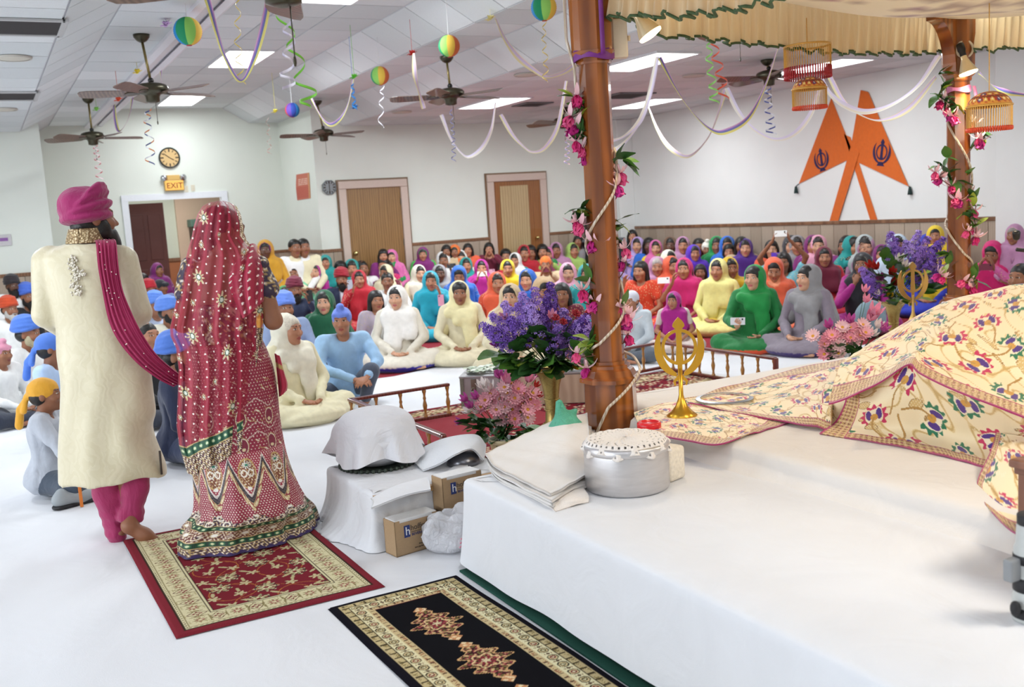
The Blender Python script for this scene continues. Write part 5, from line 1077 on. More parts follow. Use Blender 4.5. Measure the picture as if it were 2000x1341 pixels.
# ---- beaded hangings
M_dome = attrmat('dome_embroidery', .6, 300, .5); M_fr = plain('gold_beads', '#d0a04e', .35, .3, nscale=200, namt=.3); M_tip = plain('orange_beads', '#d4471f', .4)
M_tipr = plain('red_beads', '#a8202c', .35)
def hanging(c, r, zt, hd, hf, t, name_mats, ztip, dome=True):
    n = 96; th = np.linspace(0, 2*np.pi, n, endpoint=False); rows = []; fs = np.linspace(.02, 1, 16)
    for f in fs: rows.append(np.column_stack([c[0]+r*np.sin(f*1.5)/np.sin(1.5)*np.cos(th), c[1]+r*np.sin(f*1.5)/np.sin(1.5)*np.sin(th), np.full(n, zt-hd*(1-np.cos(f*1.5)))]))
    if dome:
        T, Fm = np.meshgrid(th, fs); C = np.zeros(T.shape+(3,)); C[:] = srgb('#d9963c')[:3]
        for f0, k in ((.45, 14), (.75, 20)):
            q = np.hypot(((T*k/(2*np.pi)) % 1-.5)*2*np.pi*r/k*f0*1.1, (Fm-f0)*r*1.1); put(C, q < .014, '#b03a28'); put(C, q < .009, '#e9c15a'); put(C, (q < .009) & ((T*k/(2*np.pi)).astype(int) % 3 == 1), '#33407e'); put(C, q < .004, '#fff2d0')
        put(C, (np.abs(Fm-.6) < .03) | (np.abs(Fm-.9) < .03) | (np.abs(Fm-.3) < .03), '#6b3a26'); mk('dome', np.concatenate(rows), grid_faces(16, n, True), M_dome, t, True, C.reshape(-1, 3))
    zb = zt-hd*(1-math.cos(1.5)); f = MB(); tp = MB(); k = 56
    for i in range(k):
        a = 2*math.pi*i/k; x, y = c[0]+r*math.cos(a), c[1]+r*math.sin(a); f.tube([(x, y, zb), (x, y, zb-hf)], .0022, 4); tp.ball((x, y, zb-hf-.008), (.0055, .0055, .011), 6, 4)
        if ztip == 2: tp.tube([(x, y, zb-hf), (x, y, zb-hf+.05)], .0045, 5)
    f.build('fringe', M_fr, t)['kind'] = 'stuff'; tp.build('bead_tips', name_mats, t, True)['kind'] = 'stuff'; MB().tube([(c[0]+r*math.cos(a), c[1]+r*math.sin(a), zb) for a in th[::3]], .006, 6, True).build('gold_band', M_fr, t, True)
c = onD(1577, 120, 6.0); t = thing('beaded_hanging', (c[0], c[1], 1.98), 'two tier beaded hanging with gold fringe below the canopy ruffle', 'hanging', 'beaded hangings under the canopy')
hanging(c, .133, 2.41, .02, .17, t, M_tipr, 2, False); hanging(onD(1580, 150, 6.0), .098, 2.215, .075, .1, t, M_tip, 1); MB().tube([(c[0], c[1], 2.55), (c[0], c[1], 2.2)], .003, 5).build('cord', M_fr, t)
c = onD(1932, 180, 4.86); t = thing('beaded_hanging', (c[0], c[1], 1.75), 'domed beaded hanging with orange tipped fringe right of the far post', 'hanging', 'beaded hangings under the canopy'); hanging(c, .1, 1.968, .075, .1, t, M_tip, 1); MB().tube([(c[0], c[1], 2.45), (c[0], c[1], 1.965)], .0025, 5).build('cord', M_fr, t)
# ================================================================ embroidered cloths on the dais
def ramalla_paint(X, Y, w, l, border=(), seed=1, pitch=.26):
    C = np.zeros(X.shape+(3,)); C[:] = srgb('#f7e4bc')[:3]; n = noise2(X, Y, 26, seed); n2 = noise2(X, Y, 40, seed+5); put(C, (np.abs(n) < .13), '#e6cb92'); put(C, (np.abs(n) < .055), '#cfac6c'); put(C, (n2 > .95), '#d8b878'); put(C, (np.abs(n2-.95) < .06), '#a98248'); sp = np.sin(X*420)*np.sin(Y*390) > .72; put(C, sp & (n2 > .5), '#f7edd0')
    k = 0
    for jy in range(-1, int(l/(pitch*.5))+2):
        for jx in range(-1, int(w/pitch)+2):
            cx = (jx+(.5 if jy % 2 else 0))*pitch+.05; cy = jy*pitch*.5+.06; k += 1; g = (jx+jy) % 2 == 0; a0 = (jx*2.1+jy*1.3); x = (X-cx)*math.cos(a0)+(Y-cy)*math.sin(a0); y = -(X-cx)*math.sin(a0)+(Y-cy)*math.cos(a0); R = pitch*.235
            ang = np.arctan2(y, x); d = np.hypot(x, y); m = (d < R*(1+.13*np.sin(12*ang))) & (np.abs(ang) > .75); put(C, m, '#14744f' if g else '#c8245a'); put(C, m & (d < R*.72), '#f4e6c6')
            for s in (-1, 1): q = ((x+R*.22)/(R*.5))**2+((y-s*R*.42)/(R*.24))**2; put(C, q < 1.35, '#f4e6c6'); put(C, q < .9, '#4b2384')
            put(C, d < R*.3, '#d29a3c'); tail = (np.abs(y-.25*R*np.sin(x/R*2)) < R*.07) & (x > 0) & (x < R*2.2); put(C, tail, '#b88c46')
    for side, bw in border:
        e = {'x0': X, 'x1': w-X, 'y0': Y, 'y1': l-Y}[side]; s = Y if side[0] == 'x' else X; b = e < bw; put(C, b, '#dcc094'); q = np.hypot((s % .022)-.011, (e % .02)-.01); put(C, b & (q < .0055), '#8e5a3c'); put(C, b & (q < .004) & ((np.floor(s/.022)+np.floor(e/.02)) % 3 == 0), '#a32468'); put(C, b & (np.abs(q-.0085) < .0015), '#b8904e'); put(C, b & ((e < .007) | (np.abs(e-bw) < .004)), '#b01868')
    return C
M_ram = attrmat('ramalla_silk', .55, 350, .4, sheen=.3)
def ramalla(name, rows, nu, nv, label, border, thick=.006, seed=1, parent=None, wob=.004, pitch=.26, flipuv=False):
    G = net(rows, nu, nv); du = np.linalg.norm(np.diff(G, axis=0), axis=2).mean(1); dv = np.linalg.norm(np.diff(G, axis=1), axis=2).mean(0); Lu, Lv = du.sum(), dv.sum(); Yv = np.concatenate([[0], np.cumsum(du)])[:, None]+np.zeros((nu, nv)); Xv = np.concatenate([[0], np.cumsum(dv)])[None]+np.zeros((nu, nv))
    C = ramalla_paint(Xv, Yv, Lv, Lu, border, seed, pitch); G = G.copy(); G[..., 2] += wob*noise2(Xv, Yv, 14, seed+3); o = sheet(name, G, thick, M_ram, parent, C)
    if label: tag(o, label, 'cloth')
    return o
ramalla('embroidered_cloth', net_px([[(1238, 806, .512), (1300, 786, .512), (1370, 790, .514), (1440, 800, .516), (1545, 822, .512)], [(1246, 826, .512), (1300, 815, .514), (1370, 815, .515), (1440, 825, .514), (1500, 836, .511)], [(1254, 846, .511), (1290, 851, .511), (1345, 858, .511), (1405, 865, .511), (1465, 848, .511)]]), 110, 190, 'cream embroidered cloth lying flat under the near brass emblem', [('y1', .09), ('x1', .07)], seed=3, pitch=.2)
ramalla('embroidered_cloth', net_px([[(1335, 779, .523), (1400, 761, .522), (1480, 740, .524), (1560, 717, .54), (1650, 700, .62)], [(1338, 780, .524), (1420, 775, .526), (1500, 765, .53), (1570, 755, .56), (1640, 742, .64)], [(1342, 783, .524), (1430, 793, .526), (1500, 795, .53), (1570, 790, .565), (1625, 785, .63)], [(1345, 786, .523), (1440, 805, .522), (1520, 820, .523), (1580, 830, .525), (1622, 836, .522)]]), 130, 190, 'folded strips of cream cloth with magenta piping under the steel ring', [('y1', .055), ('y0', .16), ], seed=5, wob=.006)
md = thing('covered_scripture', (3.9, 2.9, .5), 'large mound draped in cream embroidered cloth on the sheeted mattress', 'mound')
ramalla('side_cloth', net_px([[(1652, 752, .72), (1700, 752, .73), (1772, 712, .84), (1802, 728, .82), (1900, 772, .76), (2000, 816, .70), (2100, 860, .65)], [(1650, 785, .65), (1702, 790, .66), (1765, 772, .71), (1808, 780, .70), (1895, 815, .655), (1985, 850, .61), (2080, 890, .58)], [(1632, 822, .55), (1695, 832, .555), (1760, 835, .565), (1815, 842, .56), (1885, 860, .55), (1965, 885, .54), (2060, 915, .53)], [(1600, 846, .508), (1690, 860, .508), (1765, 873, .508), (1838, 889, .508), (1890, 902, .508), (1940, 916, .508), (2040, 945, .508)]]), 150, 280, None, [('y1', .06), ('x0', .09)], seed=11, parent=md, pitch=.27)
ramalla('top_cloth', net_px([[(1618, 786, .685), (1700, 757, .735), (1770, 713, .845), (1800, 729, .825), (1900, 775, .765), (2002, 818, .705), (2120, 870, .645)], [(1640, 712, .755), (1720, 703, .80), (1786, 684, .87), (1812, 693, .862), (1908, 725, .812), (2002, 752, .772), (2120, 800, .72)], [(1662, 694, .785), (1738, 672, .855), (1802, 645, .92), (1842, 652, .93), (1925, 665, .905), (2002, 680, .89), (2110, 710, .86)], [(1690, 677, .815), (1762, 632, .915), (1832, 593, .998), (1882, 580, 1.03), (1950, 569, 1.058), (2010, 560, 1.08), (2120, 551, 1.09)], [(1715, 672, .78), (1790, 628, .87), (1850, 597, .93), (1900, 585, .96), (1960, 575, .99), (2020, 566, 1.0), (2120, 556, 1.0)], [(1725, 680, .6), (1800, 640, .6), (1860, 615, .6), (1910, 600, .6), (1970, 590, .6), (2030, 580, .6), (2120, 570, .6)]]), 210, 300, None, [('y0', .115)], seed=21, parent=md, pitch=.27, wob=.006)
ramalla('corner_cloth', net_px([[(1945, 842, .62), (1985, 850, .62), (2040, 860, .62)], [(1932, 885, .57), (1975, 905, .58), (2030, 920, .58)], [(1908, 945, .50), (1950, 968, .51), (2020, 985, .51)], [(1925, 985, .503), (1975, 1035, .503), (2040, 1060, .503)]]), 70, 80, None, [('y1', .12), ('x0', .05)], seed=31, parent=md, wob=.003)
# rolled end of the folded strips
q0 = [onZ(1612, 770, .66), onZ(1625, 836, .515)]; rr = net_px([[(1605, 768, .64), (1625, 756, .68), (1655, 752, .70)], [(1607, 800, .58), (1628, 790, .62), (1662, 785, .64)], [(1618, 838, .51), (1645, 833, .515), (1665, 815, .55)]]); o = ramalla('rolled_end', rr, 40, 50, None, [('x0', .012)], seed=41, parent=md, wob=0.)
# ---- steel ring lying on the cloths
q = onZ(1415, 778, .53); r_ = .145; ring = MB(); n = 72
V = []; 
for k in range(n):
    a = 2*pi*k/n
    for rad, z in ((r_, .534), (r_-.022, .537), (r_-.022, .533), (r_, .530)): V.append((q[0]+rad*math.cos(a), q[1]+rad*math.sin(a), z))
ring.add(V, [(k*4+j, k*4+(j+1) % 4, ((k+1) % n)*4+(j+1) % 4, ((k+1) % n)*4+j) for k in range(n) for j in range(4)]); o = ring.build('steel_ring', plain('bright_steel', '#9a9ea4', .3, .8)); tag(o, 'flat steel ring lying on the folded cream cloths', 'ring')
# ---- brass emblem stands
M_brass = plain('brass_gold', '#d8a63a', .28, .9, nscale=30); M_brassp = plain('brass_pale', '#d3b06a', .35, .8, nscale=30)
def emblem(p, s, ang, mat, label, zbase, stem):
    t = thing('emblem_stand', (p[0], p[1], zbase), label, 'emblem', 'brass emblem stands'); R = np.stack([(math.cos(ang), math.sin(ang), 0), (0, 0, 1), (math.sin(ang), -math.cos(ang), 0)], 1); c = np.array([p[0], p[1], zbase+stem])
    MB().lathe([(.001, 0), (.072, 0), (.074, .006), (.05, .025), (.03, .05), (.016, .085), (.011, .105), (.009, stem-.16*s/1.0+.03), (.001, stem-.16*s+.032)], (p[0], p[1], zbase), 32, cap=False).build('stand', mat, t, True)
    def pr(name, poly): MB().prism([(x*s, y*s) for x, y in poly], -.0035, .0035, R, c).build(name, mat, t)
    half = [(0, .19), (.022, .168), (.034, .15), (.036, .135), (.02, .118), (.017, .1), (.0165, .02), (.022, -.06), (.024, -.085), (.012, -.1), (.0, -.105)]
    pr('dagger', half+[(-x, y) for x, y in half[1:-1]][::-1])
    m = MB(); V = []; n = 60
    for k in range(n):
        a = 2*pi*k/n
        for rad, z in ((.107, -.003), (.107, .003), (.088, .003), (.088, -.003)): V.append(R @ np.array([rad*s*math.cos(a), (.01+rad*1.02*math.sin(a))*s, z])+c)
    m.add(V, [(k*4+j, ((k+1) % n)*4+j, ((k+1) % n)*4+(j+1) % 4, k*4+(j+1) % 4) for k in range(n) for j in range(4)]); m.build('ring', mat, t)
    for sg in (1, -1):
        out = [(sg*.15*math.cos(a)*1.0, -.0+.17*math.sin(a)) for a in np.linspace(-1.45, .75, 18)]; inn = [(sg*(.148-.042*math.sin(min(1, max(0, (.75-a)/2.2))*pi)**.6*1.0)*math.cos(a)*1., .01+(.165-.036*math.sin(min(1, max(0, (.75-a)/2.2))*pi)**.6)*math.sin(a)) for a in np.linspace(.72, -1.4, 18)]; pr('sword', out+inn if sg > 0 else (out+inn)[::-1])
        pr('hilt', [(sg*.0, -.17), (sg*.012, -.16), (sg*.045, -.195), (sg*.038, -.225), (sg*.028, -.222), (sg*.03, -.2), (sg*.006, -.185)][::sg])
    pr('tang', [(-.014, -.1), (.014, -.1), (.012, -.26), (-.012, -.26)]); return t
emblem(onZ(1332, 812, .513)[:2], .80, -YAW, M_brass, 'brass crossed swords emblem on a flared stand on the cream cloth near the post', .513, .33)
e2 = onD(1783, 600, 7.4); emblem(e2[:2], .80, -YAW+.1, M_brassp, 'paler brass emblem behind the embroidered mound beside the purple bouquet', .50, .33)
# ---- brass vases and bouquets
M_lil = [plain('lilac_a', '#9a74d0', .6, nscale=40, namt=.2), plain('lilac_b', '#b696e4', .6, nscale=40, namt=.2), plain('lilac_c', '#8058c0', .6, nscale=40, namt=.2)]
def lilac_mesh(seed, L=.15, R=.05, n=150):
    r = np.random.default_rng(seed); m = MB()
    for k in range(n):
        f = r.uniform(0, 1); rad = R*(1-.75*f)*r.uniform(.6, 1.05); a = r.uniform(0, 6.28); c = np.array([rad*math.cos(a), rad*math.sin(a), f*L]); d = c-np.array([0, 0, f*L*.8]); X = frame_to(d+1e-4) @ rotz(r.uniform(0, 3)); q = .0085*r.uniform(.8, 1.25)
        for j in range(4): aa = j*pi/2; m.add((np.array([(0, 0, 0), (q*math.cos(aa-.5), q*math.sin(aa-.5), .003), (q*1.25*math.cos(aa), q*1.25*math.sin(aa), .001), (q*math.cos(aa+.5), q*math.sin(aa+.5), .003)]) @ X.T+c), [(0, 1, 2, 3)])
    return mesh_np('lilac_spray', np.array(m.V), m.F, False)
LIL = [lilac_mesh(i) for i in range(3)]
for q_, m_ in zip(LIL, M_lil): q_.materials.append(m_)
_r = MB()
for ring_, (n, tilt, L, W) in enumerate(((4, -.25, .026, .026), (5, -.6, .032, .032), (6, -1.0, .036, .036))):
    for k in range(n): petal(_r, rotz(k*2*pi/n+ring_*.5) @ rotx(tilt), L, W, .8)
ROSE = mesh_np('rose', np.array(_r.V), _r.F); M_rose = plain('rose_red', '#9a1428', .6, nscale=30, namt=.25); ROSE.materials.append(M_rose)
_r = MB()
for k in range(6): petal(_r, rotz(k*pi/3) @ rotx(-.75-.15*(k % 2)), .075, .03, -.7, n=6)
for k in range(5): _r.tube([(0, 0, 0), (.012*math.cos(k*1.25), .012*math.sin(k*1.25), .05)], .0015, 4)
LILY = mesh_np('lily', np.array(_r.V), _r.F); M_lily = [plain('lily_pink', '#ec9ab8', .6, nscale=24, namt=.25), plain('lily_white', '#f0e6e2', .6), plain('lily_red', '#b02418', .6, nscale=24, namt=.3), plain('lily_orchid', '#c050a0', .6, nscale=24, namt=.3), plain('lily_yellow', '#e8c02c', .6)]; LILY.materials.append(M_lily[0])
_r = MB(); _c = MB()
for k in range(16): petal(_r, rotz(k*2*pi/16) @ rotx(-1.35+.12*(k % 2)), .045, .0165, -.35, n=4)
for k in range(12): petal(_r, rotz(k*2*pi/12+.2) @ rotx(-1.05), .034, .013, -.3, (0, 0, .003), n=4)
_c.ball((0, 0, .004), (.011, .011, .007), 10, 5); DAISY = mesh_np('petals', np.array(_r.V), _r.F); DCEN = mesh_np('eye', np.array(_c.V), _c.F); M_dz = [plain('daisy_pink', '#ffb6c4', .6, nscale=40, namt=.15), plain('daisy_rose', '#fda8bc', .6, nscale=40, namt=.15), plain('daisy_pale', '#ffd0d6', .6, nscale=40, namt=.15)]; M_dc = plain('daisy_eye', '#e0a83a', .8); DAISY.materials.append(M_dz[0]); DCEN.materials.append(M_dc)
def vase(p, z, h, label):
    t = thing('brass_vase', (p[0], p[1], z), label, 'vase', 'tall brass vases'); k = h/.66
    prof = [(.001, 0), (.075, 0), (.078, .012), (.05, .03), (.04, .06), (.06, .1), (.092, .16), (.1, .21), (.09, .27), (.06, .32), (.042, .36), (.038, .42), (.042, .5), (.05, .56), (.066, .61), (.09, .64)]
    br = NT('engraved_brass'); f = br.noise(45, 3, br.objco(), 2); br.col(br.mix(f, '#7d6a3c', '#c9ad68')); br.set(Metallic=.85, Roughness=.32); br.bump(f, .3, .004); m = MB(); m.lathe([(r*k, q*k) for r, q in prof], (p[0], p[1], z), 40, cap=False); m.build('body', br.m, t, True)
    th = np.linspace(0, 2*pi, 72, endpoint=False); rows = [np.column_stack([p[0]+r*k*(1+.0*th)*np.cos(th)+a*np.cos(6*th)*np.cos(th)*k, p[1]+r*k*np.sin(th)+a*np.cos(6*th)*np.sin(th)*k, z+q*k+b*np.cos(6*th)*k]) for r, q, a, b in ((.09, .64, 0, 0), (.102, .652, .004, .006), (.112, .66, .01, .014), (.108, .662, .01, .014), (.086, .645, 0, 0))]; mk('fluted_rim', np.concatenate(rows), grid_faces(5, 72, True), br.m, t)
    for q, r in ((.34, .053), (.42, .041), (.48, .043)): MB().lathe([(r*k, q*k), (r*k+.006, q*k+.003), (r*k, q*k+.008)], (p[0], p[1], z), 32, cap=False).build('ring', br.m, t, True)
    return t
VA = (2.69, 4.70); vase(VA, .022, .66, 'tall brass vase with fluted rim holding lilacs left of the near post'); VB = onD(1745, 620, 7.8)[:2]; vase(VB, .022, .62, 'brass vase with fluted rim behind the embroidered mound')
def bouquet(c, label, lil, others, leaves, dist, ls, fs, base, lm=(0, 0, 1, 1), group=None):
    t = thing('bouquet', (c[0], c[1], base), label, 'bouquet', group); r = np.random.default_rng(int(lil[0][0]) if lil else 7); sm = MB(); root = np.array([c[0], c[1], base])
    for i, (x, y) in enumerate(lil):
        p = onD(x, y, dist+r.uniform(-.08, .08)); d = p-root+np.array([0, 0, .05]); place_mesh(LIL[i % 3], 'lilac_spray', p-d/np.linalg.norm(d)*.06*ls, frame_to(d), ls, t, M_lil[(i*2+i//3) % 3]); sm.tube([root, (root+p)/2+np.array([0, 0, .03]), p], .0025, 5)
    for (k, x, y, mi, s) in others:
        p = onD(x, y, dist-.06+r.uniform(-.03, .03)); d = p-root-_fh*.12+np.array([0, 0, .02]); me = {'rose': ROSE, 'lily': LILY, 'daisy': DAISY}[k]; mats = {'rose': [M_rose], 'lily': M_lily, 'daisy': M_dz}[k]; R = frame_to(d-_fh*(.25 if k == 'daisy' else .05)); f = place_mesh(me, {'rose': 'rose', 'lily': 'lily', 'daisy': 'daisy'}[k], p, R @ rotz(r.uniform(0, 6)), s, t, mats[mi % len(mats)]); sm.tube([root, (root*.4+p*.6)+np.array([0, 0, .02]), p], .002, 5)
        if k == 'daisy': share(DCEN, 'eye', f, mat=M_dc)
    for (x, y) in leaves:
        p = onD(x, y, dist+r.uniform(-.1, .02)); d = p-root-_fh*.2+r.normal(0, .05, 3); place_leaf(p-d/np.linalg.norm(d)*.04, d, fs*r.uniform(.8, 1.25), t, int(r.choice(lm)), r.uniform(-.8, .8))
    sm.build('stems', plain('green_stem', '#3c5a2a', .7), t, True); return t
def scat(n, cx, cy, rx, ry, seed, ymin=-9e9): r = np.random.default_rng(seed); a = r.uniform(0, 6.28, n); q = np.sqrt(r.uniform(0, 1, n)); return [(cx+rx*q[i]*math.cos(a[i]), cy+ry*q[i]*math.sin(a[i])) for i in range(n)]
lilA = [(985, 640), (968, 655), (1003, 622), (1030, 606), (1050, 598), (1075, 590), (1070, 615), (1045, 628), (1100, 655), (1085, 668), (1130, 645), (1148, 635), (1115, 672), (1150, 660), (1015, 650), (1060, 645), (1135, 668), (1158, 645), (1025, 625), (980, 662), (1095, 640), (1120, 650)]
bouquet(VA, 'bouquet of purple lilacs and broad green leaves in the vase by the near post', lilA, [('lily', 992, 622, 0, .8), ('lily', 1005, 632, 0, .7), ('rose', 1038, 617, 0, .7), ('rose', 1085, 620, 0, .7), ('rose', 1100, 628, 0, .7), ('lily', 1078, 622, 0, .8), ('rose', 1125, 612, 0, .8), ('rose', 1150, 612, 0, .8), ('lily', 975, 672, 3, .8), ('lily', 1120, 715, 4, .6), ('lily', 1135, 690, 1, .5)], scat(46, 1060, 688, 78, 38, 3)+scat(26, 1062, 712, 60, 18, 4)+[(968, 690), (975, 705), (1150, 700), (1130, 712)], 5.38, 1.2, .15, .68, (0, 0, 0, 1, 1, 2))
lilB = [(1740, 482), (1748, 495), (1765, 500), (1785, 480), (1800, 490), (1815, 500), (1825, 490), (1790, 510), (1808, 520), (1825, 515), (1800, 535), (1815, 540), (1780, 525), (1698, 545), (1705, 560), (1830, 535)]
bouquet(VB, 'bouquet of purple, red and white flowers behind the embroidered mound', lilB, [('lily', 1742, 535, 2, 1.0), ('lily', 1745, 555, 2, 1.0), ('lily', 1702, 522, 2, 1.0), ('lily', 1712, 525, 2, .9), ('lily', 1755, 510, 1, 1.0), ('lily', 1765, 520, 1, .9), ('lily', 1738, 575, 4, .7), ('lily', 1720, 545, 3, .9), ('lily', 1715, 572, 1, .6)], scat(40, 1765, 560, 55, 30, 5)+scat(12, 1745, 520, 40, 30, 6), 7.7, 1.35, .14, .64, (0, 1, 1, 2))
def pot(p, z, h, r, label):
    t = thing('flower_pot', (p[0], p[1], z), label, 'pot', 'cream flower pots'); MB().lathe([(.001, 0), (r*.7, 0), (r*.72, .005), (r*.95, h*.8), (r*1.05, h*.82), (r*1.05, h), (r*.95, h), (r*.9, h*.9), (.001, h*.9)], (p[0], p[1], z), 32, cap=False).build('pot', plain('pot_cream', '#d9cba4', .5), t, True)
PC = (2.69, 5.33); pot(PC, .022, .15, .085, 'cream flower pot on the patterned rug left of the tall vase')
dz = [('daisy', x, y, i, 1.22) for i, (x, y) in enumerate([(958, 770), (975, 780), (990, 768), (1005, 778), (1020, 790), (985, 795), (970, 800), (1000, 800), (1015, 806), (990, 815), (1005, 818), (978, 818), (1030, 800), (1035, 780), (1022, 770), (1040, 768), (1012, 760), (965, 786), (948, 782), (940, 795), (1030, 815), (996, 785), (1042, 790), (985, 757), (1000, 750)])]
bouquet(PC, 'pot bouquet of pink daisies and lilies on the rug left of the vase', [], dz+[('lily', 975, 738, 3, 1.0), ('lily', 1005, 740, 0, 1.3), ('lily', 990, 748, 0, 1.2), ('lily', 955, 765, 1, 1.2), ('lily', 945, 758, 1, 1.0), ('lily', 1015, 725, 0, 1.1), ('lily', 1030, 745, 0, 1.0), ('lily', 912, 782, 3, .8), ('lily', 922, 795, 3, .8), ('lily', 918, 805, 1, .8), ('lily', 935, 805, 1, .8), ('lily', 902, 825, 3, .7), ('lily', 1045, 755, 2, .6), ('lily', 1048, 735, 3, .7), ('lily', 1050, 775, 2, .6), ('lily', 932, 778, 3, .8)], scat(70, 985, 842, 62, 24, 9)+scat(20, 930, 830, 30, 18, 10)+[(975, 690), (985, 700), (968, 705)], 6.02, 1, .095, .16, (0, 0, 0, 1))
PD = onD(1655, 700, 6.95)[:2]; pot(PD, .022, .15, .085, 'cream flower pot behind the folded cloths at right')
dz = [('daisy', x, y, i+2, 1.3) for i, (x, y) in enumerate([(1588, 657), (1612, 672), (1625, 655), (1637, 675), (1650, 652), (1660, 660), (1645, 640), (1632, 662), (1670, 645), (1685, 635), (1680, 655), (1660, 640), (1637, 690), (1628, 685), (1610, 692), (1655, 672), (1690, 650), (1618, 662), (1665, 668)])]
bouquet(PD, 'pot bouquet of pink daisies behind the folded cloths at right', [], dz+[('lily', 1620, 640, 3, 1.0), ('lily', 1705, 615, 0, 1.4), ('lily', 1698, 625, 0, 1.2), ('lily', 1712, 640, 1, 1.0), ('lily', 1722, 645, 3, 1.0), ('lily', 1690, 590, 0, .9), ('lily', 1688, 570, 0, .8), ('lily', 1660, 630, 3, 1), ('lily', 1702, 655, 1, .9)], scat(50, 1660, 690, 55, 22, 12), 6.85, 1, .11, .16, (0, 0, 0, 1))
# ---- green carrier bag beside the vase
gb = onD(1103, 806, 4.72); nf = _noisefold(5, 2.4); V, F = sdf_mesh([P_ell(gb+np.array([0, 0, -.1]), (.1, .08, .1), .04), P_cap(gb+np.array([.0, 0, -.04]), gb+np.array([-.03, 0, .055]), .035, .012, .02), P_cap(gb+np.array([.03, 0, -.03]), gb+np.array([.06, 0, .0]), .04, .02, .02), P_cap(gb+np.array([-.03, .0, .055]), gb+np.array([-.04, .0, -.03]), .011, .02, .01)], .009, lambda X, Y, Z: .010*nf(X, Y, Z)); o = mk('plastic_bag', V, F, bagmat('green_film', '#5cc0a0', .85)); tag(o, 'crumpled sea green carrier bag peeking over the pile of folded cloths', 'bag')
# ================================================================ the couple, seen from behind
BAS = np.stack([_rt, _fh, (0, 0, 1)], 1)
def st(p): p = np.asarray(p); return p @ _rt, p @ _fh
def torso_fun(keys, D):
    """elliptical sections: (image row, left, right, half depth, centre offset in depth)"""
    K = []
    for (y, xl, xr, b, t) in keys:
        c = onD((xl+xr)/2, y, D+t); L = onD(xl, y, D+t); R = onD(xr, y, D+t); K.append((c[2], c @ _rt, D+t, (R-L) @ _rt/2, b))
    K = np.array(sorted(K)); z = K[:, 0]
    def f(X, Y, Z):
        s = X*_rt[0]+Y*_rt[1]; t = X*_fh[0]+Y*_fh[1]; q = [np.interp(Z, z, K[:, i]) for i in range(1, 5)]
        d = (np.sqrt(((s-q[0])/q[2])**2+((t-q[1])/q[3])**2)-1)*np.minimum(q[2], q[3]); return np.maximum(np.maximum(d, Z-z[-1]), z[0]-Z)
    m = K[:, 3].max()+.06; c = np.array([K[:, 1].mean()*_rt[0]+D*_fh[0], K[:, 1].mean()*_rt[1]+D*_fh[1]]); return f, (c[0]-m-.2, c[1]-m-.2, z[0]), (c[0]+m+.2, c[1]+m+.2, z[-1]), K
# ---------------------------------------------------------------- groom
DG = 4.93; G_ = lambda x, y, t=0.: onD(x, y, DG+t)
gp = onZ(236, 1052, .008); gr = thing('person', (gp[0], gp[1], .009), 'man in a long cream brocade coat and magenta turban walking away', 'person')
f, lo, hi, KG = torso_fun([(476, 128, 208, .085, 0), (486, 92, 240, .10, 0), (496, 76, 256, .115, 0), (530, 86, 252, .13, 0), (580, 102, 250, .135, .0), (630, 112, 262, .135, .0), (680, 116, 280, .145, 0), (760, 118, 297, .165, 0), (850, 119, 307, .18, 0), (931, 118, 317, .19, 0)], DG)
nfc = _noisefold(17, .8)
def coatwarp(X, Y, Z):
    s = X*_rt[0]+Y*_rt[1]; low = np.clip((1.15-Z)/.6, 0, 1); return .006*nfc(X, Y, Z)+low*(.014*np.sin(26*(s+.8*Z))*np.clip(np.sin(6*(s-.5*Z)+1), 0, 1)+.005*np.sin(38*s+3*np.sin(4*Z)))
arm = [P_cap(G_(93, 511), G_(88, 614, -.01), .07, .064, .02), P_cap(G_(88, 614, -.01), G_(122, 642, .2), .062, .048, .02), P_cap(G_(243, 509), G_(270, 610, -.01), .068, .064, .02), P_cap(G_(270, 610, -.01), G_(248, 640, .22), .062, .046, .02)]
coat = [P_fun(f, lo, hi, .03)]+arm+[P_cap(G_(100, 499), G_(236, 498), .042, None, .03)]
V, F = sdf_mesh(coat, .0105, coatwarp)
tb_ = NT('cream_brocade'); co = tb_.objco(); n1 = tb_.noise(9, 2, co, 3.5); w_ = tb_.n('ShaderNodeTexWave'); w_.inputs['Scale'].default_value = 8; w_.inputs['Distortion'].default_value = 14; w_.inputs['Detail'].default_value = 2; w_.inputs['Detail Scale'].default_value = 1.6; tb_.l(co, w_.inputs['Vector'])
m_ = tb_.ramp(w_.outputs['Fac'], [(.44, '#d2c7a4'), (.5, '#e2d9bc'), (.58, '#d8ceae')]); tb_.col(tb_.mix(tb_.noise(3, 2, co), m_, '#dcd2b4')); tb_.set(Roughness=.42); tb_.b.inputs['Sheen Weight'].default_value = .3; tb_.bump(w_.outputs['Fac'], .12, .004)
mk('coat', V, F, tb_.m, gr)
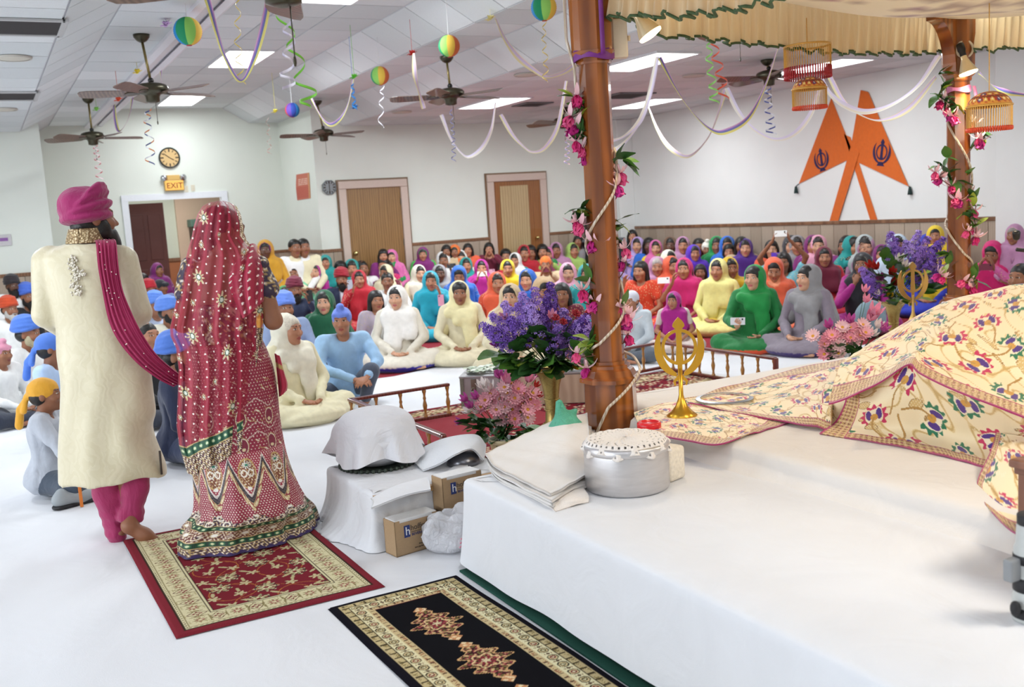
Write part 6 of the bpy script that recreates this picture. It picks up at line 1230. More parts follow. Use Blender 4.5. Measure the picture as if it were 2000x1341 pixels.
# body: head, neck, core, arms, legs and feet in one skin
hR = BAS @ rotz(2.25); hc = G_(183, 428, .03)
sk = [P_cap(G_(172, 440), G_(170, 482), .055, .065, .02), P_cap(G_(172, 524), G_(210, 880), .1, .12, .05), P_cap(G_(97, 508), G_(92, 618), .05, .042, .02), P_cap(G_(92, 618), G_(150, 646, .25), .042, .028, .02), P_cap(G_(247, 508), G_(268, 614), .05, .042, .02), P_cap(G_(268, 614), G_(225, 640, .28), .042, .028, .02),
      P_cap(G_(195, 880), G_(226, 1030), .08, .045, .03), P_cap(G_(258, 880), G_(257, 1002, -.02), .08, .045, .03)]
foot = [P_ell(G_(252, 1026, -.06), (.037, .04, .037), .015), P_cap(G_(254, 1028, -.06), G_(284, 1046, -.05), .034, .037, .02), P_cap(G_(282, 1045, -.05), G_(302, 1054, -.04), .037, .025, .02), P_cap(G_(257, 1000, -.03), G_(254, 1024, -.05), .036, .036, .02), P_ell(np.array(gp)+np.array([0, 0, .05]), (.04, .07, .035), .02)]
for i, (dx, dy) in enumerate(((0, 0), (-4, 4), (-8, 7), (-13, 9))): foot.append(P_cap(G_(298+dx, 1052+dy*.35, -.04), G_(309+dx*.8, 1057+dy*.3, -.03), .013, .011, .006))
a1 = sdf_mesh(sk, .016); a2 = sdf_mesh(foot, .006); hv_, hf_, hm_ = head_vf(.006, hc, hR, True)
h1 = hand_vf(.006, G_(150, 646, .25), BAS @ hframe((.8, .5, .2), (0, -.5, -1)), .5, .95); h2 = hand_vf(.006, G_(225, 640, .28), BAS @ hframe((-.8, .5, .2), (0, -.5, -1)), .5, .95)
Vb, Fb = join_vf([a1, a2, (hv_, hf_), h1, h2]); dye = np.zeros((len(Vb), 3)); k0 = len(a1[0])+len(a2[0]); dye[k0:k0+len(hv_)] = hm_; mk('body', Vb, Fb, skin_mat('tan'), gr, True, dye)
nl = _noisefold(8, 1.6)
def legwarp(X, Y, Z): return .006*nl(X, Y, Z)+.0035*np.sin(120*Z+30*X)*np.clip((.22-Z)/.1, 0, 1)
leg = [P_cap(G_(200, 890), G_(210, 960), .088, .074, .015), P_cap(G_(210, 960), G_(227, 1034), .074, .05, .015), P_cap(G_(227, 1034), G_(229, 1046), .056, .05, .015), P_cap(G_(264, 890), G_(265, 950, -.01), .074, .066, .012), P_cap(G_(265, 950, -.01), G_(258, 1000, -.02), .066, .052, .012), P_cap(G_(248, 1004, -.03), G_(264, 1003, -.01), .05, .05, .012)]
V, F = sdf_mesh(leg, .0095, legwarp); mk('churidar_trousers', V, F, cloth('#a82a60', 'churidar', .75, .5, 12), gr)
# collar band with gold embroidery, standing round the neck
th = np.linspace(0, 2*pi, 90, endpoint=False); rows = []
for (xl, xr, y, o) in ((130, 206, 474, 0), (131, 204, 466, 0), (135, 200, 450, 0), (136, 199, 446, 0), (139, 196, 446, 0), (139, 198, 474, 0)):
    c = G_((xl+xr)/2, y); a = (G_(xr, y)-G_(xl, y)) @ _rt/2; rows.append(c[None]+np.cos(th)[:, None]*a*_rt[None]*1.0+np.sin(th)[:, None]*.085*_fh[None]+np.outer(np.cos(th), (0, 0, 1))*-.0)
M_emb = NT('gold_embroidery'); v_ = M_emb.n('ShaderNodeTexVoronoi'); v_.inputs['Scale'].default_value = 95; M_emb.l(M_emb.objco(), v_.inputs['Vector']); M_emb.col(M_emb.ramp(v_.outputs['Distance'], [(.1, '#efe3c4'), (.35, '#c9b184'), (.6, '#8d7450')])); M_emb.set(Roughness=.35, Metallic=.3); M_emb.bump(v_.outputs['Distance'], .8, .006); M_emb = M_emb.m
mk('collar', np.concatenate(rows), grid_faces(6, 90, True), M_emb, gr)
# embroidered motif on the back: separate beads sewn on the cloth
def onback(px, py, off=.004):
    p = G_(px, py); i = [np.interp(p[2], KG[:, 0], KG[:, j]) for j in range(1, 5)]; s = p @ _rt; t = i[1]-i[3]*math.sqrt(max(0, 1-((s-i[0])/i[2])**2)); return onD(px, py, t-off)
r_ = np.random.default_rng(12); bd = MB(); spine = [(143, 505), (139, 515), (143, 525), (152, 530), (147, 540), (153, 535), (160, 535), (148, 550), (143, 560), (150, 567), (152, 572)]
for (x, y) in spine:
    for k in range(11): q = onback(x+r_.normal(0, 4.2), y+r_.normal(0, 4.2), .012); bd.ball(q, r_.uniform(.004, .0075), 6, 4)
M_emb2 = plain('silver_beads', '#d8d0c0', .3, .3, nscale=90, namt=.25); o = bd.build('bead_motif', M_emb2, gr, True); o['kind'] = 'stuff'
# turban, knotted hair, beard
TR = BAS @ roty(-.30)
tq = lambda dx, dy, dz: tuple(G_(166, 406)+BAS @ np.array([dx, dy, dz]))
tpr = [P_ell(tq(-.012, 0, .012), (.115, .125, .088), .01, TR), P_ell(tq(0, 0, -.045), (.122, .128, .036), .010, BAS @ roty(-.10)), P_ell(tq(.012, -.005, -.012), (.126, .13, .034), .006, BAS @ roty(-.32)), P_ell(tq(.03, -.01, .025), (.108, .122, .030), .006, BAS @ roty(-.62)), P_ell(tq(.055, -.012, .058), (.08, .105, .026), .006, BAS @ roty(-.85)), P_ell(tq(-.03, -.02, .03), (.085, .1, .07), .006, TR)]
nt_ = _noisefold(6, 2.6); V, F = sdf_mesh(tpr, .0075, lambda X, Y, Z: .0035*nt_(X, Y, Z)); mk('turban', V, F, cloth('#9c1a5e', 'turban_cloth', .8, .3, 30), gr)
Hh = lambda p: tuple(hR @ np.array(p)+hc)
V, F = sdf_mesh([P_ell(Hh((0, -.055, -.09)), (.062, .055, .06), .02, hR), P_ell(Hh((.056, -.02, -.05)), (.024, .04, .055), .02, hR), P_ell(Hh((-.056, -.02, -.05)), (.024, .04, .055), .02, hR), P_ell(Hh((0, -.08, -.14)), (.045, .04, .05), .03, hR), P_ell(Hh((0, .05, -.03)), (.075, .06, .06), .02, hR)], .009, lambda X, Y, Z: .003*nt_(X, Y, Z)); mk('beard', V, F, plain('hair_black', '#17120f', .45, nscale=90, namt=.4, bump=.4), gr)
# magenta sash from his shoulder to the bride
ctr = [(196, 470, .12, 16), (203, 468, -.02, 18), (207, 476, -.115, 19), (211, 520, -.15, 19), (219, 565, -.152, 19), (233, 615, -.155, 20), (254, 658, -.155, 20), (286, 700, -.13, 17), (322, 730, -.08, 15), (352, 748, -.03, 13)]
rows = []
for (x, y, t, w) in ctr: rows.append([G_(x+w*u*1.0, y-abs(0)*u+(-w*.55*u if y > 600 else 0), t) for u in np.linspace(-1, 1, 5)])
Gs = net(rows, 90, 44); ph = np.linspace(0, 1, 44); Gs = Gs-_fh[None, None]*(.007*np.sin(ph*2*pi*5)+.004*np.sin(ph*2*pi*11+1))[None, :, None]
sash = sheet('sash', Gs, .004, cloth('#a81d55', 'sash_cloth', .7, .3, 20), gr); prl = MB()
for k in range(26): i, j = r_.integers(6, 88), r_.integers(3, 41); prl.ball(Gs[i, j]-_fh*.004, .0035, 6, 4)
o = prl.build('pearls', plain('pearl', '#eee6d8', .25), sash, True); o['kind'] = 'stuff'
tsl = MB(); tsl.tube([G_(312, 880, -.06), G_(314, 905, -.06), G_(316, 926, -.06)], .006, 6); tsl.build('side_tassel', plain('dark_cord', '#4a4038', .7), gr, True)
# ---------------------------------------------------------------- bride
DB = 4.82; B_ = lambda x, y, t=0.: onD(x, y, DB+t)
bp0 = np.array([1.02, 4.95, .021]); br = thing('person', tuple(bp0), 'woman in a maroon beaded skirt and sheer red veil standing on the red rug', 'person')
bhR = BAS @ rotz(2.35) @ rotx(.15); bhc = B_(438, 452, .04)
f, lo, hi, KB = torso_fun([(500, 405, 462, .06, 0), (512, 380, 490, .085, 0), (530, 372, 502, .1, 0), (580, 380, 497, .105, 0), (640, 388, 492, .1, 0), (700, 372, 520, .13, 0), (760, 370, 536, .15, 0)], DB)
sk = [P_fun(f, lo, hi, .03), P_cap(B_(434, 460), B_(434, 512), .048, .055, .03), P_cap(B_(503, 528), B_(534, 626, -.01), .05, .043, .03), P_cap(B_(534, 626, -.01), B_(510, 596, .24), .042, .027, .02), P_cap(B_(372, 532), B_(358, 632, -.01), .05, .043, .03), P_cap(B_(358, 632, -.01), B_(395, 620, .24), .042, .027, .02), P_cap(B_(420, 760), bp0+np.array([-.08, 0, .05]), .08, .045, .03), P_cap(B_(480, 760), bp0+np.array([.08, 0, .05]), .08, .045, .03)]
a1 = sdf_mesh(sk, .011); hv_, hf_, hm_ = head_vf(.006, bhc, bhR); h1 = hand_vf(.006, B_(510, 596, .24), BAS @ hframe((-.7, .4, .5), (0, 1, .3)), .5, .85); h2 = hand_vf(.006, B_(395, 620, .24), BAS @ hframe((.7, .4, .4), (0, 1, .3)), .5, .85)
ft = [P_ell(bp0+np.array([s*.08, -.05, .028]), (.038, .1, .03), .01) for s in (-1, 1)]; a2 = sdf_mesh(ft, .008)
Vb, Fb = join_vf([a1, a2, (hv_, hf_), h1, h2]); dye = np.zeros((len(Vb), 3)); k0 = len(a1[0])+len(a2[0]); dye[k0:k0+len(hv_)] = hm_; mk('body', Vb, Fb, skin_mat('tan'), br, True, dye)
Hb = lambda p: tuple(bhR @ np.array(p)+bhc)
V, F = sdf_mesh([P_ell(Hb((0, .022, .035)), (.084, .104, .09), .01, bhR), P_ell(Hb((0, .06, -.04)), (.06, .05, .06), .02, bhR), P_sub(Hb((0, -.13, -.03)), (.066, .085, .092), .008, bhR)], .009); mk('hair', V, F, plain('hair_black', '#17120f', .45, nscale=90, namt=.4, bump=.4), br)
# blouse: low at the back, embroidered sleeves
def bead_paint(V, base, seed, dens=1.):
    C = np.zeros((len(V), 3)); C[:] = srgb(base)[:3]; s, t = V @ _rt, V @ _fh; n = noise2(s*1., V[:, 2]+t*.6, 190, seed); n2 = noise2(s, V[:, 2]-t*.6, 130, seed+1); C[n > .35] = srgb('#b99a5c')[:3]; C[n > .8] = srgb('#efe6d6')[:3]; C[n2 > .9] = srgb('#2c1c34')[:3]; C[n2 < -1.0] = srgb('#d9cbb0')[:3]; return C
M_bead = attrmat('beaded_cloth', .35, 260, 1.0, sheen=0)
fb, lob, hib, _ = torso_fun([(590, 376, 500, .125, 0), (640, 378, 500, .12, 0), (668, 372, 508, .13, 0)], DB)
V, F = sdf_mesh([P_fun(fb, lob, hib, .01)], .009); mk('blouse', V, F, M_bead, br, True, bead_paint(V, '#5c1430', 3))
for nm_, a, b in (('sleeve', (502, 522), (523, 566)), ('sleeve', (373, 526), (362, 572))):
    V, F = sdf_mesh([P_cap(B_(*a), B_(*b, -.005), .05, .054, .02), P_ell(B_(a[0]+(6 if a[0] > 450 else -3), a[1]-6, -.01), (.04, .045, .04), .02)], .0085, lambda X, Y, Z: .006*nl(X*2, Y*2, Z*2)); mk(nm_, V, F, M_bead, br, True, bead_paint(V, '#32203c', 7))
# ---- skirt
def closed(ctrl, n):
    P = np.array(ctrl, float); m = len(P); Q = catmull(np.concatenate([P, P, P[:1], ]), 2*n+1); return Q
nth = 430; ang = np.concatenate([np.linspace(-1.75, 1.75, 370), np.linspace(1.75, 2*pi-1.75, nth-370+2)[1:-1]])     # 0 = towards the camera
def ell_ring(y, xl, xr, b, t=0.):
    c = B_((xl+xr)/2, y, t); a = (B_(xr, y, t)-B_(xl, y, t)) @ _rt/2; return c[None]+np.sin(ang)[:, None]*a*_rt[None]-np.cos(ang)[:, None]*b*_fh[None]
hem_c = [(-.035, -.335), (.115, -.292), (.245, -.17), (.345, .06), (.30, .24), (.1, .33), (-.12, .30), (-.25, .10), (-.28, -.14), (-.215, -.335)]
ha = np.array([math.atan2(s, -t) for s, t in hem_c]); hr = np.array([math.hypot(s, t) for s, t in hem_c]); o_ = np.argsort(ha); ha, hr = ha[o_], hr[o_]; A2 = ((ang+pi) % (2*pi))-pi; Rh = np.interp(A2, np.concatenate([ha-2*pi, ha, ha+2*pi]), np.tile(hr, 3))
Rh = np.convolve(np.concatenate([Rh[-8:], Rh, Rh[:8]]), np.ones(17)/17, 'valid')
hb = np.array([bp0[0], bp0[1], 0.]); ring0 = hb[None]+(np.sin(ang)*Rh)[:, None]*_rt[None]-(np.cos(ang)*Rh)[:, None]*_fh[None]+np.array([0, 0, .026])
ring1 = ring0*np.array([1, 1, 1]); ring1 = (hb+np.array([0, 0, .1]))[None]+(np.sin(ang)*Rh*.955)[:, None]*_rt[None]-(np.cos(ang)*Rh*.955)[:, None]*_fh[None]
keys = [ell_ring(668, 372, 512, .13), ell_ring(690, 366, 522, .145), ell_ring(725, 364, 534, .158), ell_ring(770, 366, 541, .17), ell_ring(830, 372, 547, .185), ell_ring(890, 380, 558, .205, -.01), ell_ring(940, 386, 573, .235, -.02), ell_ring(985, 386, 594, .275, -.02), ring1, ring0]
S = catmull(np.array(keys), 400); fo = np.linspace(0, 1, 400)[:, None]**1.5*(.010*np.sin(ang*9+1)+.007*np.sin(ang*15+2)+.005*np.sin(ang*23))[None]; rad = np.stack([np.sin(ang)[:, None]*_rt[None]-np.cos(ang)[:, None]*_fh[None]]*400); S = S+rad*fo[..., None]
dz = np.linalg.norm(np.diff(S, axis=0), axis=2)[:, 0:360:40].mean(1); vv = np.concatenate([np.cumsum(dz[::-1])[::-1], [0]])[:, None]+np.zeros((400, nth)); uu = A2[None]*.235+np.zeros((400, nth)); vv = vv/.79
def skirt_paint(u, v):
    C = np.zeros(u.shape+(3,)); C[:] = srgb('#8f1636')[:3]; n = noise2(u, v, 310, 41); n2 = noise2(u, v, 170, 43); W = srgb('#efe7da')[:3]
    def P(m, c): C[m] = srgb(c)[:3]
    ds = .0135; i = np.floor(v/ds); du = ((u+(i % 2)*ds/2) % ds)-ds/2; dv = (v % ds)-ds/2; dot = np.hypot(du, dv) < .0031; P(dot, '#eadfce')
    up = v > .62; ds2 = .019; i = np.floor(v/ds2); dot2 = np.hypot(((u+(i % 2)*ds2/2) % ds2)-ds2/2, (v % ds2)-ds2/2) < .003; P(up, '#8a1434'); P(up & dot2, '#eadfce'); P(up & (n2 > .95), '#b08a58'); P(up & (n2 > 1.2), '#e8dccb')
    pz = .17; w = np.abs(((u/pz) % 1)-.5)*2
    for h0 in (.70, .76, .90): ln = h0+.06*w; P((np.abs(v-ln) < .0028) & ((u*300 % 1) < .6), '#eadfce')
    cu = (((u/pz) % 1)-.5)*pz
    for h0 in (.68, .84): e = (cu/.026)**2+((v-h0)/.045)**2; P(e < 1.35, '#b08a58'); P(e < 1.05, '#eadfce'); P(e < .85, '#7c1434'); P((np.hypot(cu, v-h0+.02) < .01), '#d8c49c')
    # ogee panels
    line = .375+.235*w**1.35; b = v-line
    P((b > .02) & (v < .64), '#9c1a3c'); P((b > .02) & (v < .64) & dot, '#eadfce')
    m0 = .375+.145; e = (cu/.042)**2+((v-m0)/.085)**2; P(e < 1., '#7a3a2a'); P((e < 1.) & (n > .1), '#b8945a'); P((e < 1.) & (n > .7), '#efe6d6'); P(np.abs(e-1.05) < .1, '#c9a868')
    for sg in (-1, 1): q = np.hypot((cu-sg*.017), (v-m0+.0)*.75); P(np.abs(q-.014) < .003, '#f0e8da')
    P(fl(cu, v, 0, m0+.05, .024, 10, 0, .4), '#dfe8de'); P(np.hypot(cu, v-m0-.05) < .008, '#177a5c'); P(np.hypot(cu, v-.375-.055) < .0105, '#f4efe6')
    P((b > .004) & (b < .021), '#e6dcd4'); P((b > .004) & (b < .021) & (np.sin(u*700)*np.sin(v*700) > .3), '#b9a59c'); k = (b > -.032) & (b <= .004); P(k, '#2a1a2c'); dd = np.hypot(((u*1.0+v) % .019)-.0095, (b+.014)); P(k & (dd < .0068), '#6e6258'); P(k & (dd < .0035), '#2a1a2c'); P((np.abs(b+.034) < .0025), '#c8ae78')
    g = (b > -.082) & (b <= -.036); P(g, '#8d1836'); pr = np.hypot((((u+.6*b) % .026)-.013)*1.15, (b+.058)*.62); P(g & (pr < .0135), '#a98a52'); P(g & (np.abs(pr-.0095) < .0022), '#e3d2a4'); P(g & (pr < .005), '#efe4c6')
    vb = .375; P(np.hypot(cu, v-vb+.112) < .0145, '#cdbf9e'); P(np.hypot(cu, v-vb+.112) < .011, '#f6f2ea'); e = (cu/.0085)**2+((v-vb+.148)/.018)**2; P(e < 1.6, '#e8dcc0'); P(e < .8, '#138058')
    # hem bands
    sc = .236+.03*np.abs(np.sin(u*19))+.012*n2; k = (v < sc); P(k, '#3a2440'); P(k & (n > .15), '#b3935a'); P(k & (n > .55), '#ecdfca'); P(k & (n < -.9), '#6c2038')
    for c0 in (.226, .262):
        q = np.hypot(((u+c0) % .075)-.0375, v-c0); P((np.abs(q-.016) < .0035) & k, '#efe6d6')
    k = (v > .088) & (v < .178); P(k, '#6b3038'); P(k & (n > -.15), '#a88656'); P(k & (n > .4), '#e9dccb'); P(k & (n2 < -.9), '#432238'); q = np.hypot((u % .11)-.055, v-.132); P(q < .017, '#d9c8a4'); P(q < .012, '#f4efe6'); q = np.hypot((u % .11), v-.125); P(np.abs(q-.015) < .004, '#efe6d6')
    for c0 in (.192, .074):
        k = np.abs(v-c0) < .016; P(np.abs(v-c0) < .02, '#cdb27a'); P(k, '#0d4a30'); q = np.maximum(np.abs((u % .033)-.0165), np.abs(v-c0)); P(k & (np.abs(q-.0145) < .0018), '#0a2f20'); q = np.hypot((u % .033)-.0165, v-c0); P(q < .0098, '#3f7a4c'); P(q < .0062, '#d7dcae')
    k = v < .052; P(k, '#4a3040'); P(k & (n > -.1), '#b39660'); P(k & (n > .5), '#efe4d2'); P(v < .016+.006*np.sin(u*180), '#34205c'); return C
mk('skirt', S.reshape(-1, 3), grid_faces(400, nth, True), attrmat('beaded_skirt', .42, 320, .9, sheen=.05), br, True, skirt_paint(uu, vv).reshape(-1, 3))
# ---- sheer veil
VL = np.array([(392, 424, 438, .02), (396, 408, 452, .07), (402, 396, 462, .105), (418, 386, 470, .14), (440, 379, 475, .15), (460, 375, 475, .15), (474, 371, 486, .14), (484, 368, 497, .138), (500, 364, 507, .135), (520, 357, 513, .14), (550, 351, 515, .145), (580, 346, 513, .15), (610, 339, 516, .155), (640, 332, 515, .16), (656, 333, 513, .165), (680, 344, 512, .172), (720, 349, 510, .18), (760, 348, 509, .19), (830, 345, 508, .2), (870, 350, 508, .21), (930, 368, 508, .225)], float)
nr_, nc_ = 410, 270; cc = np.linspace(-1, 1, nc_); ff = np.linspace(0, 1, nr_); yh = np.interp(cc, [-1, -.6, -.03, .5, .75, .9, 1], [922, 928, 902, 866, 848, 812, 772]); yy = 392+(yh-392)[None]*ff[:, None]; top = 392+0*yy
XLv = np.interp(yy, VL[:, 0], VL[:, 1]); XRv = np.interp(yy, VL[:, 0], VL[:, 2]); Bv = np.interp(yy, VL[:, 0], VL[:, 3]); th = cc*1.62
PX = (XLv+XRv)/2+(XRv-XLv)/2*np.sin(th)[None]/math.sin(1.62); TT = -Bv*np.cos(th)[None]; g = smoothstep(400, 700, yy)
fold = (.008*np.sin(cc*23+1.5*np.sin(yy/70))+.006*np.sin(cc*37+2))*1.0; fold = fold[...]*(.25+.9*g) if fold.ndim == 2 else fold[None]*(.25+.9*g); TT = TT-fold-.02*smoothstep(430, 560, yy)*np.exp(-((PX-478)/28)**2)*np.exp(-((yy-530)/55)**2)*1.6
D_ = _fw[None, None]+((PX-1000)/FOC)[..., None]*_xi+((yy-670.5)/FOC)[..., None]*_yi; Gv = O_+D_*((DB+TT)/(D_ @ _fh))[..., None]
C = np.zeros((nr_, nc_, 4)); C[..., :3] = srgb('#ad1238')[:3]; C[..., 3] = np.clip(.54+.16*np.sin(cc*23+1.5+1.5*np.sin(yy/70))+.10*np.sin(cc*41+2)[None]+.25*smoothstep(.6, 1, np.abs(cc))[None], .42, .95)
pitch = 17.; iy = np.floor(yy/pitch); dx = ((PX+(iy % 2)*pitch/2+4*np.sin(iy*3.7)) % pitch)-pitch/2; dy = (yy % pitch)-pitch/2+3*np.sin(np.floor(PX/pitch)*2.3+iy); m = np.hypot(dx, dy) < 1.75; C[m] = (*srgb('#f4ebe0')[:3], 1)
for (mx, my, s) in [(398, 425, 1), (388, 541, 1.15), (433, 585, 1.15), (376, 656, 1.15), (508, 606, 1), (477, 492, .6), (475, 523, .6), (393, 478, .55), (377, 591, .55), (465, 567, .5), (444, 688, 1.1), (362, 767, 1.1), (455, 793, 1.1), (503, 691, .8), (398, 775, .5), (428, 458, .4), (350, 700, .5), (353, 815, .5), (420, 745, .5), (470, 640, .5), (440, 840, .6), (392, 862, .5), (410, 640, .5), (345, 615, .5)]:
    a0 = .5+.01*mx; x = (PX-mx)*math.cos(a0)+(yy-my)*math.sin(a0); y = -(PX-mx)*math.sin(a0)+(yy-my)*math.cos(a0); d = np.hypot(x*.8, y*1.25); an = np.arctan2(y, x); m = d < 12.5*s*(.72+.28*np.cos(9*an)); C[m] = (*srgb('#bfa468')[:3], 1); C[m & (np.sin(x*2.6)*np.sin(y*2.9) > .25)] = (*srgb('#efe6d2')[:3], 1); C[d < 5*s] = (*srgb('#2c4a34')[:3], 1); C[d < 3.4*s] = (*srgb('#e6ecdc')[:3], 1)
nz = noise2(PX/400, yy/400, 330, 51); hemd = (yh[None]-yy)
side = np.where(yy > 640, (1-cc)[None]*95, 1e3); hd = np.minimum(hemd, side+0*hemd)
def put4(m, c): C[m] = (*srgb(c)[:3], 1)
k = hd < 34; put4(k, '#3c2036'); put4(k & (nz > -.1), '#b0925a'); put4(k & (nz > .45), '#ede2d0'); put4(k & (nz < -1), '#7a1c38')
k = (hd > 36) & (hd < 53) & (hemd < 60); put4((hd > 34) & (hd < 55) & (hemd < 62), '#c8b078'); put4(k, '#0e4a32'); arc = np.cumsum(np.hypot(np.gradient(PX, axis=1), np.gradient(yy, axis=1)), axis=1); q = np.hypot((arc % 13)-6.5, hd-44.5); put4(k & (q < 4.2), '#4a8456'); put4(k & (q < 2.7), '#dfe3bc')
k = (yy < 492) & (cc[None] > .66); put4(k, '#8a6a44'); put4(k & (nz > -.2), '#c3a870'); put4(k & (nz > .4), '#efe6d4'); put4(k & (nz < -.9), '#3c2a34')
k = (cc[None] < -.955)+0*yy > 0; put4(k & (np.sin(yy*1.1) > 0), '#e8dcc4'); put4(k & (np.sin(yy*1.1) <= 0), '#a88a58')
M_veil = attrmat('red_net', .5, 500, .1, alpha=True, sheen=.1)
mk('veil', Gv.reshape(-1, 3), grid_faces(nr_, nc_), M_veil, br, True, C.reshape(-1, 4))
# the part gathered up over her right shoulder
Gs2 = net([[B_(452, 524, -.10), B_(472, 494, -.07), B_(494, 475, -.02), B_(508, 492, .03), B_(514, 512, .06)], [B_(448, 548, -.150), B_(472, 524, -.150), B_(496, 506, -.115), B_(512, 515, -.04), B_(518, 530, .03)], [B_(456, 580, -.172), B_(477, 562, -.172), B_(498, 548, -.145), B_(513, 545, -.07), B_(518, 556, .0)], [B_(474, 622, -.178), B_(488, 612, -.178), B_(501, 600, -.160), B_(512, 590, -.10), B_(516, 590, -.04)]], 90, 70)
uq = np.linspace(0, 1, 70)[None]; vq = np.linspace(0, 1, 90)[:, None]; Gs2 = Gs2-_fh*(.010*np.sin(uq*17+2.5*vq)*(1-.5*vq)+.005*np.sin(uq*31+5*vq))[..., None]; d = np.zeros((90, 70, 4)); d[..., :3] = srgb('#b01640')[:3]; d[..., 3] = .72+.2*np.sin(uq*17+2.5*vq); rq = np.hypot(((uq*5+vq*1.) % 1)-.5, ((vq*9) % 1)-.5) < .16; d[rq] = (*srgb('#f4ebe0')[:3], 1); mk('shoulder_gather', Gs2.reshape(-1, 3), grid_faces(90, 70), M_veil, br, True, d.reshape(-1, 4))
# loose end of the veil at her right side
Ge = net([[B_(536, 690, .02), B_(545, 695, -.02), B_(548, 700, .06)], [B_(540, 720, .02), B_(552, 725, -.03), B_(556, 728, .06)], [B_(543, 750, .02), B_(558, 752, -.03), B_(562, 748, .06)], [B_(545, 775, .02), B_(552, 770, -.03), B_(561, 762, .06)]], 40, 30); Ge += _fh[None, None]*(.006*np.sin(np.linspace(0, 18, 30)))[None, :, None]; d = np.zeros((40, 30, 3)); d[:] = srgb('#b01638')[:3]; d[8:12] = srgb('#b99a58')[:3]; sheet('veil_end', Ge, .003, attrmat('red_silk', .5, 300, .2), br, d)
# ================================================================ the seated guests
PAL = dict(white='#ececea', cream='#e6dcb8', ivory='#ebe6d2', mint='#7fd0a4', magenta='#b0168a', pink='#d86aa8', rose='#e0a0b8', hot='#d0146c', teal='#128f8c', cyan='#16a8c0', green='#0e8a46', forest='#0b5c3a', lime='#a8cc6c', yellow='#e8c81e', mustard='#c8921c', gold='#c8a01e', orange='#e06a1c', coral='#e2603c', red='#b8162a', maroon='#6c1230', purple='#4a1e86', violet='#5a28c0', lav='#b8a0d8', royal='#1c30b0', blue='#1e64c4', sky='#86acd8', turq='#4a6fd2', navy='#1c2a4c', grey='#8f8d90', black='#1a1a1e', beige='#c8b08c', mauve='#b884a8', olive='#8f8c34', brown='#6a4a34', pale='#c4d6e6', plum='#7a1c6c', peach='#e8b088')
def C_(c): return PAL.get(c, c)
M_ph = {}
def guest(x, y, kind, head, top, label, pose='lap', yaw=0., hy=0., skin='mid', s=1., style=0, legs='cross', z=None, phone=None, lim=.42, **kw):
    zf = (.71+(.34 if legs == 'kneel' else 0))*s if z is None else z
    p = onZ(x, y, zf)
    xl = XR-(.62 if 6.2 < p[1] < 8 else .5)
    yl = YE-.5 if 1.5 < p[0] < 4.2 else YB-lim
    if p[1] > yl or p[0] > xl:
        d = ray(x, y); t = min(yl/d[1], xl/d[0] if d[0] > 0 else 9e9); p = O_+d*t
        if p[2] > .92 and legs == 'cross': legs = 'kneel'; s = min(1.1, p[2]/1.05)
        else: s = min(1.12, s*p[2]/zf)
    if kw.get('vox', .021) > .02 and 'hpitch' in kw and kw['hpitch'] < .2: del kw['hpitch']
    if 'vox' in kw: kw.setdefault('hv', .0072)
    for k in ('top2', 'head2', 'trousers', 'beard'):
        if k in kw: kw[k] = C_(kw[k])
    rz = math.atan2(-p[0], p[1])+yaw; rz = math.atan2(-p[0], p[1])+yaw
    d = seated(kind, pose, hy, kw.get('hpitch', 0), legs, kw.get('sleeve', 'long'), kw.get('vox', .021), kw.get('hv', .0088), style, kw.get('lean', 0)); hc = rotz(rz) @ d['_hc']*s
    kw.setdefault('spark', kind in ('scarf', 'hair') and int(x*7+y*3) % 3 == 0)
    o = person((p[0]-hc[0], p[1]-hc[1], .0085), rz, kind, label, pose, hy, skin, C_(top), head=C_(head), s=s, style=style, legs=legs, **kw)
    if phone:
        col, lab, lp, land = phone; base = np.array(o.location); R = rotz(rz); q = base+R @ (np.array(lp)*s); w, h = (.07, .036) if land else (.036, .07)
        t = thing('phone', tuple(q), lab, 'phone', 'phones held up by guests'); Rr = R @ rotx(-.25); MB().box(q, (w, .004, h), M=Rr, bev=0).build('case', plain('phone_case', C_(col), .35), t); MB().box(q+Rr @ np.array([0, .0045, 0]), (w*.9, .001, h*.88), M=Rr).build('screen', plain('phone_screen', '#10121a', .1), t); MB().box(q+Rr @ np.array([w*.65 if land else -w*.5, -.0045, h*.5 if land else h*.75]), (.008, .001, .008), M=Rr).build('camera', plain('phone_lens', '#16181c', .1), t)
    return o
L2, L1, L1b, LU = (0, -.315, .655), (-.105, -.345, .655), (.105, -.345, .655), (0, -.235, 1.07)
G = guest
# --- left: the men's side
G(25, 561, 'turban', '#2a2226', 'white', 'bearded man in a dark turban and white shirt by the left wall panelling', yaw=.4, skin='deep')
G(19, 607, 'turban', '#c8451a', 'white', 'grey bearded man in an orange turban at the left edge', yaw=.3, hy=.3, skin='tan', beard='#b8b4ae')
G(54, 580, 'turban', 'turq', 'black', 'man in a blue turban partly behind the orange turbaned man', yaw=.5, skin='tan')
G(56, 656, 'turban', '#4f7cd6', 'white', 'old man in a big blue turban with yellowish white beard and white kurta', yaw=.85, hy=.3, skin='tan', beard='#b3a98a', trousers='white')
G(3, 694, 'patka', '#d890a8', 'white', 'boy in a pale pink head cloth cut by the left edge', yaw=.8, skin='tan', s=.85)
G(102, 684, 'patka', '#4f7cd6', '#b4cdf0', 'young man in a blue knotted head cloth and light blue shirt behind the coat', yaw=1.2, hy=.3, skin='tan', style=1, trousers='navy')
G(90, 775, 'patka', '#e6a72e', '#b7bcc6', 'boy in a yellow knotted head cloth and grey shirt leaning on the floor', pose='floor', yaw=1.35, hy=.0, skin='tan', s=.86, style=1, trousers='#3a4656', vox=.017, hv=.007)
G(150, 600, 'turban', 'turq', 'white', 'man in a blue turban hidden behind the cream coat', yaw=.6, skin='tan')
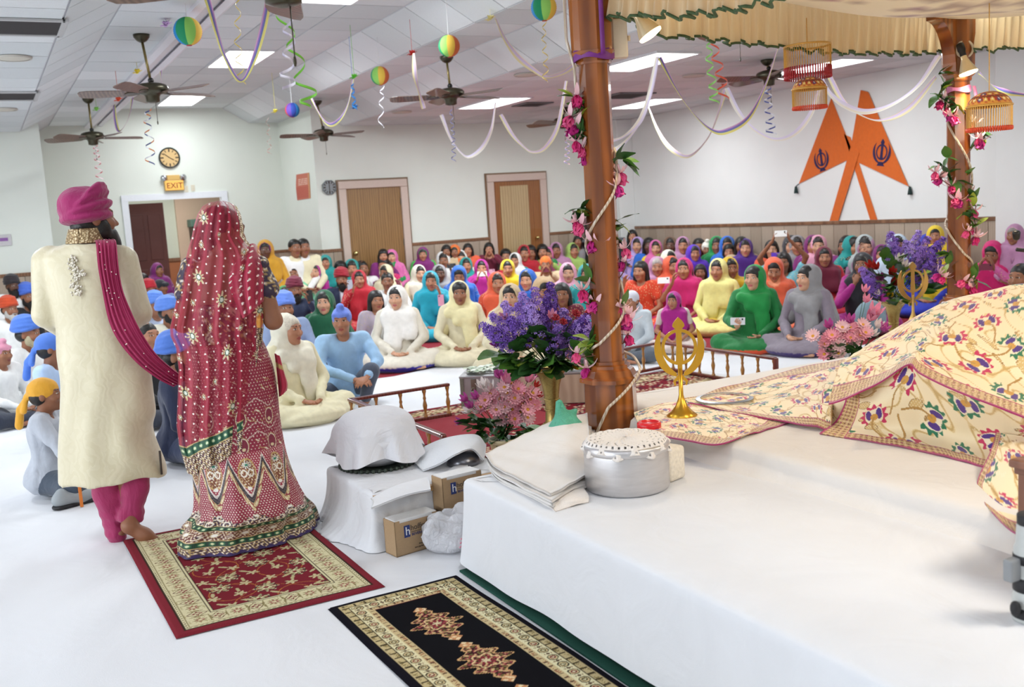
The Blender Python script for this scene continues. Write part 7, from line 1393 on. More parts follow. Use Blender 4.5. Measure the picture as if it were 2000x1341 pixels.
G(305, 600, 'turban', '#5b86dc', '#a9b4cc', 'man in a blue turban just right of the cream coat, grey blue shirt', yaw=.5, skin='tan', clean=True)
G(330, 613, 'turban', '#5b86dc', 'ivory', 'man in a blue turban and ivory shawl left of the red veil', yaw=.6, hy=.3, skin='tan')
G(289, 660, 'man', 'black', '#16161c', 'short haired bearded man in black beside the cream coat', yaw=.7, skin='mid', beard='none')
G(348, 700, 'turban', '#4f7cd6', '#1d2746', 'man in a blue turban and navy suit seated between the couple', yaw=1.3, skin='tan', trousers='navy', vox=.017)
G(292, 570, 'turban', 'red', 'grey', 'man in a bright red turban far behind the cream coat', yaw=.5, skin='tan')
G(315, 563, 'cap', '#23262e', '#7f8fc0', 'man in a dark peaked cap and blue shirt near the doorway', yaw=.5, hy=.3, skin='tan')
G(309, 530, 'scarf', 'plum', 'plum', 'woman in a plum scarf by the open doorway', yaw=.5, skin='tan')
G(280, 552, 'hair', 'black', '#4a8a4a', 'child with dark hair in green by the open doorway', yaw=.6, skin='tan', s=.8)
# --- far back by the alcove
G(517, 478, 'scarf', 'mustard', 'mustard', 'woman kneeling upright in a mustard scarf against the alcove panelling', legs='kneel', skin='deep', head2='plum')
G(575, 472, 'man', 'black', 'white', 'man kneeling in white behind the man in cream', legs='kneel', yaw=.3, skin='tan')
G(593, 478, 'man', 'black', 'cream', 'man kneeling in a cream kurta below the orange poster', legs='kneel', yaw=.3, skin='tan')
G(522, 527, 'hair', 'black', 'mustard', 'dark faced woman in mustard seated below the mustard scarf', skin='deep', yaw=.3)
G(572, 521, 'scarf', 'mint', 'mint', 'woman in a mint green scarf and dress at the back', skin='tan')
G(612, 519, 'scarf', 'magenta', 'magenta', 'woman in a bright magenta scarf beside the mint green one', skin='light')
G(636, 515, 'scarf', 'teal', 'teal', 'woman in a teal scarf left of the brown door', skin='mid')
G(665, 521, 'hair', 'black', 'white', 'woman with black hair at the foot of the brown door frame', skin='mid')
G(687, 514, 'scarf', 'teal', 'white', 'woman in a teal and white scarf below the brown door', skin='mid')
G(708, 527, 'man', 'black', 'white', 'man with black hair in a white shirt before the brown door', yaw=.4, skin='tan')
G(749, 502, 'hair', 'black', 'plum', 'woman with dark hair against the brown door, plum dress', skin='mid')
G(765, 504, 'scarf', 'pink', 'pink', 'girl in a pink scarf leaning by the right jamb of the brown door', skin='light', s=.95)
G(750, 515, 'hair', 'black', 'hot', 'woman with parted black hair in deep pink before the brown door', skin='mid', yaw=-.3)
G(763, 525, 'scarf', 'green', 'green', 'woman in an emerald scarf peeking behind the white shirted man', skin='tan', yaw=-.3)
G(753, 535, 'scarf', 'cream', 'maroon', 'woman in a cream scarf behind the white shirted man', skin='tan', yaw=-.5)
# --- left front block
G(577, 569, 'turban', 'maroon', '#23304f', 'man in a maroon turban holding a black phone to his eye', pose='phone1b', yaw=.2, skin='tan', phone=('black', 'black phone held up by the man in the maroon turban', L1b, False))
G(557, 578, 'scarf', '#3c8a4c', '#5c9a54', 'girl in a leaf green scarf half hidden by the maroon turban', skin='mid', s=.9)
G(668, 548, 'turban', '#9c1428', '#1c2848', 'man in a red turban and navy suit photographing with a silver phone', pose='phone1b', skin='tan', phone=('#b8bcc8', 'silver phone before the face of the man in the red turban', L1b, False), top2='#e8e8ee')
G(702, 548, 'scarf', 'red', 'red', 'woman in a crimson scarf right of the navy suit', pose='phone1', skin='mid')
G(634, 594, 'scarf', 'forest', 'forest', 'woman with a fringe in a dark green scarf and dress', skin='light', yaw=-.2, style=2, vox=.017)
G(557, 605, 'turban', '#6a8be0', '#8fa0c4', 'man in a periwinkle turban behind the elderly woman in cream', yaw=.3, skin='tan')
G(566, 648, 'scarf', 'ivory', '#ece4c0', 'elderly woman wrapped in cream, hands in her lap beside the red veil', yaw=.55, hy=.3, skin='mid', style=1, vox=.017, hv=.007, head2='#f2ecd4', hair='#d9d0be')
G(668, 630, 'patka', '#6c86dc', '#9cc2e6', 'boy in a blue shirt and periwinkle knotted head cloth hugging his knee', pose='knee', legs='knee', yaw=.15, hy=-.3, skin='mid', s=.98, trousers='#475062', vox=.016, hv=.0066)
G(735, 590, 'hair', 'black', '#c8b8c8', 'guest raising a black phone between the suit and the white shirt', pose='phone1b', skin='mid', yaw=.3, s=.92, phone=('black', 'black phone raised left of the white shirted man', L1b, False))
G(757, 552, 'man', 'black', 'white', 'young man in a white shirt sitting behind the lady in the white veil', pose='knee', skin='tan', trousers='black')
G(775, 585, 'scarf', '#ece8e2', '#dcd4c4', 'lady in a sheer white scarf and beige dress with royal blue border', skin='light', yaw=.0, hy=-.3, style=0, top2='#2c1ca0', head2='#f4f0e8', vox=.016, hv=.0066)
G(826, 499, 'scarf', 'plum', '#3fae4a', 'woman in a purple scarf and green top against the back panelling', skin='mid', head2='green')
G(866, 504, 'scarf', 'white', 'rose', 'woman in a white scarf with a dark camera at her eye', pose='phone1b', skin='tan', phone=('black', 'dark camera at the eye of the woman in the white scarf', L1b, True))
G(872, 493, 'hair', 'black', 'beige', 'woman with dark hair against the back panelling, beige top', skin='tan')
G(888, 494, 'scarf', 'orange', 'orange', 'woman in a soft orange scarf against the back panelling', skin='tan')
G(900, 499, 'scarf', 'white', 'white', 'smiling woman in a white scarf in the second row from the back', skin='light', yaw=.1)
G(914, 490, 'hair', 'black', 'coral', 'woman with long dark hair in coral against the back panelling', skin='mid')
G(820, 537, 'scarf', 'ivory', 'cream', 'woman in an ivory scarf behind the lady in turquoise', skin='light', yaw=.3)
G(842, 552, 'scarf', 'cyan', 'cyan', 'lady in a turquoise scarf and glasses holding a pink phone', pose='phone1b', skin='mid', hpitch=.1, phone=('rose', 'pink phone in the hand of the lady in turquoise', (.105, -.345, .5), False))
G(859, 537, 'scarf', 'grey', 'orange', 'dark skinned woman in a grey scarf and orange dress', skin='deep')
G(911, 521, 'scarf', 'teal', 'teal', 'woman in a dull teal scarf behind the blue scarfed guest', skin='mid', yaw=.1)
G(897, 541, 'scarf', 'blue', 'blue', 'woman in a bright blue scarf looking down behind the cream lady', skin='mid', hpitch=.3)
G(898, 576, 'scarf', '#e4d9a8', '#d9cfb0', 'young lady in a cream scarf and lace dress with navy bodice', skin='tan', hy=.0, style=1, vox=.016, hv=.0066, head2='#f0e8c0')
G(955, 488, 'hair', 'black', 'maroon', 'woman in maroon holding a pale pink phone by the second door', pose='phone2', skin='mid', phone=('rose', 'pale pink phone before the second door frame', L2, True))
G(941, 526, 'scarf', 'magenta', 'magenta', 'woman in magenta holding a white phone with both hands', pose='phone2', skin='mid', phone=('white', 'white phone held sideways by the woman in magenta', L2, True))
G(972, 556, 'scarf', 'coral', '#cf4a2c', 'laughing woman in a coral scarf and dress', skin='mid', yaw=.1)
G(992, 527, 'scarf', 'yellow', 'yellow', 'woman in a bright yellow scarf with a red phone', pose='phone1', skin='mid', phone=('red', 'red phone in front of the woman in yellow', L1, False))
G(1006, 511, 'scarf', 'white', 'teal', 'woman in a white and teal scarf behind the yellow one', skin='mid', yaw=-.2)
G(988, 503, 'hair', 'black', 'grey', 'woman with dark hair just left of the white and teal scarf', skin='mid')
G(1024, 492, 'scarf', 'red', 'red', 'girl in a red scarf against the second door', skin='mid')
G(1036, 484, 'hair', 'black', 'olive', 'woman with black hair at the right jamb of the second door', skin='tan')
G(1059, 481, 'hair', 'black', 'green', 'woman with dark hair in green right of the second door', skin='mid')
G(1030, 550, 'scarf', 'blue', 'blue', 'young woman in a cobalt blue scarf smiling', skin='light', hy=-.3)
G(997, 584, 'scarf', 'beige', '#d8ccac', 'smiling lady in a light beige scarf just left of the lilacs', skin='light', yaw=.15, hy=-.3, style=2, vox=.017)
G(1063, 570, 'scarf', '#c8a880', 'coral', 'girl in a tan scarf looking down behind the lilacs', skin='mid', hpitch=.3, hy=.3)
G(1098, 578, 'hair', 'black', 'maroon', 'girl with long black hair in maroon behind the lilacs', skin='tan', s=.95)
G(1110, 536, 'scarf', 'rose', 'rose', 'woman in a dusty pink scarf and glasses above the lilacs', skin='light')
G(1066, 518, 'patka', 'orange', 'beige', 'guest in an orange head cloth holding a camera up', pose='phone2', skin='tan', style=1, phone=('maroon', 'dark red camera held by the guest in the orange head cloth', L2, True))
G(1070, 500, 'scarf', 'pink', 'lime', 'woman in a pink scarf with a black camera', pose='phone2', skin='mid', phone=('black', 'black camera held by the woman in the pink scarf at the back', L2, True))
G(1086, 480, 'scarf', 'mauve', 'mauve', 'older woman in a mauve scarf against the back panelling', skin='tan')
G(1120, 492, 'scarf', 'lime', 'lime', 'woman in a lime green scarf left of the carved post', skin='mid', yaw=.3)
G(1129, 473, 'hair', 'black', 'grey', 'person with black hair against the back wall left of the carved post', skin='tan')
G(1140, 494, 'scarf', 'purple', 'yellow', 'woman in a purple scarf and yellow dress beside the carved post', skin='light', yaw=-.1)
G(1146, 540, 'scarf', 'teal', 'teal', 'woman in a deep teal scarf half hidden by the carved post', skin='mid')
# --- right of the near post
G(1235, 463, 'hair', 'black', 'black', 'person with black hair in the far right corner', skin='mid')
G(1245, 477, 'scarf', 'lav', 'lav', 'woman in a lavender scarf right of the carved post', skin='light', yaw=-.2)
G(1229, 486, 'scarf', 'pale', 'pale', 'older woman in a pale blue scarf right of the carved post', skin='mid')
G(1267, 469, 'hair', 'black', 'blue', 'woman in blue against the right panelling near the corner', skin='deep')
G(1281, 487, 'scarf', 'pink', 'yellow', 'young woman in a pink scarf and yellow dress', skin='light', head2='gold')
G(1309, 472, 'scarf', 'brown', 'olive', 'dark skinned woman in olive green against the right panelling', skin='deep')
G(1334, 475, 'scarf', 'mauve', 'mauve', 'older woman in a pale mauve scarf against the right panelling', skin='mid')
G(1356, 497, 'scarf', 'violet', 'violet', 'woman in a vivid violet blue scarf in the middle of the right block', skin='mid', yaw=.3)
G(1365, 484, 'hair', 'black', 'magenta', 'woman with black hair in magenta behind the violet blue scarf', skin='tan')
G(1382, 489, 'patka', '#e6e2d6', 'maroon', 'child in a white knitted cap', skin='tan', s=.9)
G(1400, 470, 'scarf', 'green', 'green', 'woman in a kelly green scarf against the right panelling', skin='tan')
G(1421, 480, 'scarf', 'blue', 'blue', 'woman in a mid blue scarf right of the kelly green one', skin='mid')
G(1424, 494, 'hair', 'black', 'pink', 'woman with black hair in pink above the mustard scarf', skin='mid')
G(1456, 487, 'scarf', 'purple', 'purple', 'woman in a deep purple scarf and dress right of the mustard scarf', skin='light')
G(1448, 468, 'hair', 'black', 'beige', 'woman with dark hair against the right panelling above the purple scarf', skin='tan')
G(1251, 532, 'hair', 'black', '#d8401c', 'woman in orange and red raising her hand by the carved post', pose='phone1', skin='mid', yaw=-.4, sleeve='short')
G(1284, 524, 'scarf', 'mauve', 'mauve', 'elderly woman in glasses and mauve shawl behind the magenta one', skin='mid', hair='#a8a09a')
G(1308, 508, 'scarf', 'ivory', 'yellow', 'woman in a cream scarf looking sideways in the right block', skin='mid', yaw=.5)
G(1313, 523, 'scarf', 'coral', 'coral', 'dark haired woman in vermilion behind the magenta one', skin='mid', yaw=.5)
G(1336, 528, 'scarf', '#c4106a', '#b80e60', 'woman in hot magenta photographing with a white phone', pose='phone1', skin='mid', yaw=-.15, sleeve='short', style=2, vox=.017, hv=.007, phone=('white', 'white phone held out by the woman in hot magenta', (-.19, -.36, .62), True))
G(1368, 534, 'hair', 'black', '#b8a8c0', 'boy with black hair between the magenta and mustard women', skin='tan', s=.85)
G(1315, 590, 'scarf', 'magenta', '#d8c8c0', 'small girl in glasses with a purple magenta scarf behind the emblem', skin='mid', s=.72, hy=-.3, style=2, sleeve='short', vox=.015)
G(1426, 527, 'scarf', '#c8a416', '#d8b83a', 'woman in a mustard yellow scarf looking right', skin='tan', yaw=.35, vox=.017)
G(1402, 530, 'scarf', '#e6de8c', '#e6de8c', 'woman in a pale lemon scarf behind the mustard one', skin='mid', yaw=-.3)
G(1472, 546, 'scarf', '#0b8a3c', '#0a7434', 'smiling young woman in an emerald green scarf and suit with a phone', pose='hold', skin='light', hy=-.3, yaw=-.1, style=1, top2='#e8542a', vox=.0155, hv=.0064, head2='#0c9a44', phone=('#d8d8dc', 'silver phone in the hand of the emerald green woman', (-.13, -.36, .33), True))
G(1512, 530, 'scarf', 'coral', 'coral', 'woman in coral leaning behind the emerald green one', skin='mid', hpitch=.3)
G(1530, 515, 'hair', 'cyan', '#7cc4d4', 'girl in a cyan stole holding a phone high over her head', pose='up', skin='tan', yaw=-.1, sleeve='short', phone=('white', 'white phone held high over the heads by the girl in cyan', LU, True))
G(1507, 489, 'hair', 'black', 'coral', 'woman behind a violet phone under the raised arms', pose='phone1b', skin='light', phone=('violet', 'violet phone under the raised arms', (.06, -.345, .655), True))
G(1546, 482, 'scarf', '#3a3a3e', 'navy', 'woman in a black and white scarf and navy top', skin='light', head2='white')
G(1557, 472, 'scarf', 'grey', 'grey', 'woman in a grey scarf against the right panelling', skin='mid')
G(1588, 468, 'scarf', 'plum', 'plum', 'woman in a plum purple scarf against the right panelling', skin='mid')
G(1598, 474, 'scarf', 'rose', 'rose', 'young woman in a light pink scarf right of the plum one', skin='light')
G(1610, 505, 'scarf', 'maroon', 'red', 'woman in a burgundy scarf and red blouse behind the grey one', skin='mid', yaw=.1)
G(1576, 546, 'scarf', '#8c8a8c', '#857a86', 'woman in a sheer grey scarf and taupe suit looking left', skin='light', yaw=-.5, hy=-.3, style=1, top2='#3a2468', vox=.0155, hv=.0064, head2='#a8a6a8')
G(1233, 590, 'patka', '#d6d8e4', '#c6d0d8', 'boy in a white head cloth and pale shirt right of the carved post', skin='mid', s=.82, yaw=-.5, style=1, trousers='#5c6470')
G(1652, 468, 'hair', 'black', 'plum', 'woman in purple pink with her arm across against the right panelling', skin='tan', yaw=-.4)
G(1668, 485, 'scarf', 'teal', 'teal', 'woman in a sea green scarf seen from the side', skin='mid', yaw=.6, style=1)
G(1689, 466, 'scarf', '#aab4b4', 'black', 'woman in a silver grey scarf above the mauve one', skin='tan', head2='white')
G(1691, 486, 'scarf', 'mauve', 'mauve', 'older woman in glasses and an orchid scarf', skin='light')
G(1684, 520, 'scarf', '#22222a', '#a0127c', 'woman in violet magenta with a dark scarf, hand at her chin', pose='chin', skin='tan', yaw=-.2, top2='#d890c0', vox=.017)
G(1754, 474, 'scarf', 'pale', 'pale', 'woman in a pale aqua scarf above the right bouquet', skin='tan')
G(1813, 482, 'scarf', 'royal', 'royal', 'woman in a royal blue scarf behind the right bouquet', skin='mid')
G(1826, 463, 'scarf', 'yellow', 'yellow', 'woman in a yellow scarf behind the royal blue one', skin='mid')
G(1722, 500, 'scarf', 'plum', 'purple', 'child in dark purple behind the right bouquet', skin='mid', s=.85)
G(1938, 498, 'scarf', 'hot', 'pink', 'woman in a rose pink scarf looking down at a dark red phone', pose='phone2', skin='tan', hpitch=.3, yaw=-.2, phone=('maroon', 'dark red phone in both hands of the woman in rose pink', (0, -.33, .6), True))
G(1980, 462, 'scarf', 'mauve', 'mauve', 'elderly woman in mauve by the white pilaster', skin='tan', hair='#8a827c', yaw=-.3)
G(1992, 546, 'man', 'black', 'white', 'person in white cut by the right edge above the mound', skin='tan', yaw=-.5)
# round grey blue cushion and a salmon bolster among the guests
q = onZ(1700, 660, .0); o = mk('cushion', *sdf_mesh([P_ell((q[0], q[1], .2), (.2, .12, .2), .05)], .02), cloth('#7f98a4', 'cushion_cloth', .8, .3), None); tag(o, 'round grey blue cushion standing behind the pink daisies at right', 'cushion')
q = onD(1905, 545, 8.6); o = mk('bolster', *sdf_mesh([P_cap((q[0]-.25, q[1]+.1, .2), (q[0]+.25, q[1]-.1, .2), .19, None, .05)], .025), cloth('#d8a898', 'salmon_cloth', .8, .4), None); tag(o, 'salmon pink bundle behind the far carved post', 'bundle')
# ================================================================ ceiling fans
M_fb = plain('fan_bronze', '#4b4738', .3, .7); M_bl = wood('fan_blade', '#5a463c', '#7c6456', (6, 6, 1), .45); M_bl2 = plain('fan_iron', '#5a5244', .35, .6)
_m = MB(); _m.box((.36, 0, 0), (.25, .062, .004), M=rotx(.2)); bladeM = _m
_poly = [(.15, -.045), (.18, -.056), (.52, -.07), (.585, -.06), (.605, -.035), (.605, .035), (.585, .06), (.52, .07), (.18, .056), (.15, .045)]
BLADE = mesh_np('blade', *(lambda m: (np.array(m.V), m.F))(MB().prism(_poly, -.003, .003, rotx(.3))), False); BLADE.materials.append(M_bl)
IRON = mesh_np('blade_iron', *(lambda m: (np.array(m.V), m.F))(MB().prism([(.06, -.02), (.1, -.012), (.15, -.035), (.2, -.03), (.23, 0), (.2, .03), (.15, .035), (.1, .012), (.06, .02)], -.009, -.004, rotx(.22))), False); IRON.materials.append(M_bl2)
def fan(cpx, hpx, zc, rot, label, s=1., drop=.75):
    top = onZ(*cpx, zc) if not isinstance(cpx[0], (list, tuple)) else np.array(cpx[0]); hub = onD(*hpx, top @ _fh) if hpx is not None else top-np.array([0, 0, drop]); t = thing('ceiling_fan', tuple(hub), label, 'fan', 'bronze ceiling fans')
    MB().lathe([(.001, 0), (.07, 0), (.068, -.02), (.045, -.05), (.02, -.065), (.001, -.065)], top, 20, cap=False).build('ceiling_canopy', M_fb, t, True); MB().tube([top-np.array([0, 0, .05]), hub+np.array([0, 0, .07])], .012, 8).build('downrod', plain('rod_brass', '#8a7a4c', .3, .7), t, True); MB().ball(hub+np.array([0, 0, .09]), .026, 10, 7).build('ball_joint', plain('fan_black', '#191714', .4), t, True)
    MB().lathe([(.02, .075), (.08, .065), (.125, .05), (.14, .03), (.14, .0), (.12, -.018), (.07, -.03), (.06, -.05), (.058, -.09), (.03, -.1), (.001, -.1)], hub, 28, cap=False).build('motor_housing', M_fb, t, True); MB().tube([hub+np.array([.02, 0, -.1]), hub+np.array([.02, 0, -.26])], .0025, 5).ball(hub+np.array([.02, 0, -.27]), (.006, .006, .018), 6, 5).build('pull_chain', M_fb, t, True)
    for k in range(5):
        b = share(BLADE, 'blade', t, tuple(np.array((0, 0, -.012))), (0, 0, rot+k*2*pi/5)); share(IRON, 'blade_iron', b)
    t.scale = (s, s, s)
    return t
fan((276, 68), (297, 178), 3.25, .35, 'bronze ceiling fan on a long rod between the beam and the left vents')
fan((172, 192), (181, 268), 3.25, .1, 'farthest left bronze ceiling fan, before the alcove wall')
fan((619, 197), (632, 262), 3.22, .5, 'bronze ceiling fan in front of the octagonal wall clock')
fan((872, 110), (880, 186), 3.1, .2, 'bronze ceiling fan hanging under the yellow and green lantern')
fan((1104, 210), (1100, 238), 3.0, .9, 'bronze ceiling fan half hidden behind the near carved post')
fan((1498, 117), (1502, 150), 3.0, .35, 'bronze ceiling fan left of the two tier beaded hanging')
q = onD(556, 27, 3.9); dq = np.array([q[0], q[1]]); hq = dq-.62*dq/np.linalg.norm(dq); fan(((hq[0], hq[1], prof_z(hq[0])),), None, 3.5, math.atan2(q[1], q[0]), 'bronze ceiling fan of which one brown blade dips in at the top edge', drop=prof_z(hq[0])-q[2])
fan((1445, 20), (1440, 48), 3.0, .1, 'bronze ceiling fan mostly hidden above the canopy ruffle')
# ================================================================ paper lanterns, streamers, curls
LC = [plain('lantern_%s' % n, c, .8, nscale=20) for n, c in (('blue', '#1f7fc0'), ('teal', '#168a5c'), ('lime', '#8cc860'), ('yellow', '#e0b848'), ('orange', '#d0683c'), ('red', '#b03a40'), ('violet', '#5a3a90'), ('navy', '#243a8c'))]
m = MB(); n, mm = 6, 40; V = []; F = []
for i in range(mm+1):
    f = pi*(.04+.92*i/mm); r_ = math.sin(f)*(1+.018*math.cos(2*pi*i/2)); z_ = -math.cos(f)
    for k in range(n+1): a = (k/n-.5)*pi/4; V.append((r_*math.cos(a), r_*math.sin(a), z_))
for i in range(mm):
    for k in range(n): F.append((i*(n+1)+k, i*(n+1)+k+1, (i+1)*(n+1)+k+1, (i+1)*(n+1)+k))
GORE = mesh_np('gore', V, F); GORE.materials.append(LC[0])
def lantern(x, y, rpx, z, first, label):
    c = onZ(x, y, z); R = rpx*((c-O_) @ _fw)/FOC; t = thing('paper_lantern', tuple(c), label, 'lantern', 'rainbow paper lanterns'); b = math.atan2(-c[1], -c[0])
    for k in range(8):
        o = share(GORE, 'gore', t, (0, 0, 0), (0, 0, b-pi/2+k*pi/4+.2), LC[(first+k) % 8]); o.scale = (R, R, R)
    MB().lathe([(R*.14, -R*1.0), (R*.2, -R*.96), (R*.2, -R*1.02)], c, 16).build('bottom_ring', LC[5], t, True); zt = prof_z(c[0]); MB().tube([c+np.array([0, 0, R*.95]), (c[0], c[1], zt)], .003, 5).build('string', plain('thread', '#dddddd', .8), t)
lantern(367, 61, 27, 3.05, 0, 'round blue, green and lime paper lantern under the ceiling beam'); lantern(877, 90, 21, 3.02, 1, 'round green to orange paper lantern above the middle fan'); lantern(742, 148, 18, 3.03, 1, 'smaller green and orange paper lantern left of the middle fan'); lantern(571, 215, 14, 3.0, 5, 'red and blue paper lantern touched by the neon green curl'); lantern(1062, 15, 25, 3.0, 0, 'blue and green paper lantern left of the near carved post')
STR = {'rain': ['#eadf7c', '#e6dc84', '#6272b4', '#9c78c0', '#e2b2d2'], 'pale': ['#f4efe8', '#f2e8d4', '#efe6f0', '#e6dcf0', '#e8dcf4'], 'soft': ['#e9dca0', '#e2d6b8', '#d8c8e0', '#cdb8dc', '#e6d0c0']}
M_str = attrmat('crepe_paper', .8, 200, .15)
def streamer(pts, d0, d1, kind, label, w=.045, tw=1.2, seed=0):
    P = catmull([onD(x, y, d0+(d1-d0)*i/(len(pts)-1)) for i, (x, y) in enumerate(pts)], 60); T = np.gradient(P, axis=0); T /= np.linalg.norm(T, axis=1)[:, None]; side = np.cross(T, _fh); side /= np.linalg.norm(side, axis=1)[:, None]+1e-9; ph = tw*np.sin(np.linspace(0, 4.5, 60)+seed); W = side*np.cos(ph)[:, None]+_fh[None]*np.sin(ph)[:, None]
    G = P[:, None]+W[:, None]*np.linspace(-.5, .5, 10)[None, :, None]*w; d = np.zeros((60, 10, 3)); cols = [srgb(c)[:3] for c in STR[kind]]
    for j in range(10): d[:, j] = cols[j//2]
    o = sheet('streamer', G, .0015, M_str, None, d); tag(o, label, 'streamer', 'crepe streamers looped from the ceiling')
for i, a in enumerate([
 ([(392, -40), (408, 8), (424, 65), (440, 112), (470, 158), (495, 118), (515, 50), (526, -10), (530, -40)], 7.4, 7.2, 'rain', 'rainbow streamer looped in front of the square light panel at the top left'),
 ([(313, 78), (313, 110), (315, 150), (316, 178)], 11, 11, 'rain', 'short rainbow streamer hanging straight down from the white beam'),
 ([(259, 138), (259, 185), (251, 230), (234, 256), (226, 236), (222, 192)], 13, 13.4, 'rain', 'small rainbow streamer loop left of the alcove clock'),
 ([(607, 188), (620, 215), (635, 238), (650, 243), (668, 228), (681, 200), (690, 155)], 11.5, 10.8, 'rain', 'yellow and purple streamer loop above the fan by the octagonal clock'),
 ([(808, 104), (811, 150), (820, 185), (828, 212)], 9.6, 10, 'soft', 'pale streamer dropping left of the middle fan'),
 ([(862, 224), (880, 270), (900, 298), (917, 306), (942, 288), (960, 252), (968, 200)], 11.5, 10.6, 'pale', 'white streamer loop under the middle fan'),
 ([(968, 36), (985, 75), (1010, 110), (1040, 135), (1068, 150), (1100, 142), (1126, 124)], 8.0, 8.4, 'soft', 'yellow tinted streamer swag left of the near post capital'),
 ([(978, 224), (1000, 262), (1020, 284), (1040, 297), (1065, 288), (1090, 245), (1106, 158)], 11.5, 10, 'soft', 'soft coloured streamer loop between the second door and the near post'),
 ([(1284, 110), (1270, 180), (1250, 235), (1220, 265), (1192, 276)], 8.4, 8.8, 'pale', 'upper white streamer sweeping down right behind the near post'),
 ([(1284, 112), (1267, 190), (1246, 245), (1215, 283), (1192, 298)], 8.5, 9.0, 'pale', 'lower white streamer sweeping down right behind the near post'),
 ([(1288, 112), (1320, 172), (1355, 222), (1390, 254), (1420, 256), (1462, 230), (1496, 165), (1522, 85)], 8.4, 7.4, 'rain', 'long yellow and blue streamer loop left of the beaded hanging'),
 ([(1265, 205), (1285, 255), (1310, 290), (1345, 305), (1382, 270), (1405, 215), (1416, 174)], 10.6, 9.4, 'soft', 'faint streamer loop against the right wall behind the long one'),
 ([(1419, 172), (1442, 218), (1472, 252), (1512, 272), (1550, 262), (1582, 225), (1604, 165)], 9.4, 8.4, 'pale', 'white streamer loop below the beaded hanging'),
 ([(1602, 150), (1620, 182), (1650, 206), (1690, 218), (1740, 205), (1792, 168), (1834, 108)], 7.8, 7.2, 'pale', 'white streamer crossing the tops of the orange flags'),
 ([(1618, 145), (1645, 195), (1680, 224), (1722, 235), (1775, 212), (1828, 150)], 8.8, 8.2, 'soft', 'rainbow tinted streamer just behind the white one over the flags'),
 ([(1912, 142), (1940, 168), (1970, 181), (2020, 188)], 7.8, 7.6, 'rain', 'rainbow streamer beside the domed beaded hanging')]): streamer(*a, seed=i*1.3)
def curl(pts, dist, rpx, turns, cols, label, w=.012):
    C = catmull([onD(x, y, dist) for x, y in pts], 120); a = np.linspace(0, 2*pi*turns, 120); R = rpx*dist/FOC*(.7+.5*np.linspace(0, 1, 120)); P = C+(np.cos(a)*R)[:, None]*_rt+(np.sin(a)*R)[:, None]*_fh; G = P[:, None]+np.array([0, 0, 1])*np.linspace(-.5, .5, 3)[None, :, None]*w; d = np.zeros((120, 3, 3))
    for i in range(120): d[i] = srgb(cols[(i//6) % len(cols)])[:3]
    o = sheet('foil_curl', G, .0012, attrmat('foil_paper', .3, 100, .05), None, d); tag(o, label, 'decoration', 'paper curls hanging from the ceiling')
for a in [([(545, -20), (553, 40), (570, 80), (580, 120), (592, 165), (606, 190), (590, 212)], 7.4, 15, 4, ['#7ed03a'], 'neon green paper curl hanging top left of centre', .02), ([(563, -20), (562, 40), (565, 90), (560, 140), (566, 172)], 7.3, 12, 4.5, ['#efeaf4', '#d8d2e6'], 'white paper curl hanging beside the neon green one', .02), ([(290, 212), (288, 240), (293, 280), (293, 322)], 9.4, 8, 5, ['#c8702c', '#2c3a7c', '#e8e8ee'], 'orange and navy curl hanging below the long rod fan'), ([(186, 283), (190, 310), (195, 350)], 12.6, 6, 5, ['#c83a4a', '#e8d0d4'], 'red and white curl hanging below the far left fan'), ([(880, 212), (884, 250), (886, 282), (886, 316)], 9.6, 4, 7, ['#5a5a88', '#8a8aa8'], 'thin slate blue curl hanging below the middle fan', .01), ([(1386, 78), (1385, 120), (1392, 165), (1395, 203)], 7.4, 8, 5, ['#8ed06a'], 'light green curl right of the junction box', .014), ([(1394, 68), (1398, 110), (1408, 150), (1412, 196)], 7.5, 10, 4, ['#d8553a'], 'orange red curl hanging beside the light green one', .014), ([(1500, 172), (1500, 200), (1504, 235), (1506, 264)], 9, 9, 5, ['#33408c', '#e4e4ee'], 'blue and silver curl below the fan left of the beaded hanging'), ([(466, -10), (464, 50), (466, 110), (472, 165)], 7.6, 7, 5, ['#e0c860'], 'yellow curl inside the rainbow streamer loop', .01), ([(1064, 42), (1062, 80), (1066, 120), (1064, 162)], 8, 5, 5, ['#dcc46a'], 'yellow curl below the lantern by the near post', .01), ([(1106, 254), (1108, 290), (1107, 322)], 10.4, 5, 5, ['#b8a8d8', '#d8b0b8'], 'lavender curl below the fan behind the near post', .01), ([(688, 162), (690, 185), (693, 214)], 10.6, 4, 3, ['#2f8ad8'], 'bright blue curl above the brown door', .02), ([(747, 168), (745, 200), (744, 250)], 9.6, 5, 3, ['#e4e2ec'], 'white curl below the smaller lantern', .012), ([(522, 228), (524, 255), (526, 280), (526, 302)], 14.6, 4, 4, ['#d8a898', '#e8e0d8'], 'faint peach curl against the alcove wall', .012)]: curl(*a)
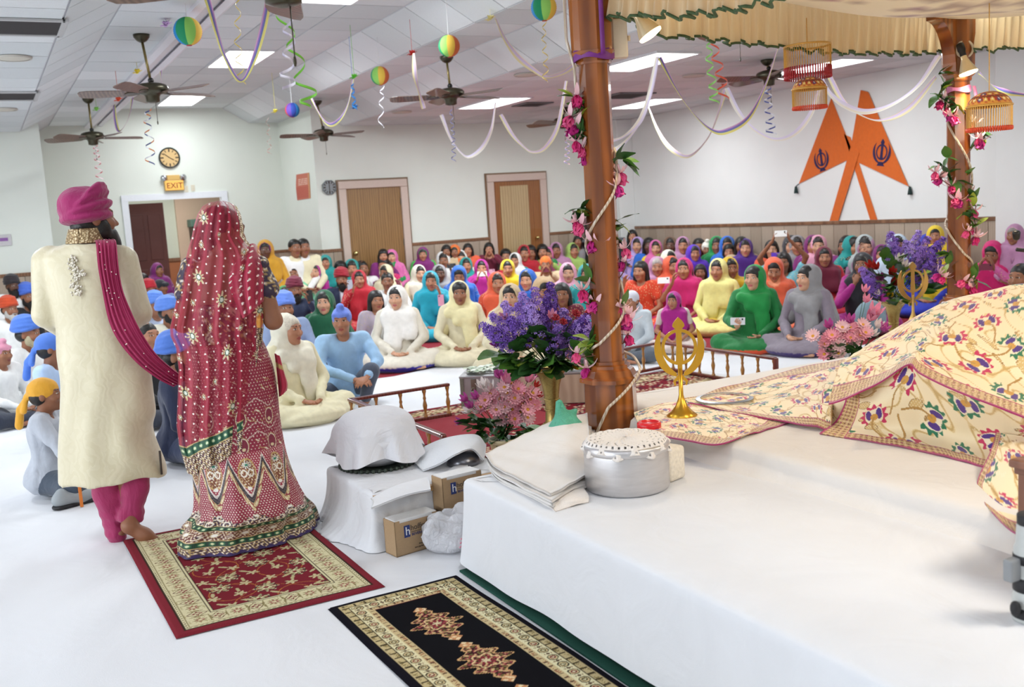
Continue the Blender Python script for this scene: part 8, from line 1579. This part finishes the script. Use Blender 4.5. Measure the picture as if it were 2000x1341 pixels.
for (x, y, z, c, lab) in [(232, 196, 2.95, '#d8502c', 'orange red'), (189, 215, 3.1, '#8ad05a', 'light green'), (269, 142, 3.15, '#e8d23a', 'yellow'), (538, 219, 3.0, '#e8dc5a', 'pale yellow'), (692, 152, 2.98, '#6ad03a', 'bright green'), (805, 106, 3.1, '#c8352c', 'red'), (958, 38, 3.2, '#e6dc9a', 'cream yellow'), (1413, 170, 2.9, '#d8553a', 'vermilion'), (693, 211, 2.75, '#2f8ad8', 'sky blue'), (325, 50, 3.2, '#c8a8d8', 'lilac')]:
    q = onZ(x, y, z); m = MB()
    for k in range(9): a = k*2.4; petal(m, rotz(a) @ rotx(-1.2+.5*(k % 3)), .055, .035, .8, q)
    zt = prof_z(q[0]); m.tube([q, (q[0], q[1], zt)], .002, 4); o = m.build('tissue_bow', plain('tissue_'+lab.split()[-1], c, .8), None, True); tag(o, lab+' tissue bow hanging from the ceiling', 'bow', 'tissue bows on the ceiling')
# ================================================================ vents, speakers
def vent(x, y, hx, hy, slats, dark, label):
    c = onZ(x, y, 3.0); t = thing('ceiling_vent', (c[0], c[1], 2.99), label, 'vent'); f = MB(); z = 2.993
    for s in (-1, 1): f.box((c[0]+s*hx, c[1], z), (.02, hy+.02, .008), bev=.003); f.box((c[0], c[1]+s*hy, z), (hx, .02, .008), bev=.003)
    f.build('frame', plain('vent_frame', (.7, .7, .7), .5) if not dark else plain('vent_grey', '#6a6a6e', .5), t); MB().box((c[0], c[1], z+.004), (hx, hy, .003)).build('backing', plain('vent_dark', '#2a2526', .8), t)
    sl = None
    for k in range(slats):
        y0 = c[1]-hy+2*hy*(k+.5)/slats
        if sl is None: o = MB().box((0, 0, 0), (hx-.015, hy/slats*.8, .002), M=rotx(-.6)).build('slat', plain('vent_frame', (.7, .7, .7), .5) if not dark else plain('vent_grey', '#6a6a6e', .5), t); o.location = (0, y0-c[1], -.002); sl = o.data
        else: share(sl, 'slat', t, (0, y0-c[1], -.002))
vent(38, 52, .27, .27, 5, False, 'square ceiling grille at the top left corner'); vent(14, 187, .27, .3, 5, False, 'square ceiling grille beyond the first one at the left edge'); vent(1040, 203, .2, .2, 7, True, 'small dark ceiling vent left of the near post'); vent(1222, 186, .28, .28, 8, True, 'grey diamond of a ceiling vent right of the near post')
for x, y, lab in ((26, 112, 'between the two grilles at the left edge'), (1028, 145, 'left of the near post capital'), (785, 218, 'just behind the middle fan'), (8, 213, 'past the second grille at the left edge'), (1355, 147, 'behind the orange red curl')):
    c = onZ(x, y, 3.0); t = thing('ceiling_speaker', (c[0], c[1], 2.99), 'round cream ceiling speaker '+lab, 'speaker'); MB().lathe([(.001, 2.985), (.11, 2.986), (.125, 2.99), (.13, 3.0)], (c[0], c[1], 0), 28, cap=False).build('grille', plain('speaker_cream', '#c8c3b6', .7, nscale=200, namt=.2), t, True); MB().lathe([(.122, 2.986), (.136, 2.985), (.14, 2.999)], (c[0], c[1], 0), 28, cap=False).build('ring', plain('speaker_ring', '#bdb8ae', .5), t, True)
# ================================================================ things on the walls
def wall_lathe(prof, c, nrm, n=36):
    return MB().lathe(prof, c, n, frame_to(nrm), cap=False)
NY = (0, -1, 0)
def clock(px, py, wy, r, octag, label, ring, face, hands):
    c = onY(px, py, wy-.02); t = thing('wall_clock', tuple(c), label, 'clock'); R = frame_to(NY); n = 8 if octag else 40; ph = pi/8 if octag else 0
    MB().lathe([(r*.86, -.01), (r, -.01), (r*1.0, .015), (r*.93, .024), (r*.86, .012)], c, n, R, ph, cap=False).build('rim', ring, t, not octag); MB().lathe([(.001, .008), (r*.87, .008)], c, n, R, ph, cap=False).build('face', face, t); m = MB()
    for k in range(12): a = k*pi/6; m.box(c+np.array([math.sin(a)*r*.7, -.011, math.cos(a)*r*.7]), (.006 if k % 3 else .01, .002, .018 if k % 3 else .024), M=roty(a))
    m.build('numerals', plain('clock_ink', '#3a2a1e', .6), t)
    for nm, a, L in (('hour_hand', hands[0], .45), ('minute_hand', hands[1], .68)): MB().box(c+np.array([math.sin(a)*r*L/2, -.014, math.cos(a)*r*L/2]), (.005, .002, r*L/2), M=roty(a)).build(nm, plain('clock_ink', '#3a2a1e', .6), t)
clock(331, 308, YE, .165, False, 'round black rimmed clock with a tan face above the exit sign', plain('clock_rim', '#141a16', .35), plain('clock_tan', '#cfae78', .7), (2.1, -.9)); clock(643, 366, YB, .118, True, 'grey octagonal clock between the poster and the brown door', plain('clock_grey', '#7f8486', .4), plain('clock_greyface', '#8d9294', .6, nscale=60, namt=.2), (0, 3.1))
c = onY(340, 362, YE-.04); es = thing('exit_sign', tuple(c), 'yellow lit exit sign with two emergency lamps over the doorway', 'sign'); M_ey = emit('exit_glow', '#e0a850', .5); MB().box(c, (.15, .04, .085), bev=.008).build('sign_box', plain('exit_case', '#d0a860', .5), es); MB().box(c-np.array([0, .041, 0]), (.138, .002, .074)).build('panel', M_ey, es)
text('EXIT', .125, [[1, 0, 0, c[0]-.125], [0, 0, -1, c[1]-.046], [0, 1, 0, c[2]-.045], [0, 0, 0, 1]], plain('exit_red', '#7a2a1c', .6), 'lettering', es, .002)
q = c+np.array([0, 0, .125]); MB().box(q, (.1, .035, .04), bev=.008).build('battery_box', plain('exit_case', '#d0a860', .5), es)
for s in (-1, 1): MB().lathe([(.02, -.03), (.045, .0), (.05, .035), (.045, .04), (.001, .042)], q+np.array([s*.145, -.01, .0]), 20, frame_to((s*.3, -1, -.2)), cap=False).build('lamp_head', plain('chrome', '#c8ccd0', .15, 1), es, True)
for x, y, lab in ((364, 369, 'left'), (377, 367, 'right')): c = onY(x, y, YE-.008); t = MB().box(c, (.03, .006, .05), bev=.003); t.box(c-np.array([0, .008, 0]), (.007, .006, .014)); o = t.build('switch_plate', plain('switch_ivory', '#d8d0bc', .5), None); tag(o, 'small ivory wall plate right of the exit sign, '+lab+' of two', 'switch', 'wall plates by the exit sign')
c = onY(8, 469, YB-.012); t = thing('notice', tuple(c), 'small white framed notice with a purple mark at the left edge', 'notice'); MB().box(c, (.09, .008, .075), bev=.004).build('frame', plain('notice_white', '#c4c0c2', .5), t); MB().box(c+np.array([.0, -.009, .01]), (.05, .002, .022)).build('purple_mark', plain('notice_purple', '#8a5a9c', .6), t)
pc = [onX(x, y, XP-.004) for x, y in ((579, 341), (604, 337), (607, 387), (581, 391))]; G = net([[pc[0], (pc[0]+pc[1])/2, pc[1]], [(pc[0]+pc[3])/2+np.array([-.012, 0, 0]), sum(pc)/4, (pc[1]+pc[2])/2], [pc[3], (pc[2]+pc[3])/2, pc[2]]], 60, 30); d = np.zeros((60, 30, 3)); d[:] = srgb('#c0664e')[:3]
for r0 in (12, 16, 20, 24): d[r0:r0+2, 5:25] = srgb('#e0b8a4')[:3]; d[r0:r0+2, 9+r0 % 5] = srgb('#c0664e')[:3]; d[r0:r0+2, 17-r0 % 3] = srgb('#c0664e')[:3]
d[30:56] = srgb('#b8523c')[:3]; d[:, 26:] = srgb('#c88a5a')[:3]; o = sheet('poster', G, .003, attrmat('poster_print', .7, 100, .05), None, d); tag(o, 'orange red paper poster with pale lines of print on the alcove side wall', 'poster')
# crossed orange flags on the right wall
M_or = cloth('#d4630c', 'saffron', .8, .25, 6); M_nv = plain('navy_print', '#241c4c', .8)
def wallpoly(name, px, d0, d1, mat, par):
    A = [onX(x, y, XR-d0) for x, y in px]; B = [onX(x, y, XR-d1) for x, y in px]; n = len(px); return mk(name, np.array(A+B), [tuple(range(n)), tuple(range(2*n-1, n-1, -1))]+[(i, n+i, n+(i+1) % n, (i+1) % n) for i in range(n)], mat, par, False)
def minikhanda(cx, cy, s, tilt, par, d):
    c = onX(cx, cy, XR-d); k = 1.; R = np.stack([(0, -math.cos(tilt), -math.sin(tilt)), (0, -math.sin(tilt), math.cos(tilt)), (-1, 0, 0)], 1); m = MB()
    half = [(0, .19), (.02, .165), (.036, .14), (.022, .115), (.02, .02), (.026, -.09), (0, -.11)]; m.prism([(x*s, y*s) for x, y in half+[(-x, y) for x, y in half[1:-1]][::-1]], 0, .003, R, c)
    V = []
    for q in range(32):
        a = 2*pi*q/32
        for rad in (.105, .083): V.append(R @ np.array([rad*s*math.cos(a), (.0+rad*1.1*math.sin(a))*s, .002])+c)
    m.add(V, [(q*2, q*2+1, ((q+1) % 32)*2+1, ((q+1) % 32)*2) for q in range(32)])
    for sg in (1, -1):
        out = [(sg*.165*math.cos(a), .17*math.sin(a)) for a in np.linspace(-1.45, .85, 14)]; inn = [(sg*(.16-.035*math.sin((.85-a)/2.3*pi))*math.cos(a), .01+(.165-.03*math.sin((.85-a)/2.3*pi))*math.sin(a)) for a in np.linspace(.82, -1.4, 14)]; m.prism([(x*s, y*s) for x, y in (out+inn)[::sg]], 0, .003, R, c)
    m.prism([(-.07*s, -.2*s), (.07*s, -.2*s), (.03*s, -.14*s), (-.03*s, -.14*s)], 0, .003, R, c); m.build('emblem', M_nv, par)
c = onX(1610, 300, XR-.01); t = thing('wall_flag', tuple(c), 'left orange triangular flag with a navy emblem crossed on the right wall', 'flag', 'crossed orange flags'); wallpoly('flag_cloth', [(1623.6, 191), (1661.5, 287), (1654, 313), (1559.8, 359)], .004, .01, M_or, t); wallpoly('staff', [(1648, 262), (1661, 268), (1713.5, 429), (1700.5, 433.5)], .004, .01, M_or, t); minikhanda(1604, 311, .82, -.15, t, .013); q = onX(1554.5, 372, XR-.03); MB().tube([onX(1559.8, 359, XR-.01), q+np.array([0, 0, .06])], .006, 6).lathe([(.012, .06), (.018, .04), (.03, -.03), (.028, -.04)], q, 10).build('tassel', plain('tassel_dark', '#18302e', .8), t, True)
c = onX(1720, 290, XR-.01); t = thing('wall_flag', tuple(c), 'right orange triangular flag with a navy emblem crossed on the right wall', 'flag', 'crossed orange flags'); wallpoly('flag_cloth', [(1680.6, 176), (1695.7, 179.5), (1774.5, 364), (1671.5, 315), (1661.5, 287)], .011, .017, M_or, t); wallpoly('staff', [(1661, 287), (1678, 298), (1635.5, 436), (1620, 431)], .018, .024, M_or, t); minikhanda(1722, 297, .88, .15, t, .02); q = onX(1777, 374, XR-.03); MB().tube([onX(1774.5, 364, XR-.02), q+np.array([0, 0, .06])], .006, 6).lathe([(.012, .06), (.018, .04), (.03, -.03), (.028, -.04)], q, 10).build('tassel', plain('tassel_dark', '#18302e', .8), t, True)
# black keyboard cabinet in the far corner
t = thing('piano', (9.55, 14.55, .0), 'black upright cabinet with a grey top in the far right corner', 'cabinet'); MB().box((9.5, 14.6, .46), (.32, .22, .46), bev=.01).build('case', plain('black_lacquer', '#121214', .3), t); MB().box((9.5, 14.58, .94), (.35, .25, .02), bev=.006).build('top', plain('grey_top', '#6c7076', .4), t); MB().box((9.5, 14.72, 1.12), (.2, .03, .16), -.1, .005).build('music_stand', plain('black_lacquer', '#121214', .3), t)
# microphone boom at the right edge
a, b = onD(1985, 487, 6.2), onD(2030, 492, 6.2); t = thing('microphone', tuple(b), 'black microphone on a boom reaching in at the right edge', 'microphone'); MB().tube([a, b], .012, 8).build('boom', plain('mic_black', '#16161a', .4), t, True); MB().lathe([(.012, 0), (.02, .01), (.024, .05), (.018, .06)], a+np.array([0, 0, .06]), 14, frame_to((-.3, -.2, .9))).build('microphone_head', plain('mic_black', '#16161a', .4), t, True); MB().tube([b, (b[0], b[1], .5)], .012, 8).build('stand', plain('mic_black', '#16161a', .4), t, True)
# toy shoe and orange stick by the boy at the left
q = onZ(152, 985, .009); t = thing('toy_shoe', (q[0], q[1], .009), 'black and grey toy shoe lying by the boy with the yellow head cloth', 'shoe'); Rz = rotz(.3)
V, F = sdf_mesh([P_cap((-.1, 0, .05), (.02, 0, .045), .042, .04, .03), P_cap((.02, 0, .04), (.1, .01, .035), .04, .035, .03), P_cap((-.09, 0, .05), (-.085, 0, .085), .034, .03, .02)], .007); mk('upper', V @ Rz.T+np.array([q[0], q[1], .012]), F, plain('shoe_grey2', '#9aa0a4', .5), t); V, F = sdf_mesh([P_cap((-.1, 0, .022), (.1, .005, .022), .045, .04, .02, (1, 1, .4))], .007); mk('sole', V @ Rz.T+np.array([q[0], q[1], .0]), F, plain('shoe_black', '#17161a', .4), t); V, F = sdf_mesh([P_cap((.09, .01, .03), (.115, .01, .03), .038, .034, .02)], .007); mk('toe_cap', V @ Rz.T+np.array([q[0], q[1], .012]), F, plain('shoe_black', '#17161a', .4), t)
a = onD(156, 955, q @ _fh-.06); o = MB().box(a-np.array([0, 0, .045]), (.009, .006, .06), bev=.003).build('orange_stick', plain('orange_plastic', '#d8782a', .5), None); tag(o, 'short orange stick held down beside the toy shoe', 'stick')
